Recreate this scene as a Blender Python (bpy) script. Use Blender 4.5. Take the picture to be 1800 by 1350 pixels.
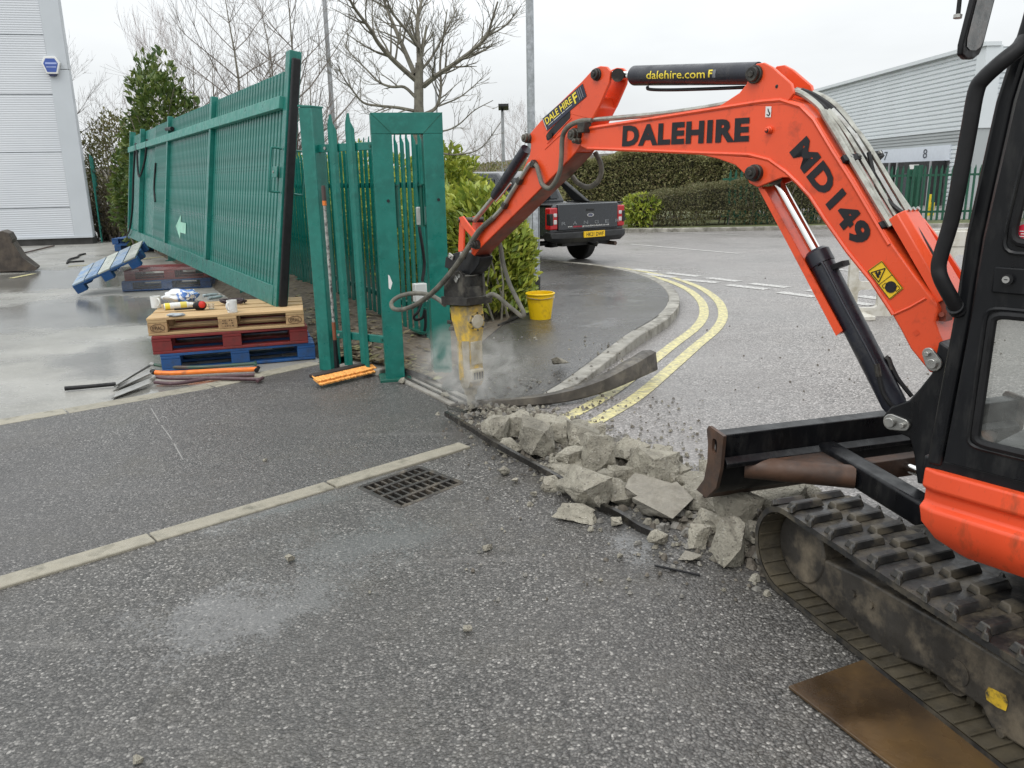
import bpy, bmesh, math, random
from mathutils import Vector as V, Matrix, noise
random.seed(7)
for o in list(bpy.data.objects): bpy.data.objects.remove(o)
SC = bpy.context.scene
COL = SC.collection
rad = math.radians
# ---------------------------------------------------------------- camera
CAM_H, PITCH, ROLL, FPX = 1.45, rad(14.4), 0.02, 1400.0
r0 = V((1, 0, 0)); f0 = V((0, math.cos(PITCH), -math.sin(PITCH))); u0 = V((0, math.sin(PITCH), math.cos(PITCH)))
RGT = r0*math.cos(ROLL) - u0*math.sin(ROLL); UPV = u0*math.cos(ROLL) + r0*math.sin(ROLL)
CPOS = V((0, 0, CAM_H))
cd = bpy.data.cameras.new('camera'); cam = bpy.data.objects.new('camera', cd); COL.objects.link(cam)
cd.sensor_width = 36; cd.lens = FPX/1800*36; cd.clip_start = 0.05; cd.clip_end = 3000
m = Matrix((RGT, UPV, -f0)).transposed().to_4x4(); m.translation = CPOS; cam.matrix_world = m
SC.camera = cam
# ---------------------------------------------------------------- world: overcast sky
SUN_EL, SUN_AZ = rad(52), rad(215)
W = bpy.data.worlds.new('World'); SC.world = W; W.use_nodes = True
nt = W.node_tree; nt.nodes.clear()
def wn(t, **k):
    n = nt.nodes.new(t)
    for a, b in k.items(): setattr(n, a, b)
    return n
out = wn('ShaderNodeOutputWorld'); bg = wn('ShaderNodeBackground')
sky = wn('ShaderNodeTexSky', sky_type='NISHITA', sun_disc=False, sun_elevation=SUN_EL, sun_rotation=SUN_AZ)
sky.air_density = 1; sky.dust_density = 3
sc_ = wn('ShaderNodeMix', data_type='RGBA', blend_type='MULTIPLY'); sc_.inputs[0].default_value = 1
sc_.inputs[7].default_value = (.1, .1, .1, 1); nt.links.new(sky.outputs[0], sc_.inputs[6])
tc = wn('ShaderNodeTexCoord'); sep = wn('ShaderNodeSeparateXYZ'); nt.links.new(tc.outputs['Generated'], sep.inputs[0])
mr = wn('ShaderNodeMapRange'); mr.inputs[1].default_value = 0; mr.inputs[2].default_value = 1
mr.inputs[3].default_value = .86; mr.inputs[4].default_value = 2.05     # overcast: the zenith is brighter than the horizon
nt.links.new(sep.outputs[2], mr.inputs[0])
mp = wn('ShaderNodeMapping'); mp.inputs['Scale'].default_value = (1, 1, 3.2); nt.links.new(tc.outputs['Generated'], mp.inputs[0])
nz = wn('ShaderNodeTexNoise'); nz.inputs['Scale'].default_value = 2.3; nz.inputs['Detail'].default_value = 5; nz.inputs['Roughness'].default_value = .55
nt.links.new(mp.outputs[0], nz.inputs['Vector'])
cl = wn('ShaderNodeMapRange'); cl.inputs[1].default_value = .3; cl.inputs[2].default_value = .7; cl.inputs[3].default_value = .90; cl.inputs[4].default_value = 1.06
nt.links.new(nz.outputs[0], cl.inputs[0])
mu = wn('ShaderNodeMath', operation='MULTIPLY'); nt.links.new(mr.outputs[0], mu.inputs[0]); nt.links.new(cl.outputs[0], mu.inputs[1])
tint = wn('ShaderNodeMix', data_type='RGBA', blend_type='MULTIPLY'); tint.inputs[0].default_value = 1
tint.inputs[6].default_value = (.955, .985, 1.0, 1); nt.links.new(mu.outputs[0], tint.inputs[7])
mx = wn('ShaderNodeMix', data_type='RGBA'); mx.inputs[0].default_value = .96      # cloud cover
nt.links.new(sc_.outputs[2], mx.inputs[6]); nt.links.new(tint.outputs[2], mx.inputs[7])
nt.links.new(mx.outputs[2], bg.inputs[0]); bg.inputs[1].default_value = 1.0
nt.links.new(bg.outputs[0], out.inputs[0])
# ---------------------------------------------------------------- sun (behind cloud)
sd = bpy.data.lights.new('sun', 'SUN'); sd.energy = 1.0; sd.angle = rad(30); sd.color = (1, .97, .93)
so = bpy.data.objects.new('sun', sd); COL.objects.link(so)
sdir = V((math.sin(SUN_AZ)*math.cos(SUN_EL), math.cos(SUN_AZ)*math.cos(SUN_EL), math.sin(SUN_EL)))
so.rotation_euler = sdir.to_track_quat('Z', 'Y').to_euler(); so.location = (-6, -6, 20)
vs = SC.view_settings; vs.view_transform = 'Standard'; vs.look = 'None'; vs.exposure = 0; vs.gamma = 1; vs.use_curve_mapping = False
SC.cycles.max_bounces = 5; SC.cycles.diffuse_bounces = 3; SC.cycles.glossy_bounces = 3; SC.cycles.transparent_max_bounces = 12; SC.cycles.volume_bounces = 1
# ---------------------------------------------------------------- measuring helpers: photograph point -> place in the world
def ray(x, y): return f0 + RGT*((x-900)/FPX) + UPV*((675-y)/FPX)
def G(x, y, z=0.0):
    d = ray(x, y); return CPOS + d*((z-CAM_H)/d.z)
def AT(x, y, Yd):
    d = ray(x, y); return CPOS + d*(Yd/d.y)
def PL(x, y, o, n):
    d = ray(x, y); return CPOS + d*((o-CPOS).dot(n)/d.dot(n))
# ---------------------------------------------------------------- object helpers
def wm(o):
    return (wm(o.parent) if o.parent else Matrix.Identity(4)) @ o.matrix_basis
def tag(o, label=None, cat=None, group=None, kind=None):
    if label: o['label'] = label
    if cat: o['category'] = cat
    if group: o['group'] = group
    if kind: o['kind'] = kind
    return o
def thing(name, loc, label, cat, group=None, rz=0, kind=None):
    o = bpy.data.objects.new(name, None); COL.objects.link(o); o.empty_display_size = .1
    o.location = loc; o.rotation_euler = (0, 0, rz)
    return tag(o, label, cat, group, kind)
def copy_tree(o, parent=None):
    c = o.copy(); COL.objects.link(c)
    if parent: c.parent = parent
    for ch in list(o.children): copy_tree(ch, c)
    return c
class MB:
    def __init__(s, fr=None): s.v = []; s.f = []; s.fr = fr
    def w(s, p):
        p = V(p)
        if s.fr: o, x, y, z = s.fr; return o + x*p.x + y*p.y + z*p.z
        return p
    def add(s, vs, fs):
        n = len(s.v); s.v += [s.w(p) for p in vs]; s.f += [tuple(i+n for i in f) for f in fs]; return s
    def box(s, c, d, rot=None):
        c = V(c); hx, hy, hz = d[0]/2, d[1]/2, d[2]/2
        ps = [V((x*hx, y*hy, z*hz)) for z in (-1, 1) for y in (-1, 1) for x in (-1, 1)]
        if rot is not None: ps = [rot @ p for p in ps]
        return s.add([c+p for p in ps], [(0, 2, 3, 1), (4, 5, 7, 6), (0, 1, 5, 4), (2, 6, 7, 3), (0, 4, 6, 2), (1, 3, 7, 5)])
    def bb(s, a, b): # box by corners
        a = V(a); b = V(b); return s.box((a+b)/2, [abs(x) for x in (b-a)])
    def beam(s, a, b, w, h, up=(0, 0, 1)): # rectangular bar a->b
        a = V(a); b = V(b); x = (b-a); L = x.length; x = x/L; up = V(up); y = up.cross(x); 
        if y.length < 1e-4: y = V((1, 0, 0)).cross(x)
        y.normalize(); z = x.cross(y)
        return s.box((a+b)/2, (L, w, h), Matrix((x, y, z)).transposed())
    def tube(s, pts, r, n=8, cap=True):
        pts = [V(p) for p in pts]; rs = r if isinstance(r, (list, tuple)) else [r]*len(pts)
        t = [(pts[min(i+1, len(pts)-1)]-pts[max(i-1, 0)]).normalized() for i in range(len(pts))]
        a = V((0, 0, 1)) if abs(t[0].z) < .9 else V((1, 0, 0)); nrm = (a - t[0]*a.dot(t[0])).normalized()
        vs = []; fs = []
        for i, p in enumerate(pts):
            nrm = nrm - t[i]*nrm.dot(t[i])
            nrm = nrm.normalized() if nrm.length > 1e-6 else t[i].orthogonal().normalized()
            b = t[i].cross(nrm)
            for k in range(n):
                an = 2*math.pi*k/n; vs.append(p + (nrm*math.cos(an)+b*math.sin(an))*rs[i])
        for i in range(len(pts)-1):
            for k in range(n):
                fs.append((i*n+k, i*n+(k+1) % n, (i+1)*n+(k+1) % n, (i+1)*n+k))
        if cap: fs.append(tuple(range(n))[::-1]); fs.append(tuple((len(pts)-1)*n+k for k in range(n)))
        return s.add(vs, fs)
    def cyl(s, a, b, r, n=16, r2=None): return s.tube([a, b], [r, r if r2 is None else r2], n)
    def prism(s, poly, z0, z1): # poly in local xy, extruded along local z
        n = len(poly); vs = [(p[0], p[1], z0) for p in poly] + [(p[0], p[1], z1) for p in poly]
        fs = [tuple(range(n))[::-1], tuple(range(n, 2*n))] + [(i, (i+1) % n, n+(i+1) % n, n+i) for i in range(n)]
        return s.add(vs, fs)
    def lathe(s, prof, c=(0, 0, 0), n=20):
        c = V(c); vs = []; fs = []
        for r, z in prof:
            for k in range(n):
                a = 2*math.pi*k/n; vs.append(c+V((r*math.cos(a), r*math.sin(a), z)))
        for i in range(len(prof)-1):
            for k in range(n): fs.append((i*n+k, i*n+(k+1) % n, (i+1)*n+(k+1) % n, (i+1)*n+k))
        fs.append(tuple(range(n))[::-1]); fs.append(tuple((len(prof)-1)*n+k for k in range(n)))
        return s.add(vs, fs)
    def mesh(s, name, inv=None, smooth=35):
        me = bpy.data.meshes.new(name); vs = [inv @ p for p in s.v] if inv else s.v
        me.from_pydata([tuple(p) for p in vs], [], s.f); me.update()
        if smooth:
            me.polygons.foreach_set('use_smooth', [True]*len(me.polygons)); me.set_sharp_from_angle(angle=rad(smooth))
        return me
    def build(s, name, mat, parent=None, bev=0, smooth=35, seg=2, rc=True):
        inv = wm(parent).inverted() if parent else None
        me = s.mesh(name, inv, smooth)
        if rc:
            bm = bmesh.new(); bm.from_mesh(me); bmesh.ops.recalc_face_normals(bm, faces=bm.faces); bm.to_mesh(me); bm.free()
        me.materials.append(mat)
        o = bpy.data.objects.new(name, me); COL.objects.link(o)
        if parent: o.parent = parent
        if bev:
            b = o.modifiers.new('bevel', 'BEVEL'); b.width = bev; b.segments = seg; b.limit_method = 'ANGLE'; b.angle_limit = rad(40); b.harden_normals = False
        return o
def top(mb, name, mat, label, cat, group=None, bev=0, loc=None, **k):
    """one-mesh thing: origin at its lowest middle point"""
    if loc is None:
        xs = [p.x for p in mb.v]; ys = [p.y for p in mb.v]; zs = [p.z for p in mb.v]
        loc = V(((min(xs)+max(xs))/2, (min(ys)+max(ys))/2, min(zs)))
    mb.v = [p-loc for p in mb.v]
    o = mb.build(name, mat, None, bev, **k); o.location = loc
    return tag(o, label, cat, group)
def crom(pts, n=6):
    pts = [V(p) for p in pts]; P = [pts[0]*2-pts[1]]+pts+[pts[-1]*2-pts[-2]]; o = []
    for i in range(1, len(P)-2):
        a, b, c, d = P[i-1:i+3]
        for k in range(n):
            t = k/n; o.append(.5*((2*b)+(c-a)*t+(2*a-5*b+4*c-d)*t*t+(3*b-a-3*c+d)*t**3))
    return o+[pts[-1]]
def lerp(a, b, t): return a+(b-a)*t
# ---------------------------------------------------------------- text and plates with holes (made while the scene is nearly empty)
def _eval(cu):
    ob = bpy.data.objects.new('tmp', cu); COL.objects.link(ob); dg = bpy.context.evaluated_depsgraph_get(); dg.update()
    me = bpy.data.meshes.new_from_object(ob.evaluated_get(dg)); bpy.data.objects.remove(ob); return me
def glyphs(s, bold=0.0, space=1.0, slices=0):
    cu = bpy.data.curves.new('t', 'FONT'); cu.body = s; cu.offset = bold; cu.space_character = space; cu.resolution_u = 3
    me = _eval(cu); vs = [v.co.copy() for v in me.vertices]; fs = [tuple(p.vertices) for p in me.polygons]
    if slices:
        bm = bmesh.new(); bm.from_mesh(me); ys_ = [v.co.y for v in bm.verts]
        for k in range(1, slices): bmesh.ops.bisect_plane(bm, geom=bm.verts[:]+bm.edges[:]+bm.faces[:], plane_co=(0, lerp(min(ys_), max(ys_), k/slices), 0), plane_no=(0, 1, 0))
        bm.verts.index_update(); vs = [v.co.copy() for v in bm.verts]; fs = [tuple(v.index for v in f_.verts) for f_ in bm.faces]; bm.free()
    x0 = min(v.x for v in vs); x1 = max(v.x for v in vs); y0 = min(v.y for v in vs); y1 = max(v.y for v in vs)
    return [((v.x-x0)/(x1-x0), (v.y-y0)/(y1-y0)) for v in vs], fs
def holed(outer, holes, depth):
    cu = bpy.data.curves.new('p', 'CURVE'); cu.dimensions = '2D'; cu.fill_mode = 'BOTH'; cu.extrude = depth/2
    for poly in [outer]+holes:
        sp = cu.splines.new('POLY'); sp.points.add(len(poly)-1); sp.use_cyclic_u = True
        for i, p in enumerate(poly): sp.points[i].co = (p[0], p[1], 0, 1)
    me = _eval(cu); return [tuple(v.co) for v in me.vertices], [tuple(p.vertices) for p in me.polygons]
def rrect(x0, y0, x1, y1, r, n=5):
    o = []
    for cx, cy, a0 in ((x1-r, y1-r, 0), (x0+r, y1-r, 90), (x0+r, y0+r, 180), (x1-r, y0+r, 270)):
        for k in range(n+1): a = rad(a0+90*k/n); o.append((cx+r*math.cos(a), cy+r*math.sin(a)))
    return o
def rquad(ps, r=.15, n=4): # round the corners of a polygon
    o = []; N = len(ps)
    for i in range(N):
        a, b, c = V(ps[i-1]), V(ps[i]), V(ps[(i+1) % N]); p = b.lerp(a, r); q = b.lerp(c, r)
        for k in range(n+1):
            t = k/n; o.append((p*(1-t)**2+b*2*t*(1-t)+q*t*t))
    return o
def letter(s, mapf, mat, parent, name='lettering', **k):
    uv, fs = glyphs(s, **k); mb = MB(); mb.add([mapf(u, v) for u, v in uv], fs)
    return mb.build(name, mat, parent, smooth=0, rc=False)
def quadmap(bl, br, tl, tr, lift=V((0, 0, 0))):
    return lambda u, v: (bl.lerp(br, u)).lerp(tl.lerp(tr, u), v)+lift
# ---------------------------------------------------------------- materials
def newmat(name):
    mt = bpy.data.materials.new(name); mt.use_nodes = True; n = mt.node_tree; b = n.nodes['Principled BSDF']; return mt, n, b
def nd(n, t, ins=None, **k):
    x = n.nodes.new(t)
    for a, b in k.items(): setattr(x, a, b)
    for a, b in (ins or {}).items():
        if hasattr(b, 'is_output'): n.links.new(b, x.inputs[a])
        else: x.inputs[a].default_value = b
    return x
def c4(c): return (c[0], c[1], c[2], 1)
def ramp(n, fac, stops):
    r = nd(n, 'ShaderNodeValToRGB', {0: fac}); e = r.color_ramp.elements
    while len(e) < len(stops): e.new(.5)
    for i, (p, c) in enumerate(stops): e[i].position = p; e[i].color = c4(c) if isinstance(c, (tuple, list)) else (c, c, c, 1)
    return r.outputs[0]
def mixc(n, f, a, b, mode='MIX'):
    x = nd(n, 'ShaderNodeMix', data_type='RGBA', blend_type=mode)
    for i, q in ((0, f), (6, a), (7, b)):
        if hasattr(q, 'is_output'): n.links.new(q, x.inputs[i])
        else: x.inputs[i].default_value = c4(q) if isinstance(q, (tuple, list)) else (q if i == 0 else (q, q, q, 1))
    return x.outputs[2]
def mth(n, op, a, b=0, clamp=False):
    return nd(n, 'ShaderNodeMath', {0: a, 1: b}, operation=op, use_clamp=clamp).outputs[0]
def coords(n, s=(1, 1, 1)):
    t = nd(n, 'ShaderNodeTexCoord'); return nd(n, 'ShaderNodeMapping', {'Vector': t.outputs['Object'], 'Scale': s}).outputs[0]
def nse(n, vec, sc, det=3, ro=.55): return nd(n, 'ShaderNodeTexNoise', {'Vector': vec, 'Scale': sc, 'Detail': det, 'Roughness': ro}).outputs[0]
def bump(n, h, st, dist=.01): return nd(n, 'ShaderNodeBump', {'Height': h, 'Strength': st, 'Distance': dist}).outputs[0]
def M(name, col, rough=.5, metal=0, var=.2, sc=6, bmp=0, bsc=80, bd=.004, dirt=None, da=.5, dsc=5, coat=0, rvar=.15, scr=0, stretch=(1, 1, 1), rnd=0):
    mt, n, b = newmat(name); v = coords(n, stretch)
    a = nse(n, v, sc, 4)
    lo = tuple(c*(1-var) for c in col); hi = tuple(min(1, c*(1+var)) for c in col)
    c = ramp(n, a, [(.3, lo), (.7, hi)])
    if rnd:
        oi = nd(n, 'ShaderNodeObjectInfo').outputs['Random']; f = nd(n, 'ShaderNodeMapRange', {0: oi, 3: 1-rnd, 4: 1+rnd}).outputs[0]
        c = mixc(n, 1.0, c, f, 'MULTIPLY')
    if dirt:
        d = nse(n, v, dsc, 6, .65); f = ramp(n, d, [(max(0, .62-da*.35), 0), (min(1, .78-da*.2), 1)])
        c = mixc(n, f, c, dirt); b.inputs['Metallic'].default_value = metal
        if metal: n.links.new(mth(n, 'MULTIPLY', mth(n, 'SUBTRACT', 1, f), metal), b.inputs['Metallic'])
    else: b.inputs['Metallic'].default_value = metal
    if scr:
        sv = coords(n, (3, 3, .6)); c = mixc(n, mth(n, 'MULTIPLY', ramp(n, nse(n, sv, 38, 5, .75), [(.62, 0), (.70, 1)]), scr), c, tuple(x*.25 for x in col))
        c = mixc(n, mth(n, 'MULTIPLY', ramp(n, nse(n, v, 1.7, 4), [(.4, 0), (.75, 1)]), scr*.5), c, tuple(x*.6 for x in col))
    n.links.new(c, b.inputs['Base Color'])
    rr = nse(n, v, sc*2.3, 3); n.links.new(nd(n, 'ShaderNodeMapRange', {0: rr, 1: .3, 2: .7, 3: max(.02, rough-rvar), 4: min(1, rough+rvar)}).outputs[0], b.inputs['Roughness'])
    if coat: b.inputs['Coat Weight'].default_value = coat; b.inputs['Coat Roughness'].default_value = .15
    if bmp: n.links.new(bump(n, nse(n, v, bsc, 3), bmp, bd), b.inputs['Normal'])
    return mt
def puddles(n, vec, ell, wob=.5, nsc=4):
    best = None
    for (cx, cy, rx, ry, an) in ell:
        mpn = nd(n, 'ShaderNodeMapping', {'Vector': vec, 'Location': (cx, cy, 0), 'Rotation': (0, 0, rad(an)), 'Scale': (rx, ry, 1)}, vector_type='TEXTURE').outputs[0]
        s2 = nd(n, 'ShaderNodeSeparateXYZ', {0: mpn}); ln = mth(n, 'SQRT', mth(n, 'ADD', mth(n, 'POWER', mth(n, 'ABSOLUTE', s2.outputs[0]), 2), mth(n, 'POWER', mth(n, 'ABSOLUTE', s2.outputs[1]), 2)))
        q = mth(n, 'SUBTRACT', 1, ln); best = q if best is None else mth(n, 'MAXIMUM', best, q)
    w = mth(n, 'MULTIPLY', mth(n, 'SUBTRACT', nse(n, vec, nsc, 5, .6), .5), wob*2)
    return mth(n, 'ADD', best, w)
def asphalt(name, dark, mid, light, sc=120, light_amt=.12, rlo=.14, rhi=.5, pud=None, tint=(.1, .09, .07), bst=.6, wsc=.7, pcol=(.14, .14, .138), pw=1.25):  # default pcol puts some of the sky's reflection into the puddle colour
    mt, n, b = newmat(name); v = coords(n)
    wv = nd(n, 'ShaderNodeMix', {0: .012}, data_type='VECTOR')
    n.links.new(v, wv.inputs[4]); n.links.new(nd(n, 'ShaderNodeTexNoise', {'Vector': v, 'Scale': 60.0}).outputs[1], wv.inputs[5])
    vo = nd(n, 'ShaderNodeTexVoronoi', {'Vector': wv.outputs[1], 'Scale': sc})
    rv = nd(n, 'ShaderNodeSeparateColor', {0: vo.outputs['Color']})
    stone = ramp(n, rv.outputs[0], [(0, tuple(x*.8 for x in dark)), (.3, dark), (.68, mid), (1-light_amt, tuple(x*1.45 for x in mid)), (1-light_amt*.35, light), (1, tuple(min(1, x*1.3) for x in light))])
    gap = ramp(n, vo.outputs['Distance'], [(.35, 1.0), (.75, .35)])
    c = mixc(n, 1.0, stone, gap, 'MULTIPLY')
    big = nse(n, v, wsc, 5, .6); c = mixc(n, 1.0, c, ramp(n, big, [(.3, .78), (.7, 1.2)]), 'MULTIPLY')
    c = mixc(n, ramp(n, nse(n, v, 2.1, 6, .7), [(.5, 0), (.72, .4)]), c, tint)
    c = mixc(n, ramp(n, nse(n, v, .45, 7, .72), [(.42, .45), (.56, 0)]), c, tuple(x*.62 for x in mid))
    c = mixc(n, 1.0, c, ramp(n, nse(n, v, 420, 2), [(.35, .8), (.65, 1.2)]), 'MULTIPLY')
    c = mixc(n, ramp(n, nse(n, nd(n, 'ShaderNodeMapping', {'Vector': v, 'Rotation': (0, 0, .7), 'Scale': (.5, 6, 1)}).outputs[0], 1.1, 5, .65), [(.58, 0), (.7, .3)]), c, tuple(min(1, x*1.25) for x in mid))
    rough = nd(n, 'ShaderNodeMapRange', {0: nse(n, v, wsc*1.7, 4), 1: .32, 2: .66, 3: rlo, 4: rhi}).outputs[0]
    h = mth(n, 'ADD', mth(n, 'MULTIPLY', vo.outputs['Distance'], -1.0), mth(n, 'MULTIPLY', rv.outputs[1], .35)); st = bst
    if pud:
        pm = puddles(n, v, pud, pw, 5); f = ramp(n, mth(n, 'SUBTRACT', mth(n, 'MULTIPLY', pm, 1.5), mth(n, 'ADD', mth(n, 'MULTIPLY', rv.outputs[1], .75), mth(n, 'MULTIPLY', nse(n, v, 40, 3), .35))), [(-.05, 0), (.55, .5)])
        c = mixc(n, f, c, pcol); rough = mixc(n, mth(n, 'MULTIPLY', f, 1.8, True), rough, .07)
        st = mth(n, 'MULTIPLY', mth(n, 'SUBTRACT', 1, mth(n, 'MULTIPLY', f, 1.7), True), bst)
        st = mth(n, 'ADD', st, .06)
    n.links.new(c, b.inputs['Base Color']); n.links.new(rough, b.inputs['Roughness'])
    bn = nd(n, 'ShaderNodeBump', {'Height': h, 'Strength': st, 'Distance': .004}); n.links.new(bn.outputs[0], b.inputs['Normal'])
    return mt
# ================================================================ materials in use
m_tarmac = asphalt('tarmac', (.085, .081, .076), (.15, .143, .134), (.34, .325, .302), 118, .10, .2, .5,
    pud=[(-1.12, 3.40, .75, .2, 41), (-.62, 3.0, .7, .42, 30), (-.95, 2.5, .6, .4, 30), (-.1, 4.2, .3, .2, 40), (-.7, 3.76, .5, .12, 41), (.5, 3.2, .4, .6, 20)], pw=.9, bst=.75)
m_tarmac2 = asphalt('tarmac_apron', (.078, .074, .071), (.138, .130, .124), (.30, .287, .27), 130, .09, .26, .5, bst=.7)
m_road = asphalt('road_surface', (.22, .205, .195), (.33, .308, .295), (.46, .44, .42), 85, .12, .25, .55, tint=(.27, .25, .235), bst=.4, wsc=.35)
m_pave = asphalt('footway_tarmac', (.055, .052, .049), (.095, .09, .084), (.22, .21, .19), 110, .07, .14, .36, pcol=(.09, .088, .085), pud=[(1.1, 9.2, .7, 1.3, 0), (.9, 7.6, .25, .5, -25)], tint=(.1, .085, .06), bst=.35)
def mk_yard():
    mt, n, b = newmat('yard_concrete'); v = coords(n)
    c = ramp(n, nse(n, v, 1.1, 6, .65), [(.3, (.20, .195, .175)), (.7, (.37, .36, .33))])
    c = mixc(n, ramp(n, nse(n, v, 90, 2), [(.55, 0), (.7, .5)]), c, (.5, .48, .44))
    s2 = nd(n, 'ShaderNodeSeparateXYZ', {0: v})
    pm = puddles(n, v, [(-3.3, 6.9, .8, 1.0, 20), (-5.2, 9.5, 2.2, 1.6, 0), (-6.5, 13.5, 3.5, 2.2, 10), (-9, 9, 2.5, 1.6, 0), (-2.55, 5.72, .5, .14, 40)], .55, 1.6); f = ramp(n, pm, [(.05, 0), (.35, 1)])
    c = mixc(n, f, c, mixc(n, 1.0, c, .62, 'MULTIPLY'))
    r = mixc(n, f, nd(n, 'ShaderNodeMapRange', {0: nse(n, v, 1.5, 4), 1: .3, 2: .7, 3: .2, 4: .5}).outputs[0], .05)
    n.links.new(c, b.inputs['Base Color']); n.links.new(r, b.inputs['Roughness'])
    rip = nse(n, nd(n, 'ShaderNodeMapping', {'Vector': v, 'Scale': (1, 3, 1)}).outputs[0], 14, 3)
    n.links.new(bump(n, mth(n, 'ADD', mth(n, 'MULTIPLY', nse(n, v, 130, 2), .5), rip), .12, .006), b.inputs['Normal'])
    return mt
m_yard = mk_yard()
m_soil = M('soil', (.085, .065, .045), .85, var=.5, sc=9, bmp=1, bsc=40, dirt=(.16, .13, .09), da=.5, dsc=14)
m_grass = M('verge_grass', (.10, .11, .045), .9, var=.4, sc=4, bmp=.6, bsc=60)
m_ground = M('far_ground', (.12, .11, .08), .9, var=.3, sc=.3)
m_kerb = M('kerb_concrete', (.30, .285, .25), .6, var=.25, sc=7, bmp=.4, bsc=130, dirt=(.11, .10, .08), da=.45, dsc=6, rnd=.1)
m_edge = M('edging_concrete', (.31, .285, .225), .55, var=.22, sc=9, bmp=.5, bsc=160, dirt=(.13, .12, .09), da=.4, dsc=9, rnd=.1)
def mk_conc(name='broken_concrete', k=1.0):
    mt, n, b = newmat(name); v = coords(n); oi = nd(n, 'ShaderNodeObjectInfo').outputs['Random']
    c = ramp(n, nse(n, v, 7, 6, .65), [(.3, (.20*k, .185*k, .15*k)), (.5, (.34*k, .315*k, .255*k)), (.7, (.46*k, .435*k, .36*k))])
    vo = nd(n, 'ShaderNodeTexVoronoi', {'Vector': v, 'Scale': 70.0}); rv = nd(n, 'ShaderNodeSeparateColor', {0: vo.outputs['Color']})
    st = ramp(n, rv.outputs[0], [(.0, (.10, .09, .075)), (.5, (.30, .27, .22)), (1, (.52, .49, .42))]); msk = mth(n, 'MULTIPLY', ramp(n, vo.outputs['Distance'], [(.3, 1), (.42, 0)]), ramp(n, rv.outputs[1], [(.45, 0), (.5, .75)]))
    c = mixc(n, msk, c, st); c = mixc(n, ramp(n, nse(n, v, 30, 5, .7), [(.55, 0), (.7, .6)]), c, (.10*k, .09*k, .07*k))
    c = mixc(n, 1.0, c, nd(n, 'ShaderNodeMapRange', {0: oi, 3: .78, 4: 1.15}).outputs[0], 'MULTIPLY'); n.links.new(c, b.inputs['Base Color']); b.inputs['Roughness'].default_value = .85
    h = mth(n, 'ADD', mth(n, 'ADD', mth(n, 'MULTIPLY', nse(n, v, 28, 6, .7), 1.6), mth(n, 'MULTIPLY', msk, .35)), mth(n, 'MULTIPLY', nse(n, v, 150, 2), .3)); n.links.new(bump(n, h, 1.0, .014), b.inputs['Normal']); return mt
m_conc = mk_conc()
m_conct = M('slab_face', (.27, .25, .21), .85, var=.25, sc=10, bmp=.8, bsc=90, bd=.008, dirt=(.16, .145, .115), da=.5, dsc=8)
m_concf = M('concrete_face', (.28, .265, .235), .8, var=.2, sc=12, bmp=.5, bsc=120, dirt=(.18, .165, .14), da=.4, dsc=8)
m_white_line = M('white_road_paint', (.62, .61, .58), .5, var=.15, sc=20, dirt=(.26, .25, .24), da=.75, dsc=26)
m_yellow_line = M('yellow_road_paint', (.62, .56, .26), .5, var=.15, sc=20, dirt=(.28, .26, .2), da=.6, dsc=22)
m_green = M('green_paint', (.004, .142, .112), .38, var=.2, sc=5, dirt=(.012, .18, .145), da=.4, dsc=18, coat=.12)
m_green2 = M('green_paint_dark', (.010, .105, .075), .42, var=.2, sc=5)
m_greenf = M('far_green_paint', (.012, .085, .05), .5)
m_galv = M('galvanised_steel', (.40, .42, .44), .42, .55, var=.3, sc=22, rvar=.12, dirt=(.27, .29, .30), da=.5, dsc=16)
m_galvs = M('galvanised_far', (.33, .34, .35), .5, .3)
m_orange = M('orange_paint', (.80, .085, .022), .32, var=.07, sc=3, dirt=(.42, .05, .015), da=.12, dsc=9, coat=.2, rvar=.08, scr=.35)
m_orange_d = M('dirty_orange_paint', (.74, .075, .02), .42, var=.1, sc=4, dirt=(.34, .06, .02), da=.22, dsc=16, stretch=(1, 1, .35), scr=.6)
m_brownor = M('brown_orange', (.33, .05, .022), .55, var=.25, sc=5, dirt=(.10, .045, .03), da=.7, dsc=5)
m_black = M('black_paint', (.006, .0065, .008), .36, var=.3, sc=6, dirt=(.022, .022, .022), da=.35, dsc=26, stretch=(1, 1, .3))
m_black.node_tree.nodes['Principled BSDF'].inputs['Specular IOR Level'].default_value = .32
m_navy = M('navy_cylinder_paint', (.017, .019, .028), .33, var=.2, sc=8, dirt=(.05, .05, .052), da=.25, dsc=14)
m_rubber = M('track_rubber', (.02, .0195, .019), .42, var=.4, sc=10, bmp=.35, bsc=60, dirt=(.10, .085, .06), da=.45, dsc=9)
m_rubberi = M('track_inner_rubber', (.045, .038, .026), .6, var=.4, sc=12, bmp=.4, bsc=60, dirt=(.085, .07, .045), da=.6, dsc=8)
m_frame = M('muddy_track_frame', (.035, .031, .026), .5, var=.4, sc=8, bmp=.35, bsc=50, dirt=(.17, .14, .10), da=.42, dsc=7)
m_rust = M('brown_rusty_steel', (.085, .045, .028), .55, var=.4, sc=7, bmp=.2, bsc=60, dirt=(.03, .026, .024), da=.6, dsc=6)
m_plate = M('wet_rusty_plate', (.048, .03, .016), .24, var=.45, sc=3.5, bmp=.15, bsc=50, dirt=(.11, .065, .026), da=.5, dsc=3, rvar=.14)
m_steel = M('bare_steel', (.42, .42, .40), .35, .85, var=.2, sc=12, dirt=(.2, .18, .15), da=.35, dsc=12)
m_chrome = M('chrome_rod', (.78, .78, .76), .1, 1, var=.05, rvar=.05)
m_pipe = M('steel_pipe', (.38, .38, .34), .38, .7, var=.2, sc=10, dirt=(.2, .19, .16), da=.4, dsc=14)
m_hose = M('dusty_hose', (.10, .097, .08), .6, var=.3, sc=14, dirt=(.19, .175, .14), da=.5, dsc=12)
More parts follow.
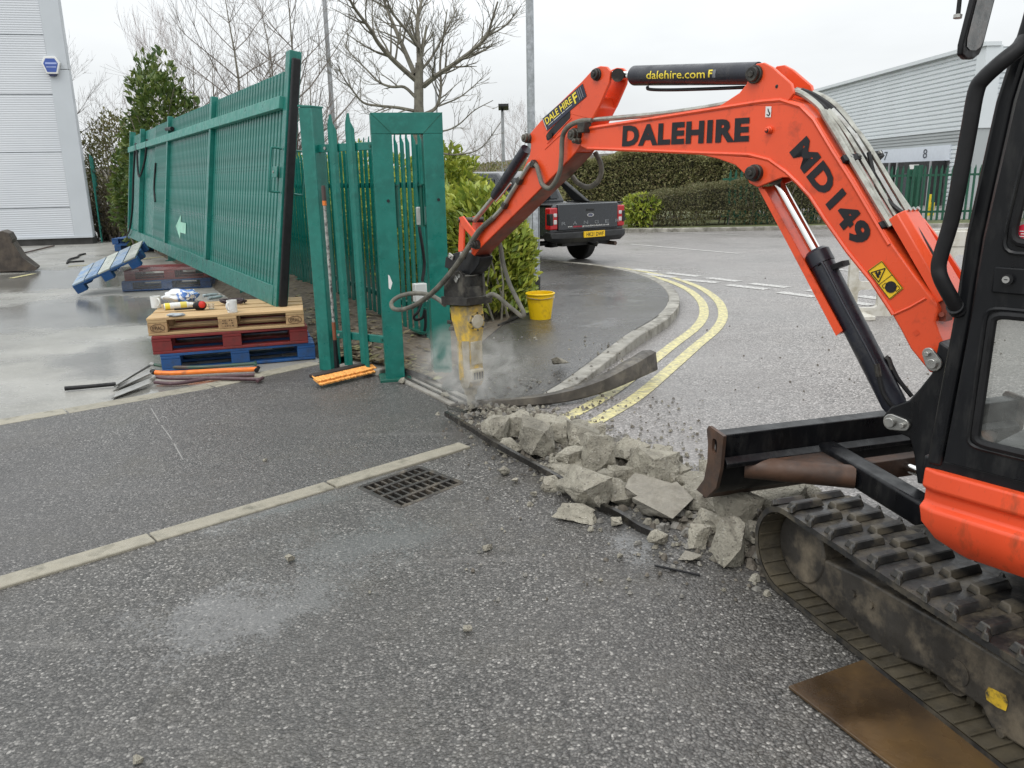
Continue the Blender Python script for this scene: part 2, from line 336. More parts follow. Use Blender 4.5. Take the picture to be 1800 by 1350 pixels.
m_hoseb = M('black_hose', (.010, .010, .011), .5, var=.3, sc=14)
m_hoseb.node_tree.nodes['Principled BSDF'].inputs['Specular IOR Level'].default_value = .3
m_darkst = M('dark_greasy_steel', (.032, .030, .027), .5, .3, var=.4, sc=10, bmp=.3, bsc=50, dirt=(.12, .11, .085), da=.4, dsc=9)
m_yellow = M('chipped_yellow_paint', (.62, .40, .035), .5, var=.15, sc=6, bmp=.2, bsc=50, dirt=(.19, .165, .12), da=.62, dsc=11)
m_dusty = M('dust_covered_steel', (.34, .30, .22), .8, var=.3, sc=9, bmp=.4, bsc=60, dirt=(.5, .46, .37), da=.4, dsc=11)
m_ybucket = M('yellow_plastic', (.80, .52, .004), .4, var=.08, sc=6, dirt=(.45, .27, .02), da=.22, dsc=10)
m_blk = M('black_lettering', (.005, .005, .008), .5, var=.2)
m_ysticker = M('yellow_sticker', (.80, .52, .02), .4, var=.06)
m_ytext = M('yellow_lettering', (.85, .68, .06), .4, var=.05)
m_white = M('white_plastic', (.74, .74, .72), .4, var=.06, sc=9, dirt=(.55, .53, .48), da=.25, dsc=8)
m_dirtyw = M('dirty_white_plastic', (.60, .58, .52), .5, var=.1, sc=6, dirt=(.36, .33, .26), da=.5, dsc=6)
m_bluesign = M('blue_sign', (.05, .10, .36), .4, var=.1)
m_wood = M('pine_boards', (.50, .34, .17), .7, var=.25, sc=5, stretch=(1, 9, 9), dirt=(.27, .18, .10), da=.35, dsc=5, rnd=.14)
m_chip = M('chipboard_block', (.36, .23, .115), .8, var=.35, sc=40, rnd=.12)
m_redwood = M('red_painted_board', (.20, .018, .018), .6, var=.3, sc=7, dirt=(.11, .02, .018), da=.5, dsc=7, rnd=.15)
m_bluewood = M('blue_painted_board', (.008, .075, .24), .55, var=.3, sc=7, dirt=(.02, .05, .12), da=.5, dsc=7, rnd=.15)
m_bluewet = M('worn_blue_board', (.14, .24, .40), .35, var=.3, sc=5, dirt=(.36, .38, .34), da=.6, dsc=4, rnd=.2)
m_greybrd = M('weathered_board', (.12, .14, .12), .5, var=.3, sc=6, rnd=.2)
m_wetbrd = M('washed_out_board', (.36, .38, .34), .35, var=.3, sc=5, rnd=.2)
m_handle = M('orange_fibre_handle', (.80, .20, .025), .5, var=.12, sc=12, dirt=(.35, .12, .05), da=.3, dsc=14)
m_bristle = M('orange_bristles', (.80, .36, .09), .7, var=.3, sc=60, stretch=(1, 1, .1))
def glass(name, tint, dirt=.2, dcol=(.35, .36, .34), trans=.85):
    mt, n, b = newmat(name); n.nodes.remove(b); v = coords(n); o = n.nodes['Material Output']
    tr = nd(n, 'ShaderNodeBsdfTransparent', {0: c4(tint)}); gl = nd(n, 'ShaderNodeBsdfGlossy', {0: (1, 1, 1, 1), 1: .04}); df = nd(n, 'ShaderNodeBsdfDiffuse', {0: c4(dcol)})
    lw = nd(n, 'ShaderNodeLayerWeight', {0: .25}); a = nd(n, 'ShaderNodeMixShader', {0: mth(n, 'ADD', mth(n, 'MULTIPLY', lw.outputs[0], .6), .06), 1: tr.outputs[0], 2: gl.outputs[0]})
    f = ramp(n, nse(n, v, 16, 6, .7), [(.35, dirt*.35), (.7, dirt)])
    a2 = nd(n, 'ShaderNodeMixShader', {0: f, 1: a.outputs[0], 2: df.outputs[0]}); n.links.new(a2.outputs[0], o.inputs[0]); return mt
m_glass = glass('dirty_cab_glass', (.72, .74, .72), .35)
m_cling = glass('clear_stretch_wrap', (.96, .965, .97), .08, (.7, .7, .7))
m_cglass = M('dark_car_glass', (.02, .025, .03), .06, var=.1, rvar=.03)
m_carpaint = M('dark_grey_car_paint', (.018, .022, .028), .25, var=.1, sc=3, coat=.8, rvar=.06)
m_cartrim = M('black_car_trim', (.007, .0075, .008), .5, var=.2)
m_tyre = M('tyre_rubber', (.014, .014, .014), .7, var=.2, sc=20)
m_redlens = M('red_lens', (.42, .006, .012), .15, var=.1, coat=.5)
m_clearlens = M('clear_lens', (.55, .55, .54), .15, var=.1, coat=.5)
m_plateY = M('yellow_number_plate', (.80, .50, .01), .4, var=.03)
m_bark = M('bark', (.16, .145, .115), .85, var=.35, sc=14, bmp=.6, bsc=40, dirt=(.19, .18, .14), da=.5, dsc=7)
m_twig = M('twigs', (.17, .145, .125), .85, var=.25)
m_twigp = M('pinkish_birch_twigs', (.27, .21, .195), .85, var=.2)
def leafmat(name, cols, rough=.4):
    mt, n, b = newmat(name); g = nd(n, 'ShaderNodeNewGeometry').outputs['Random Per Island']
    st = [(i/(len(cols)-1), c) for i, c in enumerate(cols)]; n.links.new(ramp(n, g, st), b.inputs['Base Color'])
    b.inputs['Roughness'].default_value = rough
    tr = nd(n, 'ShaderNodeBsdfTranslucent'); n.links.new(ramp(n, g, st), tr.inputs[0])
    mxs = nd(n, 'ShaderNodeMixShader', {0: .25, 1: b.outputs[0], 2: tr.outputs[0]}); n.links.new(mxs.outputs[0], n.nodes['Material Output'].inputs[0]); return mt
m_laurel = leafmat('laurel_leaves', [(.13, .20, .03), (.30, .36, .05), (.46, .48, .075), (.22, .30, .04), (.38, .42, .07)])
m_dlaurel = leafmat('dark_laurel_leaves', [(.05, .095, .025), (.10, .155, .035), (.16, .20, .045), (.07, .12, .03)], .35)
m_hedge = leafmat('clipped_hedge_leaves', [(.085, .09, .04), (.15, .15, .065), (.19, .175, .085), (.12, .125, .05), (.21, .175, .10)], .6)
m_bush = leafmat('wild_shrub_leaves', [(.11, .12, .045), (.20, .20, .075), (.27, .26, .11), (.24, .185, .10)], .6)
m_brush = leafmat('dead_brush', [(.07, .055, .03), (.12, .10, .055), (.15, .13, .07), (.09, .08, .04)], .8)
# ================================================================ ground
def sheet(name, pts, z, mat, hole=None):
    mb = MB()
    if hole: vs, fs = holed(pts, [hole], 0); mb.add([(a, b, z) for a, b, c in vs], fs)
    else: mb.add([(p[0], p[1], z) for p in pts], [tuple(range(len(pts)))])
    o = mb.build(name, mat, smooth=0, rc=False)
    if o.data.polygons[0].normal.z < 0: o.data.flip_normals()
    return tag(o, kind='structure')
GR = [(-.76, 3.66), (-.52, 3.40), (-.255, 3.69), (-.495, 3.93)]      # gully opening
sheet('ground', [(-400, -60), (400, -60), (400, 700), (-400, 700)], -.04, m_ground)
EDG2 = [V((-10.9, -1.35, 0)), V((-3.28, 4.89, 0)), V((-2.24, 5.74, 0)), V((-1.62, 6.45, 0))]
sheet('road', [(1.06, 2.45), (2.8, -1.0), (4, -4), (40, -4), (40, 21.5), (4.3, 21.6), (-.5, 22.4), (-9, 27), (-16, 34), (-26, 44), (-30, 36), (-14, 24), (-4, 18.6), (-.6, 14.9), (1.2, 12.4), (1.4, 9), (.9, 7), (.1, 5.35), (-.2, 4.86)], 0, m_road)
sheet('entrance_tarmac', [(-10.9, -3), (3.6, -3), (2.35, -.2), (1.06, 2.45), (-.2, 4.86), (-.72, 5.75), (-1.62, 6.45), (-2.24, 5.74), (-3.28, 4.89), (-10.9, -1.35)], .004, m_tarmac, GR)
sheet('apron_tarmac', [(-10.9, -1.35), (-7.0, -2.6), (-7, -1.6), (-1.98, 2.76), (-.24, 4.29), (-.5, 5.2), (-.9, 5.9), (-1.55, 6.5), (-2.24, 5.74), (-3.28, 4.89)], .008, m_tarmac2)
sheet('yard', [(-10.9, -1.35), (-3.28, 4.89), (-2.24, 5.74), (-1.62, 6.45), (-1.2, 7.2), (-6.0, 15.8), (-7.2, 19.8), (-8.6, 26), (-45, 26), (-45, -1.35)], .006, m_yard)
# kerb ------------------------------------------------------------
KP = crom([(-.02, 4.72, 0), (.4, 5.38, 0), (.8, 6.2, 0), (1.2, 7.05, 0), (1.58, 7.85, 0), (1.84, 8.63, 0), (2.02, 9.6, 0), (2.06, 10.7, 0), (1.9, 11.8, 0), (1.5, 12.8, 0), (.9, 13.6, 0), (0, 14.6, 0), (-1.2, 16.1, 0), (-3.6, 18.6, 0), (-8, 22, 0)], 10)
def khgt(p): return .012+.085*min(1, max(0, (p.y-5.0)/1.9))
def tang(P, i): return (P[min(i+1, len(P)-1)]-P[max(i-1, 0)]).normalized()
kerb = thing('kerb', KP[30], None, None, kind='structure')
def strip(mb, P, off0, off1, z0, z1):
    vs = []; fs = []
    for i, p in enumerate(P):
        t = tang(P, i); nl = V((-t.y, t.x, 0)); h = z1(p) if callable(z1) else z1
        vs += [p+nl*off0+V((0, 0, z0)), p+nl*off0+V((0, 0, h)), p+nl*off1+V((0, 0, h)), p+nl*off1+V((0, 0, z0))]
    n = len(P)
    for i in range(n-1):
        a, b = 4*i, 4*i+4
        fs += [(a, b, b+1, a+1), (a+1, b+1, b+2, a+2), (a+2, b+2, b+3, a+3)]
    fs += [(0, 1, 2, 3), (4*n-1, 4*n-2, 4*n-3, 4*n-4)]
    mb.add(vs, fs)
def arc_split(P, L):
    segs = []; cur = [P[0]]; acc = 0
    for a, b in zip(P, P[1:]):
        d = (b-a).length
        while acc+d >= L:
            t = (L-acc)/d; q = a.lerp(b, t); cur.append(q); segs.append(cur); cur = [q]; a = q; d = (b-a).length; acc = 0
        cur.append(b); acc += d
    if len(cur) > 1 and acc > .2: segs.append(cur)
    return segs
for sg in arc_split(KP, .9):
    a = sg[0].lerp(sg[1], .0); P2 = [p.copy() for p in sg]
    P2[0] = P2[0]+tang(sg, 0)*.004; P2[-1] = P2[-1]-tang(sg, len(sg)-1)*.004
    j = random.uniform(-.003, .003); mb = MB(); strip(mb, P2, j, .125+j, -.08, lambda p: khgt(p)+j); mb.build('kerb_stone', m_kerb, kerb, bev=.012)
# footway ---------------------------------------------------------
LP = [V(p) for p in [(-.42, 5.0, 0), (-.5, 5.5, 0), (-.42, 6.0, 0), (-.3, 6.6, 0), (-.12, 7.4, 0), (.05, 8.4, 0), (.12, 9.6, 0), (0, 11, 0), (-.4, 12.3, 0), (-1.1, 13.8, 0), (-2.4, 15.8, 0), (-4.6, 18.4, 0), (-8.6, 21.4, 0)]]
LPc = crom(LP, 6); NL = len(LPc); KS = [KP[round(i*(len(KP)-1)/(NL-1))] for i in range(NL)]
mb = MB(); vs = []; fs = []; NC = 10
for i in range(NL):
    k = KS[i]; t = tang(KP, round(i*(len(KP)-1)/(NL-1))); k2 = k+V((-t.y, t.x, 0))*.124; h = khgt(k)-.004
    for j in range(NC):
        p = LPc[i].lerp(k2, j/(NC-1)); vs.append((p.x, p.y, h+.012*noise.noise(V((p.x*1.3, p.y*1.3, 3)))*(1 if 0 < j < NC-1 else 0)))
for i in range(NL-1):
    for j in range(NC-1): a = i*NC+j; fs.append((a, a+1, a+NC+1, a+NC))
tag(mb.add(vs, fs).build('footway', m_pave, smooth=60), kind='structure')
# soil verge under the fence and hedge ----------------------------
mb = MB(); vs = []; fs = []; NA, NB = 60, 16
A0, A1, B0, B1 = V((-1.6, 6.55, 0)), V((-8.4, 19.0, 0)), V((-.46, 5.72, 0)), V((-4.2, 19.6, 0))
LB = crom([(-.5, 5.6, 0), (-.36, 6.2, 0), (-.2, 7.0, 0), (0, 8.0, 0), (.12, 9.2, 0), (.1, 10.4, 0), (-.3, 12.0, 0), (-1.0, 13.6, 0), (-2.3, 15.6, 0), (-4.4, 18.2, 0)], 8)
for i in range(NA):
    t = i/(NA-1); a = A0.lerp(A1, t); b = LB[round(t*(len(LB)-1))]
    for j in range(NB):
        s = j/(NB-1); p = a.lerp(b, s); z = .13*math.sin(math.pi*min(1, s*1.05))*(.5+.5*min(1, t*12))+.05*noise.noise(V((p.x*2.2, p.y*2.2, 0)))+.02*noise.noise(V((p.x*9, p.y*9, 5)))
        vs.append((p.x, p.y, max(.012, z+.03) if 0 < j < NB-1 else .01+.09*(j == NB-1)*min(1, t*6)))
for i in range(NA-1):
    for j in range(NB-1): q = i*NB+j; fs.append((q, q+1, q+NB+1, q+NB))
tag(mb.add(vs, fs).build('soil_verge', m_soil, smooth=80), kind='structure')
# leaf litter and grit on the soil
mb = MB()
for k in range(900):
    t = random.random()**2*.55; a = A0.lerp(A1, t); b = LB[round(t*(len(LB)-1))]; s = random.uniform(.1, .98); p = a.lerp(b, s)
    z = .13*math.sin(math.pi*min(1, s*1.05))*(.5+.5*min(1, t*12))+.035+.05*noise.noise(V((p.x*2.2, p.y*2.2, 0))); r = random.uniform(.012, .035); an = random.uniform(0, 6.3)
    d = V((math.cos(an), math.sin(an), random.uniform(-.3, .3))); q = V((-d.y, d.x, .2))
    c = V((p.x, p.y, max(z, .02)+.012)); mb.add([c-d*r*1.6, c+q*r*.7, c+d*r*1.6, c-q*r*.7], [(0, 1, 2, 3)])
m_litter = leafmat('leaf_litter', [(.09, .06, .03), (.2, .15, .07), (.28, .24, .15), (.14, .10, .05), (.3, .3, .12)], .7)
tag(mb.build('leaf_litter', m_litter, smooth=0, rc=False), kind='stuff')
# edging strips ----------------------------------------------------
def edging(name, a, b, w, z, L, gap=.008):
    root = thing(name, a.lerp(b, .5), None, None, kind='structure'); d = (b-a); n = max(1, round(d.length/L)); d.normalize(); nl = V((-d.y, d.x, 0))
    for i in range(n):
        p = a+(b-a)*(i/n)+d*gap/2; q = a+(b-a)*((i+1)/n)-d*gap/2; j = nl*random.uniform(-.006, .006); zz = z+random.uniform(-.004, .003)
        mb = MB(); mb.beam(p+j+V((0, 0, zz-.04)), q+j*random.uniform(.2, 1.4)+V((0, 0, zz-.04)), w, .08); mb.build('edging_stone', m_edge, root, bev=.006)
    return root
e1a, e1b = V((-1.98, 2.72, 0)), V((-.27, 4.25, 0)); dd = (e1b-e1a).normalized()
edging('front_edging', e1a-dd*3.66, e1b, .105, .016, .9)
edging('yard_edging', EDG2[1]-(EDG2[2]-EDG2[1]).normalized()*5.4, EDG2[2], .15, .014, .9)
edging('yard_edging_end', EDG2[2], EDG2[3], .15, .014, .95)
# gate rail channel in the ground near the portal
GD = V((-.52, .854, 0)).normalized(); GN = V((GD.y, -GD.x, 0))      # along the gate line / to its right
rail = thing('ground_rail', V((-.6, 5.55, 0)), 'flat steel gate rail set in the ground by the breaker point', 'rail')
ra, rb = V((-.88, 6.02, .0)), V((-.33, 5.12, 0))
mb = MB(); mb.beam(ra+V((0, 0, .012)), rb+V((0, 0, .012)), .19, .02); mb.build('concrete_strip', m_concf, rail, bev=.004)
for o_ in (-.045, .02):
    n2 = V((-(rb-ra).y, (rb-ra).x, 0)).normalized()*o_
    mb = MB(); mb.beam(ra+n2+V((0, 0, .024)), rb+n2+V((0, 0, .024)), .018, .016); mb.build('steel_strip', m_darkst, rail)
# road paint ---------------------------------------------------------
def band(name, P, off, w, z, mat, parent=None):
    vs = []; fs = []
    for i, p in enumerate(P):
        t = tang(P, i); nl = V((t.y, -t.x, 0)); vs += [p+nl*(off-w/2)+V((0, 0, z)), p+nl*(off+w/2)+V((0, 0, z))]
    for i in range(len(P)-1): fs.append((2*i, 2*i+1, 2*i+3, 2*i+2))
    mb = MB(); mb.add(vs, fs); o = mb.build(name, mat, parent, smooth=0, rc=False)
    if o.data.polygons[0].normal.z < 0: o.data.flip_normals()
    return o
for o_ in (.27, .47): tag(band('yellow_road_line', KP[2:105], o_, .1, .004, m_yellow_line), kind='structure')
dash = thing('road_markings', G(1200, 500), None, None, kind='structure')
Z6 = lambda x, y: G(900+x/3, 400+y/3)
for a, b in [((700, 243), (855, 264)), ((900, 275), (1085, 292)), ((1135, 303), (1345, 327)), ((1410, 342), (1600, 367)), ((1680, 380), (1900, 410)),
             ((640, 220), (760, 232)), ((815, 240), (985, 259)), ((1030, 266), (1195, 285)), ((1260, 296), (1455, 317)), ((1560, 331), (1760, 355)), ((1830, 362), (2040, 390))]:
    band('white_dash', [Z6(*a), Z6(*b)], 0, .17, .005, m_white_line, dash)
band('white_line', [Z6(620, 88), Z6(1195, 138)], 0, .1, .005, m_white_line, dash)
band('white_line', [G(1440, 470), G(1700, 500)], 0, .1, .005, m_white_line, dash)
band('white_line', [G(1105, 398+8), G(1300, 413)], 0, .1, .005, m_white_line, dash)
m_chalk = M('faint_chalk', (.36, .35, .33), .7, var=.3, sc=60, dirt=(.16, .155, .15), da=.9, dsc=60)
# yellow bay lines in the yard
for a, b in [((20, 490), (60, 482)), ((120, 469), (165, 466)), ((205, 460), (290, 452))]:
    tag(band('bay_line', [G(*a), G(*b)], 0, .1, .011, m_yellow_line), kind='structure')
for a, b in [((266, 720), (281, 745)), ((284, 750), (303, 776)), ((306, 782), (322, 811))]: tag(band('chalk_line', [G(*a), G(*b)], 0, .008, .0095, m_chalk), kind='structure')
# far kerb and verge
fk = thing('far_kerb', V((9, 21.6, 0)), None, None, kind='structure')
FK = [V((60, 20.4, 0)), V((11.4, 21.4, 0)), V((4.4, 21.7, 0)), V((-.4, 22.6, 0)), V((-9, 27.3, 0)), V((-18, 36, 0))][::-1]
for sg in arc_split(FK, 2.0)[8:]:
    mb = MB(); strip(mb, sg, 0, .13, -.05, .10); mb.build('kerb_stone', m_kerb, fk, bev=.015)
sheet('grass_verge', [(p.x, p.y+.1) for p in FK]+[(60, 60), (-18, 60)], .09, m_grass)
# ================================================================ excavator
BP = V((1.51, 2.78, 0)); HU = V((-1.78, 2.28, 0)).normalized()
EX = -HU; EY = V((0, 0, 1)); EZ = V((-HU.y, HU.x, 0))      # rearwards, up, to the machine's left (towards the viewer)
def e(x, y, off=.075): return PL(x, y, BP+EZ*off, EZ)
def e2(x, y, off=.075): d = e(x, y, off)-BP; return (d.dot(EX), d.z)
FB = (BP, EX, EY, EZ)
def eprism(pix, o0, o1, ref=None, sm=None):
    mb = MB(FB); mb.prism([e2(x, y, o0 if ref is None else ref) for x, y in pix], o1, o0); return mb
exc = thing('mini_excavator', V((1.95, 1.85, .012)), 'orange and black mini excavator with a hydraulic breaker on its arm', 'excavator')
BW = .075
boom_px = [(1018, 247), (1033, 222), (1140, 206), (1267, 186), (1337, 174), (1375, 171), (1410, 183), (1433, 207), (1467, 263), (1500, 314), (1547, 395), (1567, 427), (1610, 487), (1643, 530), (1648, 545), (1643, 565), (1652, 590), (1662, 613), (1662, 640), (1652, 654), (1634, 655), (1600, 613), (1583, 580), (1570, 557), (1530, 497), (1487, 445), (1447, 388), (1420, 347), (1400, 325), (1380, 306), (1352, 285), (1317, 275), (1233, 272), (1120, 267), (1033, 264), (1020, 258)]
boom = eprism(boom_px, BW, -BW).build('boom', m_orange, exc, bev=.006)
# raised flanges along the boom edges
def flange(pix, w=.008, o0=BW+.004, mat=m_orange):
    mb = MB(FB); P = [e2(x, y, BW) for x, y in pix]; mb.tube([(p[0], p[1], BW) for p in P], w, 6); return mb.build('edge_flange', mat, boom)
flange([(1035, 226), (1140, 210), (1267, 190), (1337, 179), (1372, 176), (1407, 187), (1430, 210), (1463, 265), (1496, 317), (1543, 397), (1563, 430)])
flange([(1033, 261), (1120, 264), (1233, 269), (1317, 272), (1352, 281), (1383, 303), (1403, 322), (1424, 345), (1450, 385), (1490, 442), (1533, 495), (1571, 553)])
flange([(1571, 553), (1600, 540), (1628, 524)], .005)
# cylinder lugs on top and below
for o0, o1 in ((BW+.001, BW-.016), (-BW+.016, -BW-.001)):
    eprism([(1262, 188), (1300, 163), (1313, 147), (1319, 123), (1330, 112), (1343, 110), (1358, 118), (1391, 147), (1395, 165), (1380, 185)], o0, o1, BW).build('cylinder_lug', m_orange, boom, bev=.003)
    eprism([(1215, 268), (1262, 279), (1293, 290), (1312, 308), (1318, 322), (1332, 329), (1350, 322), (1375, 312), (1390, 312), (1352, 280)], o0+.002, o1+.002, BW).build('cylinder_lug', m_orange, boom, bev=.003)
def pin(x, y, r=.027, o=BW, h=.03, mat=m_darkst, nm='pivot_pin'):
    p = e(x, y, o); mb = MB(); mb.cyl(p-EZ*.02, p+EZ*h*.5, r*1.25, 20); mb.cyl(p+EZ*h*.5, p+EZ*h, r, 20); mb.cyl(p+EZ*h, p+EZ*(h+.006), r*.5, 6); return mb.build(nm, mat, exc, bev=.003)
pin(1328, 131, .028); pin(1330, 304, .027, h=.045); pin(1353, 229, .012, h=.02, mat=m_orange)
mb = MB(); p = e(1353, 230, BW); mb.cyl(p, p+EZ*.022, .008, 10); mb.build('bolt_hole', m_blk, exc)
p0, p1 = e(1362, 312, .05), e(1362, 312, -.05); MB().cyl(p0, p1, .03, 16).build('rod_eye', m_darkst, exc)
# arm cylinder
ca, cb = e(1112, 133, 0), e(1332, 129, 0)
acyl = MB(); acyl.tube([ca, ca+(cb-ca)*.012, ca+(cb-ca)*.02, cb], [.036, .042, .044, .044], 24); acyl = acyl.build('arm_cylinder', m_navy, exc)
MB().cyl(e(1072, 133, 0), ca, .02, 16).build('piston_rod', m_chrome, acyl)
MB().cyl(e(1086, 132, .045), e(1086, 132, -.045), .03, 16).build('rod_eye', m_darkst, acyl)
MB().tube(crom([e(1138, 152, .01), e(1142, 157, .01), e(1180, 158, .01), e(1250, 156, .0), e(1320, 153, -.01)]), .0075, 8).build('feed_hose', m_hoseb, acyl)
cax = (cb-ca).normalized(); toC = (CPOS-(ca+cb)/2); toC = (toC-cax*toC.dot(cax)).normalized(); cup = cax.cross(toC); 
if cup.z < 0: cup = -cup
def cylmap(u0_, u1_, v0_, v1_, r=.0452):
    L = (cb-ca).length
    def f(u, v):
        h = v0_+(v1_-v0_)*v; an = math.asin(max(-1, min(1, h/r))); return ca+cax*L*(u0_+(u1_-u0_)*u)+(toC*math.cos(an)+cup*math.sin(an))*r
    return f
letter('dalehire.com', cylmap(.185, .665, -.015, .0185), m_ytext, acyl, bold=.006, slices=8)
letter('F', cylmap(.69, .72, -.012, .018), m_ytext, acyl, bold=.03, slices=8)
m_greyst = M('grey_sticker', (.16, .17, .19), .4)
mb = MB(); f = cylmap(.722, .745, -.013, .018); mb.add([f(a, b) for b in (0, .25, .5, .75, 1) for a in (0, 1)], [(2*i, 2*i+1, 2*i+3, 2*i+2) for i in range(4)]); mb.build('sticker', m_greyst, acyl, smooth=60)
# boom cylinder with guard
ba, bb = e(1436, 445, 0), e(1578, 722, 0)
bcyl = MB(); dd = (bb-ba).normalized(); L = (bb-ba).length
bcyl.tube([ba-dd*.012, ba-dd*.002, ba, ba+dd*.05, ba+dd*.052, bb-dd*.03, bb], [.038, .047, .049, .049, .045, .045, .036], 24); bcyl = bcyl.build('boom_cylinder', m_navy, exc)
MB().cyl(e(1362, 312, 0), ba+dd*.02, .0225, 18).build('piston_rod', m_chrome, bcyl)
MB().tube(crom([e(1437, 466, .046), e(1443, 461, .05), e(1450, 470, .05), e(1480, 530, .05), e(1520, 604, .05), e(1541, 645, .05)]), .006, 8).build('side_pipe', m_navy, bcyl)
MB().tube([e(1541, 640, .05), e(1545, 662, .05)], .011, 10).build('hose_fitting', m_darkst, bcyl)
MB().tube(crom([e(1545, 662, .05), e(1552, 690, .055), e(1566, 712, .05), e(1585, 727, .03)]), .0085, 8).build('hose', m_hoseb, bcyl)
MB().tube(crom([e(1561, 628, -.02), e(1568, 645, -.02), e(1580, 668, -.02), e(1603, 697, -.03)]), .0085, 8).build('hose', m_hoseb, bcyl)
MB().tube([e(1557, 628, -.02), e(1562, 632, -.02), e(1568, 650, -.02)], .011, 8).build('hose_fitting', m_darkst, bcyl)
MB().beam(e(1466, 470, 0), e(1487, 462, 0), .05, .02).build('rubber_stop', m_hoseb, bcyl)
gx = [(1336, 328), (1352, 330), (1484, 583), (1470, 589)]
g = eprism([(1334, 330), (1339, 328), (1476, 586), (1471, 589)], .05, -.06, .05).build('cylinder_guard', m_orange, exc)
eprism([(1335, 330), (1352, 334), (1374, 352), (1382, 372), (1484, 578), (1473, 589)], -.055, -.06, .0).build('guard_flange', m_orange, g)
eprism([(1334, 330), (1346, 333), (1482, 581), (1471, 590)], .056, .05, .05).build('guard_flange', m_orange, g)
# arm ------------------------------------------------------------
AW = .062
arm_px = [(1008, 158), (1047, 170), (1052, 190), (1040, 213), (1032, 238), (1012, 268), (985, 297), (930, 352), (841, 439), (833, 450), (828, 446), (830, 430), (838, 415), (860, 387), (880, 362), (905, 325), (918, 300), (931, 272), (933, 256), (930, 236), (953, 209)]
arm = eprism(arm_px, AW, -AW, AW).build('arm', m_orange, exc, bev=.005)
for o0, o1 in ((AW+.001, AW-.014), (-AW+.014, -AW-.001)):
    eprism([(1043, 121), (1055, 116), (1066, 117), (1073, 125), (1071, 145), (1054, 185), (1040, 210), (1000, 200), (985, 180), (1023, 143)], o0, o1, AW).build('cylinder_lug', m_orange, arm, bev=.003)
# darker brown sheet along the underside of the arm
up = MB(); q = [e2(x, y, AW) for x, y in [(1012, 268), (985, 297), (930, 352), (841, 439), (833, 450)]]
vs = []; off = (.0022, -.0022)
for a, b in q: vs += [(a+off[0], b+off[1], AW-.004), (a+off[0], b+off[1], -AW+.004)]
up.fr = FB; up.add(vs, [(2*i, 2*i+1, 2*i+3, 2*i+2) for i in range(4)]); up.build('brown_underside', m_brownor, arm, rc=False)
pin(1050, 131, .023, AW, .025); pin(929, 243, .021, AW, .035); pin(1012, 237, .026, AW+.012, .035); pin(1019, 248, .012, AW+.012, .045)
mb = MB(); mb.box(V(e(1027, 224, BW+.015)), (.05, .05, .05), Matrix((EX, EY, EZ)).transposed()); mb.build('pin_bracket', m_darkst, exc, bev=.004)
MB().cyl(e(929, 243, AW), e(929, 243, -AW-.02), .024, 16).build('pin_boss', m_orange, arm)
# slot in the arm
mb = MB(); sl = rquad([V(e(959, 236, AW+.002)), V(e(1003, 191, AW+.002)), V(e(1002, 210, AW+.002)), V(e(962, 250, AW+.002))], .3); mb.add(sl, [tuple(range(len(sl)))]); mb.build('arm_opening', m_blk, arm, smooth=0)
mb = MB(); mb.tube([e(962, 252, AW), e(1005, 207, AW)], .004, 6); mb.tube([e(958, 262, AW), e(1012, 212, AW)], .004, 6); mb.build('weld_seam', m_orange, arm)
mb = MB(); mb.cyl(e(966, 238, AW), e(966, 238, AW+.02), .014, 12); mb.build('grease_fitting', m_darkst, arm)
# DALE HIRE sticker
def equad(px, off): return [V(e(x, y, off)) for x, y in px]
bl, br, tr, tl = equad([(961, 230), (1031, 169), (1024, 147), (953, 209)], AW+.004)
mb = MB(); mb.add([bl, br, tr, tl], [(0, 1, 2, 3)]); stk = mb.build('company_sticker', M('dark_blue_sticker', (.02, .024, .05), .35), arm, smooth=0, rc=False)
qm = quadmap(bl, br, tl, tr, EZ*.002)
letter('DALE HIRE', lambda u, v: qm(.05+u*.66, .38+v*.5), m_ytext, stk, bold=.02)
letter('F', lambda u, v: qm(.74+u*.09, .12+v*.76), m_ytext, stk, bold=.03)
mb = MB()
for k, (a, b) in enumerate([(.08, .2), (.22, .4), (.42, .5), (.52, .68)]): mb.add([qm(a, .22), qm(b, .22), qm(b, .28), qm(a, .28)], [(0, 1, 2, 3)])
mb.add([qm(0.01, .04), qm(.025, .04), qm(.025, .96), qm(.01, .96)], [(0, 1, 2, 3)])
mb.build('small_print', M('pale_print', (.5, .5, .45), .5), stk, smooth=0, rc=False)
mb = MB()
for a in (.85, .89, .93): mb.add([qm(a, .1), qm(a+.022, .1), qm(a+.022, .9), qm(a, .9)], [(0, 1, 2, 3)])
mb.build('sticker_stripes', m_greyst, stk, smooth=0, rc=False)
# boom lettering
bl, br, tl, tr = equad([(1093, 257.5), (1316, 248.5), (1095, 221), (1318, 206)], BW+.003)
letter('DALEHIRE', quadmap(bl, br, tl, tr), m_blk, boom, bold=.052, space=1.12)
bl, br, tl, tr = equad([(1386, 269), (1505, 440), (1418, 238), (1536, 409)], BW+.003)
letter('MD149', quadmap(bl, br, tl, tr), m_blk, boom, bold=.05, space=1.10)
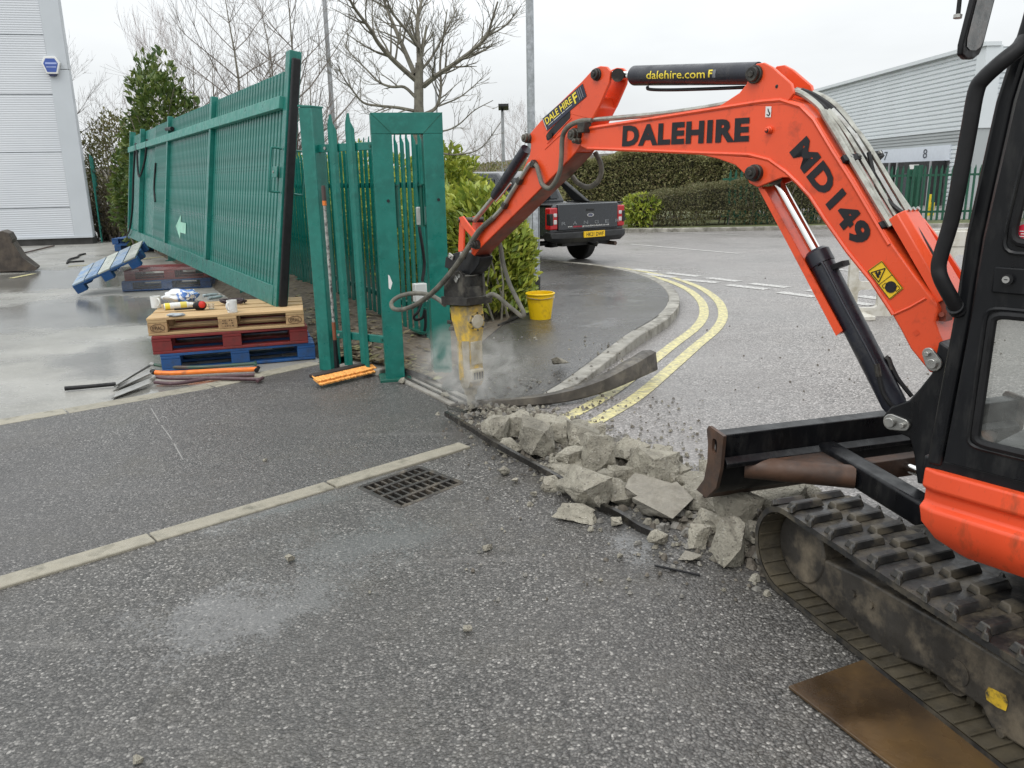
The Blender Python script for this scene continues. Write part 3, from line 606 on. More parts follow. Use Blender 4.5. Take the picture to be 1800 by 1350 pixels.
# hook sticker and warning sticker
mb = MB(); mb.add(equad([(1345, 206), (1355, 206), (1356, 187), (1346, 187)], BW+.003), [(0, 1, 2, 3)]); hs = mb.build('hook_sticker', m_white, boom, smooth=0, rc=False)
mb = MB(); mb.tube(crom([e(1350, 191, BW+.004), e(1351, 196, BW+.004), e(1353, 199, BW+.004), e(1351, 203, BW+.004), e(1348, 201, BW+.004)], 4), .0022, 5); mb.build('hook_symbol', m_blk, hs)
bl, br, tr, tl = equad([(1525, 476), (1564, 527), (1588, 507), (1550, 458)], BW+.003)   # long side runs down the boom
mb = MB(); mb.add([bl, br, tr, tl], [(0, 1, 2, 3)]); ws = mb.build('warning_sticker', m_ysticker, boom, smooth=0, rc=False)
qm = quadmap(bl, br, tl, tr, EZ*.002)
mb = MB()
def stroke(pts, w, cyc=True):
    n = len(pts)
    for i in range(n if cyc else n-1):
        a = V(qm(*pts[i])); b = V(qm(*pts[(i+1) % n])); d = (b-a).normalized(); s_ = d.cross(EZ)*w; mb.add([a-s_, a+s_, b+s_, b-s_], [(0, 1, 2, 3)])
stroke([(.02, .02), (.98, .02), (.98, .98), (.02, .98)], .0012)
stroke([(.10, .10), (.44, .12), (.24, .9)], .0018); stroke([(.5, .04), (.5, .96)], .001, False)
for c in [(.2, .33), (.26, .3), (.27, .42), (.24, .5), (.31, .28)]: a = qm(*c); mb.add([a+EX*.006, a+EY*.007, a-EX*.006, a-EY*.005], [(0, 1, 2, 3)])
ell = [(.75+.16*math.cos(t*math.pi/8)*(1 if abs(math.cos(t*math.pi/8)) > .2 else .6), .5+.34*math.sin(t*math.pi/8)) for t in range(16)]
mb.add([qm(*p) for p in ell], [tuple(range(16))]); stroke([(.57, .14), (.66, .14), (.66, .42), (.57, .42)], .001); stroke([(.84, .6), (.94, .6), (.94, .86), (.84, .86)], .001)
mb.build('warning_symbols', m_blk, ws, smooth=0, rc=False)
# pipes along the boom -------------------------------------------------
def pipe(px, r, mat, nm='hydraulic_pipe', n=8, par=None, sm=5):
    return MB().tube(crom([e(*p) for p in px], sm), r, n).build(nm, mat, par or exc)
pipe([(1036, 213, .05), (1050, 210, .05), (1100, 206, .05), (1180, 198, .05), (1260, 186, .05), (1330, 171, .05), (1372, 163, .05), (1395, 161, .05), (1412, 166, .05), (1440, 188, .05), (1452, 208, .05), (1475, 245, .05), (1500, 288, .05), (1552, 375, .05), (1566, 398, .05)], .0115, m_pipe)
for k, o_ in enumerate((.025, .002, -.021, -.044)):
    pipe([(1449+k*7, 195-k, o_), (1462+k*8, 211-k, o_), (1482+k*10, 243-k*2, o_), (1505+k*11, 284-k*3, o_), (1557+k*11, 372-k*3, o_), (1573+k*11, 396-k*3, o_)], .0095, m_pipe if k != 2 else m_steel)
pipe([(1400, 158, -.06), (1432, 165, -.07), (1462, 180, -.07), (1487, 205, -.07), (1510, 240, -.07), (1540, 287, -.07), (1608, 384, -.07)], .012, m_pipe)
for k, o_ in enumerate((-.01, -.035)):
    h_ = k*13; pipe([(1396+h_, 160, o_), (1420+h_, 170, o_), (1448+h_, 190, o_), (1470+h_, 214, o_), (1488+h_, 238, o_), (1498+h_, 256, o_)], .0125, m_hoseb, 'boom_hose')
    MB().tube([e(1488+h_, 238, o_), e(1504+h_, 266, o_)], .0145, 8).build('hose_fitting', m_steel, exc)
pipe([(1527, 268, -.02), (1534, 300, -.01), (1545, 335, 0), (1570, 362, .0), (1600, 385, .0), (1610, 400, .01), (1640, 450, .02), (1662, 490, .02), (1672, 520, .0)], .0085, m_hoseb, 'boom_hose')
# pipe clamps
def clamp(a, b, w, h, nm='pipe_clamp'):
    mb = MB(); mb.beam(e(*a), e(*b), w, h, up=(e(1500, 314)-e(1467, 263))); o = mb.build(nm, m_black, exc, bev=.003)
    for t in (.12, .35, .6, .85):
        p = e(*a).lerp(e(*b), t); n_ = (e(1467, 263)-e(1500, 314)).normalized(); nn = EZ.cross(n_).normalized(); nn = nn if nn.z > 0 else -nn
        MB().cyl(p+nn*(w*.45), p+nn*(w*.5+.008), .007, 8).build('clamp_bolt', m_steel, o)
clamp((1477, 285, .07), (1546, 276, -.1), .05, .028)
clamp((1541, 402, .07), (1606, 386, -.085), .05, .028)
mb = MB(); mb.box(e(1372, 158, .05), (.045, .05, .04), Matrix((EX, EY, EZ)).transposed()); mb.cyl(e(1366, 152, .05), e(1366, 152, .078), .008, 8); mb.build('pipe_clamp', m_darkst, exc, bev=.004)
# hose cover low on the boom
cv = [V(e(1563, 384, .06)), V(e(1649, 532, .06))]; cn = EZ.cross((cv[1]-cv[0]).normalized()); cn = cn if cn.z > 0 else -cn
mb = MB(); prof = [(.055, -.005), (.055, .028), (.035, .05), (-.06, .05), (-.085, .025)]
for c in cv:
    pass
vs = [c+EZ*(o_-.06)+cn*h for c in cv for o_, h in prof]; n_ = len(prof)
mb.add(vs, [(i, i+1, n_+i+1, n_+i) for i in range(n_-1)]+[tuple(range(n_)), tuple(range(n_, 2*n_))]); hc = mb.build('hose_cover', m_orange, exc, bev=.003)
for t in (.2, .5, .8): p = cv[0]+EZ*(lerp(.03, -.08, t)-.06)+cn*.05; MB().cyl(p, p+cn*.006, .008, 8).build('cover_bolt', m_steel, hc)
mb = MB(); sid = [e(1590, 388, -.09), e(1622, 384, -.09), e(1650, 420, -.09), e(1690, 480, -.09), e(1690, 560, -.09), e(1660, 560, -.09)]
mb.add(sid+[p-EZ*.012 for p in sid], [tuple(range(6)), tuple(range(6, 12))]+[(i, (i+1) % 6, 6+(i+1) % 6, 6+i) for i in range(6)]); mb.build('side_guard', m_orange, exc)
mb = MB(); mb.box(e(1657, 545, .02), (.05, .07, .05), Matrix((EX, EY, EZ)).transposed()); mb.cyl(e(1655, 553, .04), e(1655, 553, .06), .009, 8); mb.build('hose_bracket', m_brownor, exc)
mb = MB(FB); a, b = e2(1611, 585, BW); mb.add([(a-.012, b, BW+.002), (a, b+.012, BW+.002), (a+.012, b, BW+.002), (a, b-.012, BW+.002)], [(0, 1, 2, 3)]); mb.build('diamond_mark', m_orange_d, boom, smooth=0)
# swing post ---------------------------------------------------------
sp_px = [(1650, 600), (1637, 657), (1613, 687), (1597, 704), (1565, 716), (1551, 733), (1555, 752), (1598, 770), (1606, 800), (1612, 850), (1680, 860), (1680, 620)]
eprism(sp_px, .10, -.10, .1).build('swing_post', m_black, exc, bev=.006)
def pinplate(x, y, x2, y2, r, o):
    a, b = e(x, y, o), e(x2, y2, o); d = (b-a).normalized(); s_ = EZ.cross(d); pts = []
    for k in range(9): t = math.pi*k/8; pts.append(a+(-d*math.sin(t)+s_*math.cos(t))*r)
    for k in range(9): t = math.pi*k/8; pts.append(b+(d*math.sin(t)-s_*math.cos(t))*r*.75)
    n_ = len(pts); mb = MB(); mb.add(pts+[p+EZ*.012 for p in pts], [tuple(range(n_)), tuple(range(n_, 2*n_))]+[(i, (i+1) % n_, n_+(i+1) % n_, n_+i) for i in range(n_)])
    mb.cyl(a+EZ*.01, a+EZ*.028, r*.62, 16); mb.cyl(b+EZ*.01, b+EZ*.026, r*.36, 6); return mb.build('pin_retainer', m_steel, exc, bev=.002)
pinplate(1569, 741, 1590, 746, .030, .101); pinplate(1643, 638, 1634, 621, .028, .101)
# breaker ------------------------------------------------------------
brk = eprism([(790, 538), (824, 538), (827, 560), (826, 585), (824, 600), (826, 655), (827, 668), (824, 682), (813, 682), (810, 675), (807, 660), (803, 600), (798, 580), (792, 560)], .055, -.055, .055).build('breaker_body', m_yellow, exc, bev=.012, seg=3)
RCc = e(826, 566, .055)-EZ*.045
def ring(r, a, h, mat, nm): p = RCc+EX*a; mb = MB(); mb.cyl(p, p+EX*h, r, 24, r*.94); return mb.build(nm, mat, brk, bev=.003)
ring(.062, -.012, .03, m_yellow, 'accumulator_cover'); ring(.047, .012, .014, m_dusty, 'accumulator_cap')
for k in range(8):
    a = k*math.pi/4; p = RCc+EX*.018+(EZ*math.cos(a)+EY*math.sin(a))*.054; MB().cyl(p-EX*.004, p+EX*.007, .006, 6).build('cap_bolt', m_darkst, brk)
for pp in [(796, 566), (799, 578)]:
    mb = MB(); mb.cyl(e(*pp, .0), e(pp[0]-10, pp[1], .03), .013, 10); mb.build('port_fitting', m_darkst, brk)
eprism([(807, 600), (812, 600), (817, 668), (809, 668)], .062, .05, .055).build('side_rib', m_yellow, brk, bev=.003)
RB = Matrix((EX, EY, EZ)).transposed(); wc = e(825, 622, .055)-EZ*.055; mb = MB(); mb.box(wc+EX*.003, (.012, .15, .085), RB); mb.build('wear_plate', m_dusty, brk, bev=.004)
wc = e(827, 661, .055)-EZ*.045; mb = MB(); mb.box(wc, (.05, .085, .10), RB); mb.build('lower_bushing', m_dusty, brk, bev=.012, seg=3)
eprism([(803, 600), (824, 600), (827, 668), (824, 682), (813, 682), (807, 660)], .0575, .054, .055).build('dusty_flank', m_dusty, brk)
mb = MB()
for k in range(4): mb.bb((0, 0, 0), (0, 0, 0)) if False else mb.box(wc+EX*.026+EZ*(.03-k*.02), (.006, .045, .009), RB)
tag(mb.build('bushing_slots', m_darkst, brk), kind='stuff')
ct = (e(820, 668, .05)+e(836, 668, .05)+e(820, 668, -.05)+e(836, 668, -.05))/4
tipw = e(829, 727, 0); axd = (tipw-e(822, 560, 0)).normalized()
c0 = tipw-axd*.27; mb = MB(); mb.tube([c0, c0+axd*.02, c0+axd*.075, c0+axd*.1], [.058, .064, .062, .048], 16); mb.build('lower_collar', m_dusty, brk, bev=.004)
mb = MB(); mb.tube([c0+axd*.1, c0+axd*.135], [.044, .04], 16); mb.build('nose_ring', m_dusty, brk)
mb = MB(); mb.tube([c0+axd*.12, tipw-axd*.03, tipw+axd*.05], [.027, .026, .006], 12); mb.build('chisel', m_dusty, brk)
# hitch bracket over the breaker
br_ = eprism([(775, 521), (821, 524), (820, 538), (776, 536)], .10, -.10, .1).build('mounting_plate', m_darkst, exc, bev=.003)
for o0, o1 in ((.085, .065), (-.065, -.085)):
    eprism([(780, 523), (780, 486), (786, 478), (806, 476), (813, 484), (816, 524)], o0, o1, .085).build('bracket_cheek', m_darkst, br_, bev=.003)
eprism([(800, 524), (802, 506), (812, 506), (814, 524)], .066, -.066, .085).build('cross_plate', m_darkst, br_, bev=.003)
MB().cyl(e(806, 485, .09), e(806, 485, .085)-EZ*.175, .014, 12).build('hitch_pin', m_steel, br_)

hit = eprism([(781, 470), (783, 452), (795, 446), (815, 440), (832, 446), (844, 452), (842, 464), (834, 476), (826, 484), (806, 478), (792, 474)], .05, -.05, .05).build('quick_hitch', m_black, exc, bev=.005)
for x, y in [(793, 451), (813, 449)]:
    mb = MB(); p = e(x, y, .055); mb.box(p, (.05, .032, .012), Matrix((EX, EY, EZ)).transposed()@Matrix.Rotation(rad(-20), 3, 'Z')); mb.cyl(p+EZ*.004, p+EZ*.014, .009, 10); mb.build('lock_plate', m_steel, hit, bev=.003)
mb = MB(); mb.box(e(802, 491, .09), (.035, .035, .012), Matrix((EX, EY, EZ)).transposed()@Matrix.Rotation(rad(-35), 3, 'Z')); mb.build('lock_plate', m_steel, br_, bev=.003)
# bucket cylinder and links
ka, kb = e(925, 262, .0), e(869, 346, 0); kd = (kb-ka).normalized()
kc = MB().tube([ka, kb-kd*.02, kb], [.031, .031, .025], 18).build('bucket_cylinder', m_navy, exc)
MB().cyl(kb, e(834, 388, 0), .0155, 14).build('piston_rod', m_pipe, kc)
MB().tube([e(898, 322, .035), e(884, 340, .035), e(872, 354, .03)], .006, 6).build('side_pipe', m_steel, kc)
MB().cyl(e(806, 387, .055), e(850, 386, -.06), .016, 16).build('link_pin', m_darkst, exc)
for o_ in (.045, -.055):
    mb = MB(); mb.cyl(e(811, 387, o_), e(811, 387, o_-.035), .021, 16); mb.build('link_boss', m_orange, exc)
    eprism([(808, 382), (815, 380), (822, 390), (851, 425), (845, 433), (812, 396)], o_+.012, o_, .05).build('side_link', m_orange, exc, bev=.002)
    eprism([(805, 390), (813, 392), (812, 440), (818, 448), (806, 450), (803, 440)], o_-.004, o_-.018, .05).build('bucket_link', m_orange, exc, bev=.002)
pin(838, 430, .022, AW+.01, .03); pin(836, 430, .014, AW+.02, .035)
# hoses on the arm and to the breaker
pipe([(1040, 212, .07), (1020, 213, .085), (1000, 222, .09), (989, 240, .09), (987, 275, .09), (983, 305, .09), (968, 330, .095), (954, 325, .09), (948, 308, .085), (944, 293, .08), (937, 286, .078)], .0125, m_hose, 'arm_hose', 10)
pipe([(937, 286, .078), (929, 292, .076), (915, 314, .076), (900, 338, .076), (884, 364, .076), (868, 382, .076)], .0125, m_pipe, 'arm_pipe', 10)
for x, y in [(938, 288), (913, 318), (887, 361)]: mb = MB(); mb.box(e(x, y, .078), (.03, .035, .03), Matrix((EX, EY, EZ)).transposed()@Matrix.Rotation(rad(-40), 3, 'Z')); mb.build('pipe_saddle', m_darkst, exc, bev=.004)
pipe([(868, 382, .076), (850, 398, .08), (838, 412, .085), (815, 448, .10), (792, 480, .12), (765, 510, .13), (740, 530, .14), (712, 543, .14), (693, 543, .12), (688, 533, .08), (700, 522, .04), (722, 516, .0), (750, 517, -.01), (770, 526, -.01), (782, 536, 0)], .0155, m_hose, 'breaker_hose', 10, sm=8)
pipe([(1046, 268, -.07), (1055, 285, -.08), (1057, 303, -.09), (1049, 321, -.09), (1033, 329, -.09), (1016, 322, -.08), (1006, 310, -.07)], .0135, m_hose, 'arm_hose', 10)
pipe([(876, 420, -.07), (881, 440, -.09), (885, 465, -.10), (896, 500, -.12), (912, 532, -.14), (921, 551, -.15), (918, 556, -.15), (908, 549, -.14), (890, 534, -.1), (876, 522, -.07), (865, 517, -.05), (856, 521, -.03)], .0135, m_hose, 'breaker_hose', 10, sm=8)
# spiral wrap on the breaker hose
P = crom([e(*p) for p in [(846, 402, .081), (838, 412, .085), (815, 448, .10), (792, 480, .12), (765, 510, .13), (740, 530, .14), (722, 540, .14)]], 16); mb = MB()
for i in range(0, len(P)-1): mb.tube([P[i]-tang(P, i)*.0035, P[i]+tang(P, i)*.0035], .0175, 9)
mb.build('spiral_wrap', m_hose, exc)
# ---------------------------------------------------------------- excavator: cab and upper body
CO = .75
def cq(x, y, o=CO): return e2(x, y, o)
def cw(a, b, o=CO): return BP+EX*a+EY*b+EZ*o
# turntable and main frame
mb = MB(FB); mb.bb((.40, .45, -.7), (1.7, .60, .62)); mb.build('main_frame', m_black, exc, bev=.02)
mb = MB(); c = cw(.75, 0, 0); mb.cyl(V((c.x, c.y, .25)), V((c.x, c.y, .44)), .38, 28); mb.build('slew_ring', m_darkst, exc)
mb = MB(FB); mb.bb((.9, .60, -.72), (1.75, 1.25, .3)); mb.build('engine_hood', m_orange, exc, bev=.06, seg=4)
# orange side skirt: profile lofted along the machine
prof = [(.752, .672, .344), (.776, .668, .342), (.782, .618, .342), (.766, .606, .345), (.766, .575, .345), (.788, .562, .343), (.79, .52, .352), (.772, .475, .385), (.742, .438, .44), (.715, .438, .44), (.715, .672, .36)]
mb = MB(FB); n_ = len(prof); rows = [0, .04, .3, .8, 1.4]
for k, q in enumerate(rows):
    for off, z, a0 in prof:
        mb.v.append(mb.w((a0+q, z-(.012*q), off-(.014 if k == 0 else 0))))
for k in range(len(rows)-1):
    for i in range(n_): mb.f.append((k*n_+i, k*n_+(i+1) % n_, (k+1)*n_+(i+1) % n_, (k+1)*n_+i))
mb.f.append(tuple(range(n_))); mb.f.append(tuple((len(rows)-1)*n_+i for i in range(n_)))
mb.build('side_skirt', m_orange_d, exc, bev=.006, seg=3)
mb = MB(FB); mb.bb((.335, .66, .70), (1.7, .70, .758)); mb.build('sill', m_black, exc, bev=.006)
# front pillar (left) and the rest of the cab frame
pil = [cq(1632, 813), cq(1680, 553), cq(1700, 418), cq(1753, 180), cq(1797, 40), (.47, 2.0), (.51, 2.0), (.475, 1.776), (.444, 1.605), (.415, 1.286), (.408, 1.09), (.385, .68)]
MB(FB).prism(pil, .68, .765).build('cab_pillar', m_black, exc, bev=.01, seg=3)
def inset(b, d=0): return b
win1 = rquad([V((.462, .772, 0)), V((1.02, .765, 0)), V((1.02, 1.112, 0)), V((.465, 1.106, 0))], .06)
win2 = rquad([V((.482, 1.28, 0)), V((1.02, 1.28, 0)), V((1.06, 1.9, 0)), V((.545, 1.9, 0))], .06)
outer = [(.392, .70), (1.1, .70), (1.16, 1.98), (.52, 1.98), (.485, 1.776), (.455, 1.605), (.424, 1.286), (.416, 1.09)]
vs, fs = holed(outer, [[(p.x, p.y) for p in win1], [(p.x, p.y) for p in win2]], .03)
mb = MB(FB); mb.add([(a, b, c+.752) for a, b, c in vs], fs); door = mb.build('cab_door', m_black, exc, bev=.004)
for nm, wpts in (('window_seal', win1), ('window_seal', win2)):
    P = [(p.x, p.y, .769) for p in wpts]; mb = MB(FB); mb.tube(P+[P[0]], .011, 8, cap=False); mb.build(nm, m_hoseb, door)
    P2 = []; cx = sum(p.x for p in wpts)/len(wpts); cy = sum(p.y for p in wpts)/len(wpts)
    for p in wpts: P2.append((cx+(p.x-cx)*1.06, cy+(p.y-cy)*1.08, .768))
    mb = MB(FB); mb.tube(P2+[P2[0]], .006, 6, cap=False); mb.build('door_moulding', m_black, door)
    mb = MB(FB); mb.add([(p.x, p.y, .755) for p in wpts], [tuple(range(len(wpts)))]); mb.build('window_pane', m_glass, door, smooth=0)
mb = MB(FB); mb.bb((.455, 1.158, .766), (.60, 1.222, .774)); mb.build('lock_plate', m_black, door, bev=.004)
a, b = cq(1773, 491, .775); mb = MB(FB); mb.cyl((a, b, .772), (a, b, .784), .013, 20); lk = mb.build('door_lock', m_hoseb, door)
mb = MB(FB); mb.cyl((a-.002, b, .783), (a-.002, b, .787), .0085, 18); mb.build('lock_barrel', m_chrome, lk)
mb = MB(FB); mb.bb((a-.005, b-.0012, .787), (a+.002, b+.0012, .788)); mb.build('keyhole', m_blk, lk)
a, b = cq(1802, 412, .757); mb = MB(FB); mb.lathe([(.02, 0), (.02, .001)], (0, 0, 0), 20); mb2 = MB(FB); mb2.cyl((a, b, .757), (a, b, .758), .024, 24); st = mb2.build('round_red_sticker', M('red_sticker', (.62, .02, .05), .4, var=.05), door)
mb = MB(FB)
for k, (w_, yy) in enumerate([(.012, .006), (.009, .0), (.011, -.006), (.007, -.011)]): mb.bb((a-w_, b+yy, .7585), (a+w_, b+yy+.0022, .7588))
mb.build('sticker_print', m_white, st)
# other cab posts, roof, rear glass, seat
mb = MB(FB); mb.bb((.42, .60, -.22), (1.5, .70, .70)); mb.build('cab_floor', m_black, exc)
for (a0, z0, a1, z1, o) in [(.35, .68, .5, 1.98, -.22), (1.42, .68, 1.36, 1.98, .70), (1.42, .68, 1.36, 1.98, -.22), (1.08, .68, 1.12, 1.98, .73)]:
    mb = MB(); mb.beam(cw(a0, z0, o), cw(a1, z1, o), .05, .06, up=EZ); mb.build('cab_pillar', m_black, exc, bev=.008)
mb = MB(FB); mb.bb((.46, 1.98, -.26), (1.42, 2.06, .78)); mb.build('cab_roof', m_black, exc, bev=.03, seg=3)
mb = MB(FB); mb.bb((.36, .68, -.24), (1.42, .98, -.21)); mb.build('cab_side_panel', m_black, exc)
m_seat = M('grey_seat_cloth', (.16, .15, .135), .85, var=.2)
mb = MB(FB); mb.bb((.72, .70, .1), (1.15, .98, .52)); seat = mb.build('seat', m_seat, exc, bev=.05, seg=3)
mb = MB(FB); mb.box((1.2, 1.3, .3), (.12, .7, .44), Matrix.Rotation(rad(-8), 3, 'Z')); mb.build('seat_back', m_seat, seat, bev=.05, seg=3)
for o_ in (.06, .56):
    mb = MB(FB); mb.bb((.62, .70, o_-.08), (1.0, 1.0, o_+.08)); cons = mb.build('control_console', m_black, exc, bev=.03)
    mb = MB(FB); mb.tube([(.7, 1.0, o_), (.68, 1.12, o_), (.67, 1.17, o_)], [.012, .014, .022], 10); mb.build('joystick', m_hoseb, cons)
for o_ in (.2, .4):
    mb = MB(FB); mb.tube([(.52, .7, o_), (.54, 1.0, o_), (.58, 1.08, o_)], .011, 8); mb.build('travel_lever', m_hoseb, exc)
# grab rail and mirror
P = [e(x, y, o) for x, y, o in [(1800, 72, .77), (1790, 86, .79), (1762, 108, .81), (1730, 137, .82), (1716, 160, .82), (1703, 230, .82), (1690, 300, .82), (1673, 385, .82), (1655, 445, .82), (1650, 470, .82), (1655, 492, .82), (1672, 524, .80), (1686, 548, .77)]]
MB().tube(crom(P, 5), .0185, 14).build('grab_rail', m_hoseb, exc)
MB().cyl(e(1678, 538, .79), e(1684, 546, .765), .021, 12).build('rail_socket', m_black, exc)
mo = BP+EX*.22; 
def mq(x, y): return PL(x, y, mo+EZ*.9, HU)
mpx = [(1700, 104), (1692, 96), (1693, 78), (1714, -5), (1724, -52), (1735, -62), (1752, -62), (1758, -50), (1752, -10), (1729, 80), (1722, 96), (1712, 104)]
mb = MB(); F_ = [mq(x, y) for x, y in mpx]; n_ = len(F_); mb.add(F_+[p+HU*.016 for p in F_], [tuple(range(n_)), tuple(range(n_, 2*n_))]+[(i, (i+1) % n_, n_+(i+1) % n_, n_+i) for i in range(n_)])
mir = mb.build('mirror', m_hoseb, exc, bev=.004)
cx = sum((p for p in F_), V())/n_; mb = MB(); mb.add([cx+(p-cx)*.80-HU*.002 for p in F_], [tuple(range(n_))]); mb.build('mirror_glass', M('dusty_mirror_glass', (.20, .22, .22), .3, var=.3, sc=20, dirt=(.3, .3, .29), da=.5, dsc=16), mir, smooth=0)
MB().tube([mq(1684, 26), mq(1690, -30), mq(1740, -40)], .006, 8).build('mirror_stay', m_hoseb, mir)
MB().cyl(mq(1684, 26), mq(1683, 32), .011, 8).build('stay_end', m_steel, mir)
# ---------------------------------------------------------------- undercarriage
TO = V((.94, 2.5, .012)); TT = V((-.24, .81, 0)).normalized(); TP = V((TT.y, -TT.x, 0))
FT = (TO, TT, EY, TP)
def tq(x, y, o): d = PL(x, y, TO+TP*o, TP)-TO; return (d.dot(TT), d.z)
RI, SF, SR = .16, .045, -1.42
def loop(r, n=14, zc=RI):
    o = []
    for k in range(n+1): a = rad(90-180*k/n); o.append((SF+r*math.cos(a), zc+r*math.sin(a)))
    m_ = 26
    for k in range(1, m_): o.append((lerp(SF, SR, k/m_), zc-r))
    for k in range(n+1): a = rad(270-180*k/n); o.append((SR+r*math.cos(a), zc+r*math.sin(a)))
    for k in range(1, m_): t = k/m_; o.append((lerp(SR, SF, t), zc+r-.012*math.sin(math.pi*t)))
    return o
def ring_len(P): return sum((V((*P[i], 0))-V((*P[i-1], 0))).length for i in range(len(P)))
def at_loop(P, d):
    n = len(P)
    for i in range(n):
        a = V((*P[i], 0)); b = V((*P[(i+1) % n], 0)); L = (b-a).length
        if d <= L: return a.lerp(b, d/L), (b-a)/L
        d -= L
    return V((*P[0], 0)), V((1, 0, 0))
lug = None
def make_track(o0, o1):
    out_, in_ = loop(RI), loop(RI-.02); n = len(out_); mb = MB(FT)
    vs = [(p[0], p[1], o0) for p in out_]+[(p[0], p[1], o1) for p in out_]; mb.add(vs, [(i, (i+1) % n, n+(i+1) % n, n+i) for i in range(n)])
    vs = [(p[0], p[1], o) for o in (o0, o1) for q in (0,) for p in out_]; 
    for o in (o0, o1):
        mb.add([(p[0], p[1], o) for p in out_]+[(p[0], p[1], o) for p in in_], [(i, (i+1) % n, n+(i+1) % n, n+i) for i in range(n)])
    tr = mb.build('rubber_track', m_rubber, exc)
    mb = MB(FT); mb.add([(p[0], p[1], o0+.003) for p in in_]+[(p[0], p[1], o1-.003) for p in in_], [(i, (i+1) % n, n+(i+1) % n, n+i) for i in range(n)])
    ic = loop(RI-.024); tot = ring_len(ic); nb = round(tot/.052)
    mb.build('track_inner_face', m_rubberi, tr)
    mb = MB(FT); mid = (o0+o1)/2
    for k in range(nb):
        p, d = at_loop(ic, tot*k/nb); nn = V((d.y, -d.x, 0)); R_ = Matrix((d, nn, V((0, 0, 1)))).transposed()
        mb.box((p.x, p.y, o0+.055), (.006, .004, .1), R_); mb.box((p.x, p.y, o1-.055), (.006, .004, .1), R_)
        for s_ in (-1, 1): mb.box((p.x+nn.x*.018, p.y+nn.y*.018, mid+s_*.028), (.026, .045, .018), R_)
    mb.build('core_lugs', m_rubberi, tr)
    global lug
    if lug is None:
        lm = MB(); 
        lm.add([(-.022, 0, -.068), (.026, 0, -.068), (.034, 0, .06), (-.014, 0, .06), (-.012, .024, -.062), (.016, .024, -.062), (.024, .024, .052), (-.004, .024, .052), ], [(0, 1, 2, 3), (4, 7, 6, 5), (0, 4, 5, 1), (1, 5, 6, 2), (2, 6, 7, 3), (3, 7, 4, 0)])
        lm.add([(.005, 0, .05), (.034, 0, .05), (.055, 0, .085), (.03, 0, .085), (.012, .02, .05), (.027, .02, .05), (.048, .02, .08), (.036, .02, .08)], [(0, 1, 2, 3), (4, 7, 6, 5), (0, 4, 5, 1), (1, 5, 6, 2), (2, 6, 7, 3), (3, 7, 4, 0)])
        lug = lm.mesh('tread_block', None, 0); lug.materials.append(m_rubber)
        bm = bmesh.new(); bm.from_mesh(lug); bmesh.ops.recalc_face_normals(bm, faces=bm.faces); bmesh.ops.bevel(bm, geom=bm.edges[:], offset=.003, segments=1, affect='EDGES'); bm.to_mesh(lug); bm.free()
    tot = ring_len(out_); nl = round(tot/.098); inv = wm(exc).inverted(); F = Matrix((TT, EY, TP)).transposed()
    for k in range(nl):
        for s_ in (0, 1):
            p, d = at_loop(out_, tot*((k+.5*s_)/nl)); nn = V((-d.y, d.x, 0))
            zz = V((0, 0, 1 if s_ else -1)); xx = nn.cross(zz)
            R_ = F @ Matrix((xx, nn, zz)).transposed(); off = (o0+.078) if s_ == 0 else (o1-.078)
            pos = TO+TT*p.x+EY*p.y+TP*off
            mt_ = R_.to_4x4(); mt_.translation = pos
            if d.x < -.9: continue      # the blocks under the track are pressed into the ground, out of sight
            o = bpy.data.objects.new('tread_block', lug); COL.objects.link(o); o.parent = tr; o.matrix_basis = inv @ mt_
    # track frame
    sgn = 1 if o0 < .5 else -1; of = o0+.085 if sgn > 0 else o1-.085; ob = o1-.06 if sgn > 0 else o0+.06
    fpx = [(1400, 959), (1450, 984), (1511, 1012), (1644, 1088), (1769, 1163)]
    fb = [(1742, 1283), (1724, 1243), (1627, 1177), (1582, 1159), (1567, 1168), (1550, 1164), (1538, 1150), (1520, 1123), (1449, 1057), (1400, 1022), (1388, 1003), (1384, 980)]
    poly = [tq(x, y, .085) for x, y in fpx]+[(SR-.02, .23), (SR-.02, .06), (-1.0, .045)]+[tq(x, y, .085) for x, y in fb]
    mb = MB(FT); mb.prism(poly, min(of, ob), max(of, ob)); fr = mb.build('track_frame', m_frame, exc, bev=.01, seg=3)
    mb = MB(FT); zi = [(SF-.02, RI)]; mb.cyl((SF, RI, (o0+o1)/2-.07), (SF, RI, (o0+o1)/2+.07), .125, 28); mb.build('idler_wheel', m_frame, fr, bev=.008)
    mb = MB(FT); mb.cyl((SR, RI, (o0+o1)/2-.05), (SR, RI, (o0+o1)/2+.05), .13, 28); mb.build('drive_sprocket', m_frame, fr)
    for s_ in (-.32, -.62, -.95):
        mb = MB(FT); mb.cyl((s_, .075, (o0+o1)/2-.05), (s_, .075, (o0+o1)/2+.05), .05, 20); mb.build('bottom_roller', m_frame, fr)
    if sgn > 0:
        for x, y, r in [(1501, 1043, .012), (1532, 1063, .012), (1545, 1140, .011), (1762, 1288, .012)]:
            a, b = tq(x, y, of); mb = MB(FT); mb.cyl((a, b, of-.008), (a, b, of+.002), r, 10); mb.build('frame_bolt', m_frame, fr)
        a, b = tq(1685, 1182, of); mb = MB(FT); mb.cyl((a, b, of-.003), (a, b, of+.001), .036, 24); mb.build('grease_cover', m_frame, fr)
        
        qd = [tq(x, y, of-.002) for x, y in [(1732, 1217), (1738, 1207), (1768, 1222), (1772, 1236), (1768, 1250), (1752, 1243), (1734, 1230)]]
        mb = MB(FT); mb.add([(a, b, of-.002) for a, b in qd], [tuple(range(7))]); ys = mb.build('torn_yellow_sticker', M('torn_yellow', (.66, .43, .03), .6, var=.2, dirt=(.05, .045, .03), da=.55, dsc=40), fr, smooth=0)
make_track(0, .3)
make_track(1.2, 1.5)
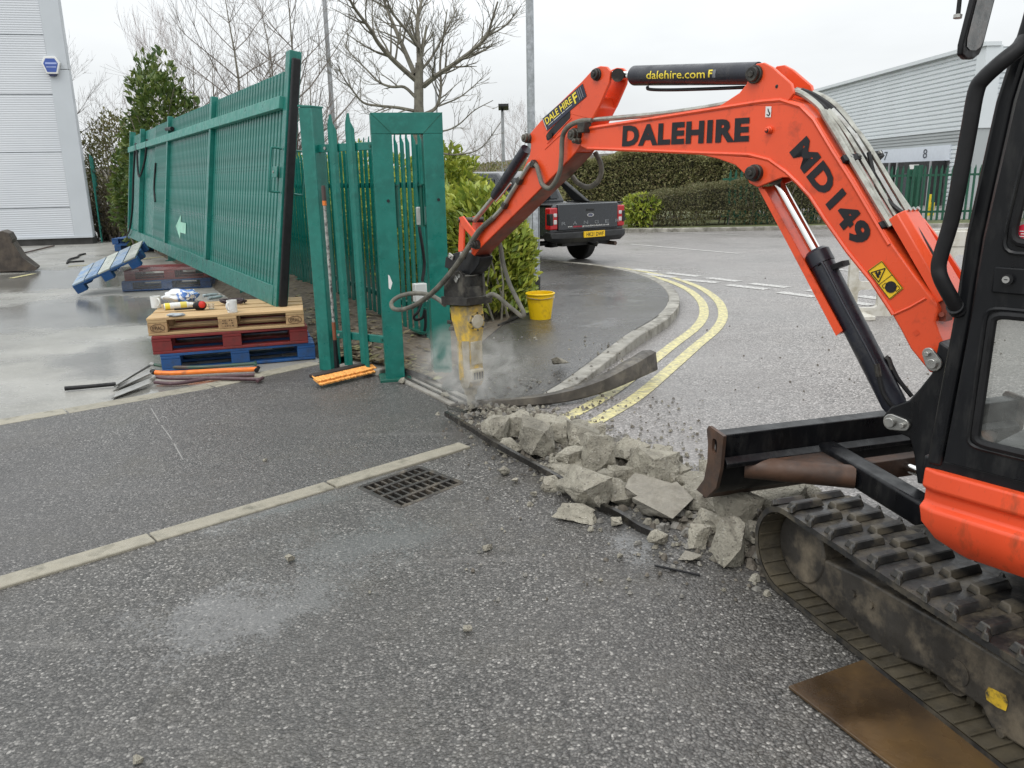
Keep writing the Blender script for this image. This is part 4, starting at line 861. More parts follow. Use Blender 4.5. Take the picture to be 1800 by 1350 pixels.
mb = MB(FT); mb.bb((-1.1, .1, .28), (-.12, .28, 1.22)); mb.build('centre_frame', m_darkst, exc, bev=.02)
# dozer blade
bl_prof = [(.47, .455), (.53, .46), (.515, .40), (.51, .33), (.525, .25), (.575, .185), (.54, .185), (.49, .24), (.475, .33)]
mb = MB(FT); mb.prism(bl_prof, .006, 1.494); blade = mb.build('dozer_blade', m_black, exc, bev=.004)
for o_ in (0, 1.5):
    ep = [(.435, .465), (.545, .475), (.56, .455), (.545, .40), (.545, .32), (.565, .24), (.62, .175), (.54, .17), (.47, .24), (.445, .33)]
    slot = rrect(.478, .375, .515, .435, .015)
    vs, fs = holed(ep, [slot], .014); mb = MB(FT); mb.add([(a, b, c+o_) for a, b, c in vs], fs); mb.build('blade_end_plate', m_rust, blade, bev=.002)
mb = MB(FT); mb.prism([(.47, .365), (.44, .345), (.445, .325), (.475, .33)], .02, 1.48); mb.build('stiffening_ridge', m_black, blade, bev=.003)
mb = MB(FT); mb.prism([(.54, .2), (.578, .186), (.60, .15), (.585, .148)], .01, 1.49); mb.build('cutting_edge', m_rust, blade)
for o_ in (.50, 1.0):
    mb = MB(FT); mb.beam((.50, .325, o_), (-.55, .245, o_), .095, .085, up=(0, 0, 1)); mb.build('blade_arm', m_black, blade, bev=.012, seg=3)
mb = MB(FT); mb.tube([(.50, .30, .14), (.26, .30, .47)], .046, 18); mb.build('brace_tube', m_rust, blade)
mb = MB(FT); mb.tube([(.50, .30, 1.36), (.26, .30, 1.03)], .046, 18); mb.build('brace_tube', m_rust, blade)
mb = MB(FT); mb.add([(.475, .345, .2), (.475, .345, .5), (.27, .335, .46), (.475, .335, .2), (.475, .335, .5), (.27, .325, .46)], [(0, 1, 2), (3, 5, 4), (0, 3, 4, 1), (1, 4, 5, 2), (2, 5, 3, 0)]); mb.build('gusset', m_rust, blade)
mb = MB(FT); mb.bb((.30, .25, .55), (.36, .33, .95)); mb.build('cross_member', m_rust, blade, bev=.004)
mb = MB(FT); mb.tube([(.10, .30, .75), (-.35, .34, .75)], .04, 18); cy = mb.build('blade_cylinder', m_navy, blade)
mb = MB(FT); mb.tube([(.34, .29, .75), (.10, .30, .75)], .02, 14); mb.build('piston_rod', m_chrome, cy)
for o_ in (.68, .82):
    mb = MB(FT); mb.prism([(-.1, .25), (-.1, .38), (-.16, .42), (-.24, .40), (-.3, .25)], o_-.012, o_+.012); mb.build('cylinder_lug', m_rust, blade)
# steel plate under the track
sp = thing('steel_road_plate', G(1500, 1270), 'wet brown rusty steel plate under the excavator track', 'steel plate')
pl = [G(1385, 1215), G(1485, 1173)]; d1 = (G(1560, 1350)-G(1385, 1215)).normalized(); d2 = V((-d1.y, d1.x, 0)); 
if d2.x < 0: d2 = -d2
c0 = G(1385, 1215); mb = MB(); q = [c0, c0+d1*1.6, c0+d1*1.6+d2*.42, c0+d2*.42]
mb.add([p+V((0, 0, .0085)) for p in q]+[p+V((0, 0, .018)) for p in q], [(3, 2, 1, 0), (4, 5, 6, 7)]+[(i, (i+1) % 4, 4+(i+1) % 4, 4+i) for i in range(4)]); mb.build('plate', m_plate, sp, bev=.002)
# ================================================================ sliding gate leaf, leaning back off its rail
N0 = V((-1.94, 6.72, .436)); F0 = V((-7.6, 16.25, .49)); GD = (F0-N0); GL = GD.length; GD.normalize()
GNv = V((GD.y, -GD.x, 0)).normalized(); GU = (V((0, 0, 1))*2.05+GNv*.30).normalized(); GZ = GD.cross(GU).normalized()
FG = (N0, GD, GU, GZ); GH = 2.07
gate = thing('sliding_gate', N0, 'long green clad sliding gate leaf leaning back, near end resting on pallets', 'gate')
def gb(nm, a, b, mat=m_green, bev=.004, par=None): mb = MB(FG); mb.bb(a, b); return mb.build(nm, mat, par or gate, bev=bev)
gb('end_post', (.0, .0, -.05), (.11, GH, .05)); gb('end_post', (GL-.1, 0, -.05), (GL, GH-.05, .05))
gb('bottom_rail', (.11, .0, -.055), (GL-.1, .17, .055))
gb('top_rail', (.11, 1.62, -.085), (GL-.1, 1.72, -.032), M('green_rail_paint', (.04, .235, .19), .4, var=.12))
for s_ in (3.0, 6.1, 9.2): gb('intermediate_post', (s_-.045, .17, -.075), (s_+.045, GH-.1, -.0))
gb('cladding_sheet', (.11, .17, .004), (GL-.1, GH-.13, .01))
mb = MB(); me = None
nsl = 72
for k in range(nsl):
    s_ = .165+k*.105
    if me is None:
        mb = MB(); mb.add([(-.040, 0, 0), (-.030, 0, -.034), (.030, 0, -.034), (.040, 0, 0), (-.040, 1.76, 0), (-.030, 1.76, -.034), (.030, 1.76, -.034), (.040, 1.76, 0)], [(0, 1, 5, 4), (1, 2, 6, 5), (2, 3, 7, 6), (4, 5, 6, 7), (3, 2, 1, 0), (0, 4, 7, 3)]); me = mb.mesh('slat', None, 0); me.materials.append(m_green)
    o = bpy.data.objects.new('slat', me); COL.objects.link(o); o.parent = gate
    mt_ = Matrix((GD, GU, GZ)).transposed().to_4x4(); mt_.translation = N0+GD*s_+GU*.171+GZ*.0035; o.matrix_basis = wm(gate).inverted() @ mt_
mb = MB(FG); mb.bb((-.045, .01, -.035), (-.001, GH-.06, .035)); mb.build('rubber_edge', m_hoseb, gate, bev=.012, seg=3)
for zz in (-.055, .055):
    sg = -1 if zz < 0 else 1
    mb = MB(FG); mb.tube(crom([(.05, 1.30, zz), (.06, 1.30, zz+sg*.07), (.06, 1.27, zz+sg*.085), (.06, .98, zz+sg*.085), (.06, .95, zz+sg*.07), (.05, .95, zz)], 5), .009, 8); mb.build('pull_handle', m_green, gate)
mb = MB(FG); mb.bb((.10, 1.07, -.075), (.25, 1.16, -.063)); lp = mb.build('lock_tongue', m_green, gate, bev=.003)
mb = MB(FG); mb.cyl((.2, 1.115, -.076), (.2, 1.115, -.082), .012, 10); mb.build('bolt', m_steel, lp)
# pale arrow sticker, dark scuff, loose cable
P = [(4.62, .50, -.036), (4.95, .56, -.036), (4.88, .50, -.036), (4.9, .40, -.036), (4.4, .40, -.036), (4.4, .52, -.036)]
mb = MB(FG); mb.add([(5.35, .45, -.036), (4.95, .62, -.036), (4.95, .52, -.036), (4.55, .52, -.036), (4.55, .38, -.036), (4.95, .38, -.036), (4.95, .28, -.036)], [tuple(range(7))]); mb.build('arrow_sticker', M('pale_green_sticker', (.28, .56, .43), .5), gate, smooth=0)
mb = MB(FG); mb.tube(crom([(7.45, 1.35, -.035), (7.5, 1.2, -.035), (7.55, .95, -.035), (7.4, .75, -.035)]), .02, 6); mb.build('black_scuff', m_hoseb, gate)
mb = MB(FG); mb.tube(crom([(8.3, 1.75, -.07), (8.45, 1.4, -.08), (9.1, 1.15, -.09), (9.6, 1.6, -.08), (9.9, 1.72, -.07), (10.0, 1.2, -.08), (10.05, .6, -.08), (10.3, .2, -.09), (10.8, .02, -.09)], 8), .018, 6); mb.build('loose_cable', m_hoseb, gate)
mb = MB(FG); mb.tube([(5.75, 1.78, -.06), (6.25, 1.80, -.06)], .03, 8); mb.build('black_pipe_end', m_hoseb, gate)
# concrete beam under the gate line
mb = MB(); a, b = V((-1.62, 6.9, -.02)), V((-7.2, 16.4, -.02)); mb.beam(a, b, .75, .07); tag(mb.build('gate_foundation', m_concf), kind='structure')
for px, py, lab in [(355, 496, 'short green roller post under the gate beside the red pallet'), (433, 520, 'short green roller post under the gate just behind the tan pallet'), (303, 458, 'short green roller post under the gate nearest the far blue pallets')]:
    p = G(px, py, .015); d = (p-V((N0.x, N0.y, 0))).dot(GD); q = N0+GD*d; r = thing('roller_post', V((p.x, p.y, .015)), lab, 'post', 'roller posts under the gate', rz=math.atan2(GD.y, GD.x))
    mb = MB(); h = q.z-.02; mb.bb((p.x-.06, p.y-.06, .0151), (p.x+.06, p.y+.06, h)); mb.build('post', m_green, r, bev=.006)
    mb = MB(); mb.bb((p.x-.1, p.y-.1, .0151), (p.x+.1, p.y+.1, .027)); mb.build('base_plate', m_green, r)
# ---------------------------------------------------------------- guide portal, end post and infill
PA, PB = V((-.885, 5.86, 0)), V((-.535, 5.935, 0)); pd = (PB-PA).normalized(); pn = V((-pd.y, pd.x, 0)); PF = Matrix((pd, pn, V((0, 0, 1)))).transposed()
portal = thing('gate_portal', (PA+PB)/2, 'green square steel guide portal the gate slid through, beside the breaker', 'gate portal')
PWD, PHT = .14, 1.915
for q in (PA, PB):
    mb = MB(); mb.box(q+V((0, 0, .03+(PHT-PWD-.034)/2)), (PWD, PWD, PHT-PWD-.028), PF); pst = mb.build('post', m_green, portal, bev=.002)
    for zz in (1.32,):
        MB().cyl(q-pn*(PWD/2)+V((.02, 0, zz)), q-pn*(PWD/2+.001)+V((.02, 0, zz)), .011, 12).build('bolt_hole', m_blk, pst)
    mb = MB(); mb.box(q+V((0, 0, .018)), (.23, .23, .022), PF); mb.build('base_plate', m_green2, portal, bev=.003)
mb = MB(); mb.box((PA+PB)/2+V((0, 0, PHT-PWD/2)), ((PB-PA).length+PWD+.002, PWD+.003, PWD), PF); hb = mb.build('head_beam', m_green, portal, bev=.002)
MB().cyl((PA+PB)/2-pn*(PWD/2)+V((0, 0, PHT-.045)), (PA+PB)/2-pn*(PWD/2+.001)+V((0, 0, PHT-.045)), .012, 12).build('bolt_hole', m_blk, hb)
for sg, q in ((1, PA), (-1, PB)):
    a = q-pd*sg*(PWD/2)-pn*(PWD/2+.001)+V((0, 0, PHT)); b = q+pd*sg*(PWD/2)-pn*(PWD/2+.001)+V((0, 0, PHT-PWD)); MB().tube([a, b], .003, 5).build('mitre_weld', m_green2, hb)
mb = MB(); mb.add([PA-pn*.0712+pd*.0+V((0, 0, z)) + pd*x for x, z in [(-.012, .80), (0, .79), (.016, .74), (.0, .69), (-.012, .70)]], [tuple(range(5))]); mb.build('torn_sticker', m_white, portal, smooth=0)
# guide rollers in the opening
for o_, zz in ((.085, 1.28), (.265, 1.28)):
    c = PA+pd*o_+pn*.02; mb = MB(); mb.cyl(c+V((0, 0, 1.13)), c+V((0, 0, 1.43)), .014, 10); mb.cyl(c+V((0, 0, 1.13)), c+V((0, 0, 1.14)), .028, 10); mb.cyl(c+V((0, 0, 1.42)), c+V((0, 0, 1.43)), .028, 10); mb.build('guide_roller', m_green2, portal)
mb = MB(); mb.box(PA+pd*.26+pn*.15+V((0, 0, 1.20)), (.05, .05, .13), PF); mb.build('white_sensor', m_white, portal, bev=.006)
EP = V((-1.45, 6.22, 0)); pt0, pt1 = EP, PA
endp = thing('fence_end_post', EP, 'green fence end post with slanted top, broom leaning on it', 'post')
mb = MB(FG if False else None); mb.box(EP+V((0, 0, 1.0)), (.125, .125, 1.99), Matrix.Rotation(rad(-28), 3, 'Z')); o = mb.build('post', m_green, endp, bev=.008)
mb = MB(); mb.box(EP+V((0, 0, 2.0)), (.132, .132, .014), Matrix.Rotation(rad(-28), 3, 'Z')@Matrix.Rotation(rad(5), 3, 'Y')); mb.build('post_cap', m_green, endp, bev=.003)
def pale_mesh(h, w=.068, mat=m_green, name='pale'):
    xs = [-w/2, -w*.28, -w*.1, w*.1, w*.28, w/2]; ys = [0, -.014, -.008, -.008, -.014, 0]; tz = [h-.11, h-.06, h, h, h-.06, h-.11]
    mb = MB(); n = 6
    vs = [(x, y, 0) for x, y in zip(xs, ys)]+[(x, y, z) for x, y, z in zip(xs, ys, tz)]; vs += [(x, y+.005, z) for x, y, z in vs]
    fs = [(i, i+1, n+i+1, n+i) for i in range(5)]+[(2*n+i+1, 2*n+i, 3*n+i, 3*n+i+1) for i in range(5)]+[(n+i, n+i+1, 3*n+i+1, 3*n+i) for i in range(5)]+[(i+1, i, 2*n+i, 2*n+i+1) for i in range(5)]+[(0, n, 3*n, 2*n), (n-1, 3*n-1, 4*n-1, 2*n-1)]
    mb.add(vs, fs); me = mb.mesh(name, None, 0); bm = bmesh.new(); bm.from_mesh(me); bmesh.ops.recalc_face_normals(bm, faces=bm.faces); bm.to_mesh(me); bm.free(); me.materials.append(mat); return me
def put(me, name, parent, pos, rz, rx=0):
    o = bpy.data.objects.new(name, me); COL.objects.link(o); o.parent = parent
    m_ = Matrix.Translation(pos) @ Matrix.Rotation(rz, 4, 'Z') @ Matrix.Rotation(rx, 4, 'Y'); o.matrix_basis = wm(parent).inverted() @ m_; return o
infill = thing('palisade_infill', pt0.lerp(pt1, .5), 'short green palisade infill of two pales between end post and portal', 'fence')
idr = (pt1-pt0).normalized(); irz = math.atan2(idr.y, idr.x); inn = V((idr.y, -idr.x, 0))
pm_ = pale_mesh(1.86, .085)
for t in (.34, .60): put(pm_, 'pale', infill, pt0.lerp(pt1, t)+V((0, 0, .07))+inn*.03, irz)
for zz in (1.70, .30):
    mb = MB(); mb.beam(pt0.lerp(pt1, .02)+V((0, 0, zz)), pt0.lerp(pt1, .93)+V((0, 0, zz)), .03, .055); rl = mb.build('rail', m_green, infill, bev=.003)
    for t in (.2, .34, .60, .86): p = pt0.lerp(pt1, t)+V((0, 0, zz)); MB().cyl(p+inn*.014, p+inn*(.036 if t in (.34, .60) else .022), .011, 8).build('bolt', m_steel if t == .2 else m_green2, rl)
# concrete block under the infill
mb = MB(); mb.box(pt0.lerp(pt1, .5)+V((.02, .07, .033)), (.42, .16, .055), Matrix.Rotation(irz, 3, 'Z')); top(mb, 'base_block', m_concf, 'dark stained concrete block at the foot of the two pales', 'block', bev=.01)
# ---------------------------------------------------------------- palisade fence running away
fp0 = V((-.66, 6.84, 0)); fdr = (V((-2.97, 11.36, 0))-V((-.81, 7.13, 0))).normalized(); frz = math.atan2(fdr.y, fdr.x); fnn = V((-fdr.y, fdr.x, 0))
fence = thing('palisade_fence', fp0, 'green palisade fence running away behind the gate portal', 'fence')
FL_ = 9.4; pm2 = pale_mesh(1.76, .07)
def fz(d): return .1
for k in range(62):
    d = .06+k*.152; put(pm2, 'pale', fence, fp0+fdr*d+fnn*.035+V((0, 0, .12+random.uniform(-.006, .006))), frz+math.pi, random.uniform(-.006, .006))
for zz in (1.42, .34):
    mb = MB(); mb.beam(fp0+V((0, 0, zz)), fp0+fdr*FL_+V((0, 0, zz)), .04, .05); mb.build('rail', m_green2, fence)
for d in (.30, 2.55, 5.05, 7.4, 9.3):
    mb = MB(); q = fp0+fdr*d-fnn*.05; mb.box(q+V((0, 0, .92)), (.1, .055, 1.68), Matrix.Rotation(frz, 3, 'Z')); mb.build('post', m_green, fence, bev=.003)
    mb = MB(); mb.box(q+V((0, 0, .145)), (.26, .26, .018), Matrix.Rotation(frz, 3, 'Z')); mb.build('base_plate', m_green2, fence)
# white control box and cables by the portal
cb_ = AT(738, 514, 6.55); bx = thing('control_box', V((cb_.x, cb_.y, cb_.z-.07)), 'small white electrical control box behind the portal', 'electrical box')
mb = MB(); mb.box(cb_, (.105, .07, .15), Matrix.Rotation(frz+1.57, 3, 'Z')); mb.build('housing', m_white, bx, bev=.006)
mb = MB(); mb.tube(crom([AT(735, 372, 6.7), AT(737, 400, 6.62), AT(742, 430, 6.6), AT(746, 465, 6.6), AT(742, 495, 6.56)], 6), .013, 7); mb.build('cable', m_hoseb, bx)
mb = MB(); mb.tube(crom([AT(742, 530, 6.55), AT(735, 548, 6.5), AT(728, 556, 6.5), AT(731, 562, 6.5), AT(743, 558, 6.5), AT(747, 545, 6.5), AT(748, 570, 6.5), AT(746, 582, 6.5)], 6), .012, 7); mb.build('cable', m_hoseb, bx)
# ================================================================ broom
hb0, hb1 = V((-1.36, 6.045, .055)), AT(568, 326, 6.10)
broom = thing('broom', V((-1.3, 5.92, .009)), 'wide broom with orange bristles leaning on the green end post', 'broom')
bl_, br2 = G(553, 676, .03), G(655, 652, .03); bd = (br2-bl_).normalized(); bn_ = V((bd.y, -bd.x, 0))
mb = MB(); P = hb0.lerp(hb1, .0); mb.tube([hb0.lerp(hb1, t) for t in (.16, .93)], .012, 10); mb.build('handle', M('worn_white_handle', (.55, .54, .5), .6, var=.2, sc=30, dirt=(.05, .05, .05), da=.8, dsc=30), broom)
mb = MB(); mb.tube([hb0.lerp(hb1, .92), hb0.lerp(hb1, .985), hb0.lerp(hb1, 1.0)], [.0165, .0165, .012], 10); mb.build('grip', M('dark_grip', (.07, .045, .04), .6), broom)
mb = MB(); mb.tube([hb0.lerp(hb1, .895), hb0.lerp(hb1, .92)], .0155, 10); mb.build('grip_band', m_handle, broom)
mb = MB(); mb.tube([hb0.lerp(hb1, .0), hb0.lerp(hb1, .16)], [.02, .015], 10); mb.build('socket', m_black, broom)
mb = MB(); mb.tube([hb0.lerp(hb1, .14), hb0.lerp(hb1, .26)], .0145, 10); mb.build('brown_sleeve', M('brown_sleeve', (.20, .06, .025), .6), broom)
mb = MB(); mb.beam(bl_+V((0, 0, .055))-bn_*.03, br2+V((0, 0, .055))-bn_*.03, .07, .03); mb.build('head', M('dark_brown_head', (.03, .018, .014), .6), broom, bev=.008)
mb = MB(); random.seed(3)
for k in range(100):
    for r_ in range(2):
        t = (k+.5*r_+.25)/100; p = bl_.lerp(br2, t)-bn_*(.02-r_*.008)+V((0, 0, .060-r_*.022)); q = p+bn_*(.075+r_*.012+random.uniform(-.008, .008))+bd*random.uniform(-.008, .008)+V((0, 0, -.03+r_*.001)); mb.tube([p, q], [.006, .0085], 5)
tag(mb.build('bristles', m_bristle, broom, smooth=0), kind='stuff')
# ================================================================ yellow bucket, lamp columns
bk = G(950, 560, .095); bkt = thing('yellow_bucket', V((bk.x, bk.y, .094)), 'yellow plastic bucket standing on the wet footway by the lamp column', 'bucket')
mb = MB(); mb.lathe([(.098, .002), (.104, 0), (.108, .02), (.136, .235), (.136, .262), (.131, .262), (.13, .235), (.1, .02), (.0, .015)], V((bk.x, bk.y, .094)), 32); mb.build('body', m_ybucket, bkt)
mb = MB(); P = [V((bk.x+.14*math.cos(a), bk.y+.14*math.sin(a), .094+.255)) for a in [k*math.pi/16 for k in range(33)]]; mb.tube(P, .0085, 8, cap=False); mb.build('rim', m_ybucket, bkt)
mb = MB(); P = [V((bk.x+.138*math.cos(a), bk.y+.138*math.sin(a), .094+.215)) for a in [k*math.pi/16 for k in range(33)]]; mb.tube(P, .005, 6, cap=False); mb.build('lower_rim', m_ybucket, bkt)
mb = MB(); P = [V((bk.x+.14*math.cos(a), bk.y-.03-.11*math.sin(a), .094+.235-.02*math.sin(a))) for a in [k*math.pi/12 for k in range(13)]]; mb.tube(P, .003, 6); mb.build('wire_handle', m_steel, bkt)
def column(x, y, z, h, r1, r2, z1, lab, mat=m_galv, head=None, band=False):
    c = thing('lamp_column', V((x, y, z)), lab, 'lamp post'); mb = MB(); mb.tube([V((x, y, z)), V((x, y, z+z1)), V((x, y, z+z1+.12))], [r1, r1, r2], 20); mb.build('base_shaft', mat, c)
    mb = MB(); mb.tube([V((x, y, z+z1+.1)), V((x, y, z+h))], [r2, r2*.8], 16); mb.build('pole', mat, c)
    if band:
        mb = MB(); mb.tube([V((x, y, z+.0)), V((x, y, z+.19))], r1+.003, 20); mb.build('black_band', M('black_bitumen_band', (.02, .02, .02), .4, var=.4, sc=14), c)
        mb = MB(); ang = rad(-62); dx = V((math.cos(ang), math.sin(ang), 0)); sx = V((-dx.y, dx.x, 0))
        for kk in range(7): pass
        pts = []
        for zz, a2 in [(.45, -.5), (.45, .5), (1.02, .5), (1.02, -.5)]: pts.append(V((x, y, z+zz))+(dx*math.cos(a2)+sx*math.sin(a2))*(r1+.002))
        mb.tube(crom(pts+[pts[0]], 1), .003, 5); mb.build('access_door', m_darkst, c)
    if head:
        mb = MB(); mb.tube([V((x, y, z+h-.02)), V((x, y, z+h+.1))], r2*.7, 8); mb.box(V((x+.05, y-.2, z+h+.15)), (.4, .45, .1), Matrix.Rotation(rad(-15), 3, 'X')); mb.build('floodlight', m_black, c)
    return c
column(.29, 9.97, .085, 8.0, .088, .048, 1.15, 'galvanised steel lamp column with black base band behind the bucket', band=True)
p = AT(583, 180, 26); column(p.x, p.y, 0, 10, .10, .075, 1.2, 'tall plain grey lamp column rising behind the gate end', m_galvs)
p = AT(885, 290, 33); column(p.x, p.y, 0, AT(885, 196, 33).z, .10, .07, 1.2, 'grey lamp column with a floodlight head beyond the hedge', m_galvs, head=True)
p = AT(767, 180, 45); column(p.x, p.y, 0, 9, .09, .06, 1.2, 'thin distant grey lamp column behind the bare tree', m_galvs)
# ================================================================ pallets
PMC = {}
def pallet(name, loc, rz, mb_, mblk, label, R=None):
    t = thing(name, loc, label, 'pallet', 'timber pallets in the yard', rz=rz)
    if R is not None: t.rotation_mode = 'XYZ'; t.rotation_euler = R
    def piece(nm, c, d, mt):
        key = (nm, d, mt.name)
        if key not in PMC:
            mb = MB(); mb.box((0, 0, 0), d); me = mb.mesh(nm, None, 0); bm = bmesh.new(); bm.from_mesh(me); bmesh.ops.bevel(bm, geom=bm.edges[:], offset=.003, segments=1, affect='EDGES'); bm.to_mesh(me); bm.free(); me.materials.append(mt); PMC[key] = me
        o = bpy.data.objects.new(nm, PMC[key]); COL.objects.link(o); o.parent = t; o.location = c
        o.rotation_euler = (0, 0, random.uniform(-.004, .004)); return o
    for y, w in ((-.35, .1), (0, .145), (.35, .1)): piece('board', (0, y, .011), (1.2, w, .021), mb_)
    bl = []
    for y, w in ((-.35, .1), (0, .145), (.35, .1)):
        for x in (-.5275, 0, .5275): bl.append(piece('block', (x, y, .061), (.145, w-.002, .077), mblk))
    for x in (-.5275, 0, .5275): piece('stringer', (x, 0, .111), (.145, .8, .021), mb_)
    for y, w in ((-.3275, .145), (-.19, .1), (0, .145), (.19, .1), (.3275, .145)): piece('board', (random.uniform(-.003, .003), y, .133), (1.2, w, .021), mb_)
    return t, bl
FLc = V((-2.80, 6.22, 0))
def pc(fl, an, z): c, s_ = math.cos(an), math.sin(an); return V((fl.x+.6*c-.4*s_, fl.y+.6*s_+.4*c, z))
pallet('pallet', pc(V((-2.79, 6.2, 0)), rad(19), .012), rad(19), m_bluewood, m_bluewood, 'blue painted pallet at the bottom of the stack under the gate end')
pallet('pallet', pc(V((-2.84, 6.19, 0)), rad(18), .157), rad(18), m_redwood, m_redwood, 'dark red pallet in the middle of the stack under the gate end')
PTZ = .3015; tp, blk = pallet('pallet', pc(V((-2.87, 6.22, 0)), rad(15), PTZ), rad(15), m_wood, m_chip, 'natural pine pallet on top of the stack under the gate end')
m_stamp = M('burnt_stamp', (.05, .025, .012), .8)
Rz = Matrix.Rotation(rad(15), 3, 'Z'); org = V(tp.location)
for bi, txt in ((0, 'EPAL'), (2, 'EPAL'), (1, None)):
    b = blk[bi]; c = org+Rz@(V(b.location)+V((0, -.0505, 0))); ex = Rz@V((1, 0, 0))
    if txt:
        f = lambda u, v, c=c: c+ex*(u-.5)*.075+V((0, 0, 1))*(v-.5)*.028-(Rz@V((0, 1, 0)))*.0015
        letter(txt, f, m_stamp, b, 'stamped_letters', bold=.01)
        mb = MB(); mb.tube([c+ex*.053*math.cos(a)+V((0, 0, .03*math.sin(a))) for a in [k*math.pi/12 for k in range(25)]], .0018, 5, cap=False); mb.build('stamped_oval', m_stamp, b)
    else:
        for row, txt2 in enumerate(('GB - 4421', 'EPAL', '0173')):
            f = lambda u, v, c=c, row=row: c+ex*((u-.5)*(.085-.02*row)+.01*row)+V((0, 0, 1))*((v-.5)*.014+.022-.022*row)-(Rz@V((0, 1, 0)))*.0015
            mbk = None
        mb = MB()
        for row in range(3):
            for q in range(5):
                x0 = -.045+q*.018+random.uniform(0, .006); w = random.uniform(.006, .014); zz = .024-.022*row
                if random.random() < .2: continue
                mb.add([c+ex*x0+V((0, 0, zz))-(Rz@V((0, .0015, 0))), c+ex*(x0+w)+V((0, 0, zz))-(Rz@V((0, .0015, 0))), c+ex*(x0+w)+V((0, 0, zz+.008))-(Rz@V((0, .0015, 0))), c+ex*x0+V((0, 0, zz+.008))-(Rz@V((0, .0015, 0)))], [(0, 1, 2, 3)])
        mb.build('faint_stamp', m_stamp, b, smooth=0, rc=False)
# things on top of the pallet
ZT = PTZ+.1445
def on(x, y): return G(x, y, ZT)
for (x, y, lab, an) in [(275, 541, 'white mug at the left front corner of the pine pallet', -40), (409, 549, 'white mug standing alone in the middle of the pine pallet front', -110)]:
    p = on(x, y); mg = thing('mug', p, lab, 'mug', 'white mugs on the pallet'); mb = MB(); mb.lathe([(.036, 0), (.039, .004), (.041, .1), (.038, .1), (.036, .01), (0, .008)], p, 24); mb.build('cup', m_white, mg)
    d = V((math.cos(rad(an)), math.sin(rad(an)), 0)); mb = MB(); mb.tube(crom([p+d*.038+V((0, 0, .08)), p+d*.062+V((0, 0, .075)), p+d*.068+V((0, 0, .05)), p+d*.055+V((0, 0, .028)), p+d*.038+V((0, 0, .022))], 5), .006, 8); mb.build('handle', m_white, mg)
def blob(c, d, seed, n=3, rz=0, amp=.25, f=1.0):
    bm = bmesh.new(); bmesh.ops.create_icosphere(bm, subdivisions=n, radius=1); mb = MB(); R_ = Matrix.Rotation(rz, 3, 'Z')
    for v in bm.verts:
        p = v.co.copy(); k = 1+amp*noise.noise(p*2.2*f+V((seed, 0, 0)))+amp*.6*noise.noise(p*5*f+V((seed, 7, 0))); p = p*k; p.z = max(p.z, -.92)
        mb.v.append(c+R_@V((p.x*d[0], p.y*d[1], (p.z+.92)*d[2])))
    mb.f = [tuple(v.index for v in fc.verts) for fc in bm.faces]; bm.free(); return mb
def mk_bag():
    mt, n, b = newmat('white_blue_bag_film'); v = coords(n)
    s2 = nd(n, 'ShaderNodeSeparateXYZ', {0: v}); f = ramp(n, mth(n, 'ADD', s2.outputs[0], mth(n, 'MULTIPLY', nse(n, v, 18), .1)), [(.06, 0), (.075, 1)]); f2 = ramp(n, nse(n, v, 24, 3), [(.48, 0), (.52, 1)])
    n.links.new(mixc(n, mth(n, 'MULTIPLY', f, f2), (.74, .75, .76), (.08, .2, .55)), b.inputs['Base Color']); b.inputs['Roughness'].default_value = .3; return mt
top(blob(on(318, 531), (.15, .1, .06), 3, rz=rad(10), amp=.35), 'plastic_bag', mk_bag(), 'crumpled white and blue plastic bag on the pine pallet', 'bag', smooth=60)
a, b = on(289, 545)+V((0, 0, .028)), on(334, 541)+V((0, 0, .028)); cn_ = thing('foam_canister', on(310, 543), 'white and yellow sealant canister lying beside the plastic bag', 'canister')
d = (b-a).normalized(); mb = MB(); mb.tube([a, a+d*.004, b-d*.02, b], [.024, .028, .028, .02], 20); mb.build('can', m_white, cn_)
mb = MB(); mb.tube([a+d*.006, a+d*.045], .0285, 20); mb.build('yellow_band', M('yellow_band', (.75, .62, .06), .4), cn_); mb = MB(); mb.tube([b-d*.075, b-d*.025], .0285, 20); mb.build('yellow_band', M('yellow_band_b', (.7, .58, .1), .4), cn_)
mb = MB(); mb.tube([b, b+d*.03], [.02, .016], 14); mb.build('nozzle_cap', m_white, cn_); mb = MB(); mb.tube([a-d*.001, a+d*.001], .02, 16); mb.build('can_end', m_steel, cn_)
g0 = on(352, 545); gun = thing('applicator_gun', g0, 'black and red applicator gun lying next to the canister', 'tool')
mb = blob(g0+V((0, 0, 0)), (.055, .035, .04), 9, 2, rad(20), .2); mb.build('grip', m_hoseb, gun); mb = blob(g0+V((.025, -.015, .02)), (.03, .02, .03), 4, 2, rad(30), .15); mb.build('red_trigger_guard', M('red_plastic', (.6, .03, .02), .4), gun)
mb = MB(); mb.tube([g0+V((-.02, 0, .02)), g0+V((-.2, -.035, .015))], .009, 8); mb.build('barrel', m_hoseb, gun)
top(blob(on(309, 556), (.07, .035, .014), 12, 3, rad(12), .3, 1.3), 'work_glove', M('silver_grey_cloth', (.35, .38, .40), .6, var=.4, sc=30), 'flat grey glove at the front edge of the pine pallet', 'glove', smooth=60)
p = on(410, 535); mb = MB()
P = [p+V((.10*math.cos(k*.9)*(1+.25*math.sin(k*2.3)), .055*math.sin(k*.9)*(1+.2*math.cos(k*1.7)), .012+.03*abs(math.sin(k*.63)))) for k in range(24)]; mb.tube(crom(P, 4), .007, 6); top(mb, 'cable_coil', M('dark_cable', (.03, .016, .02), .5), 'tangled dark cable coil behind the middle mug', 'cable')
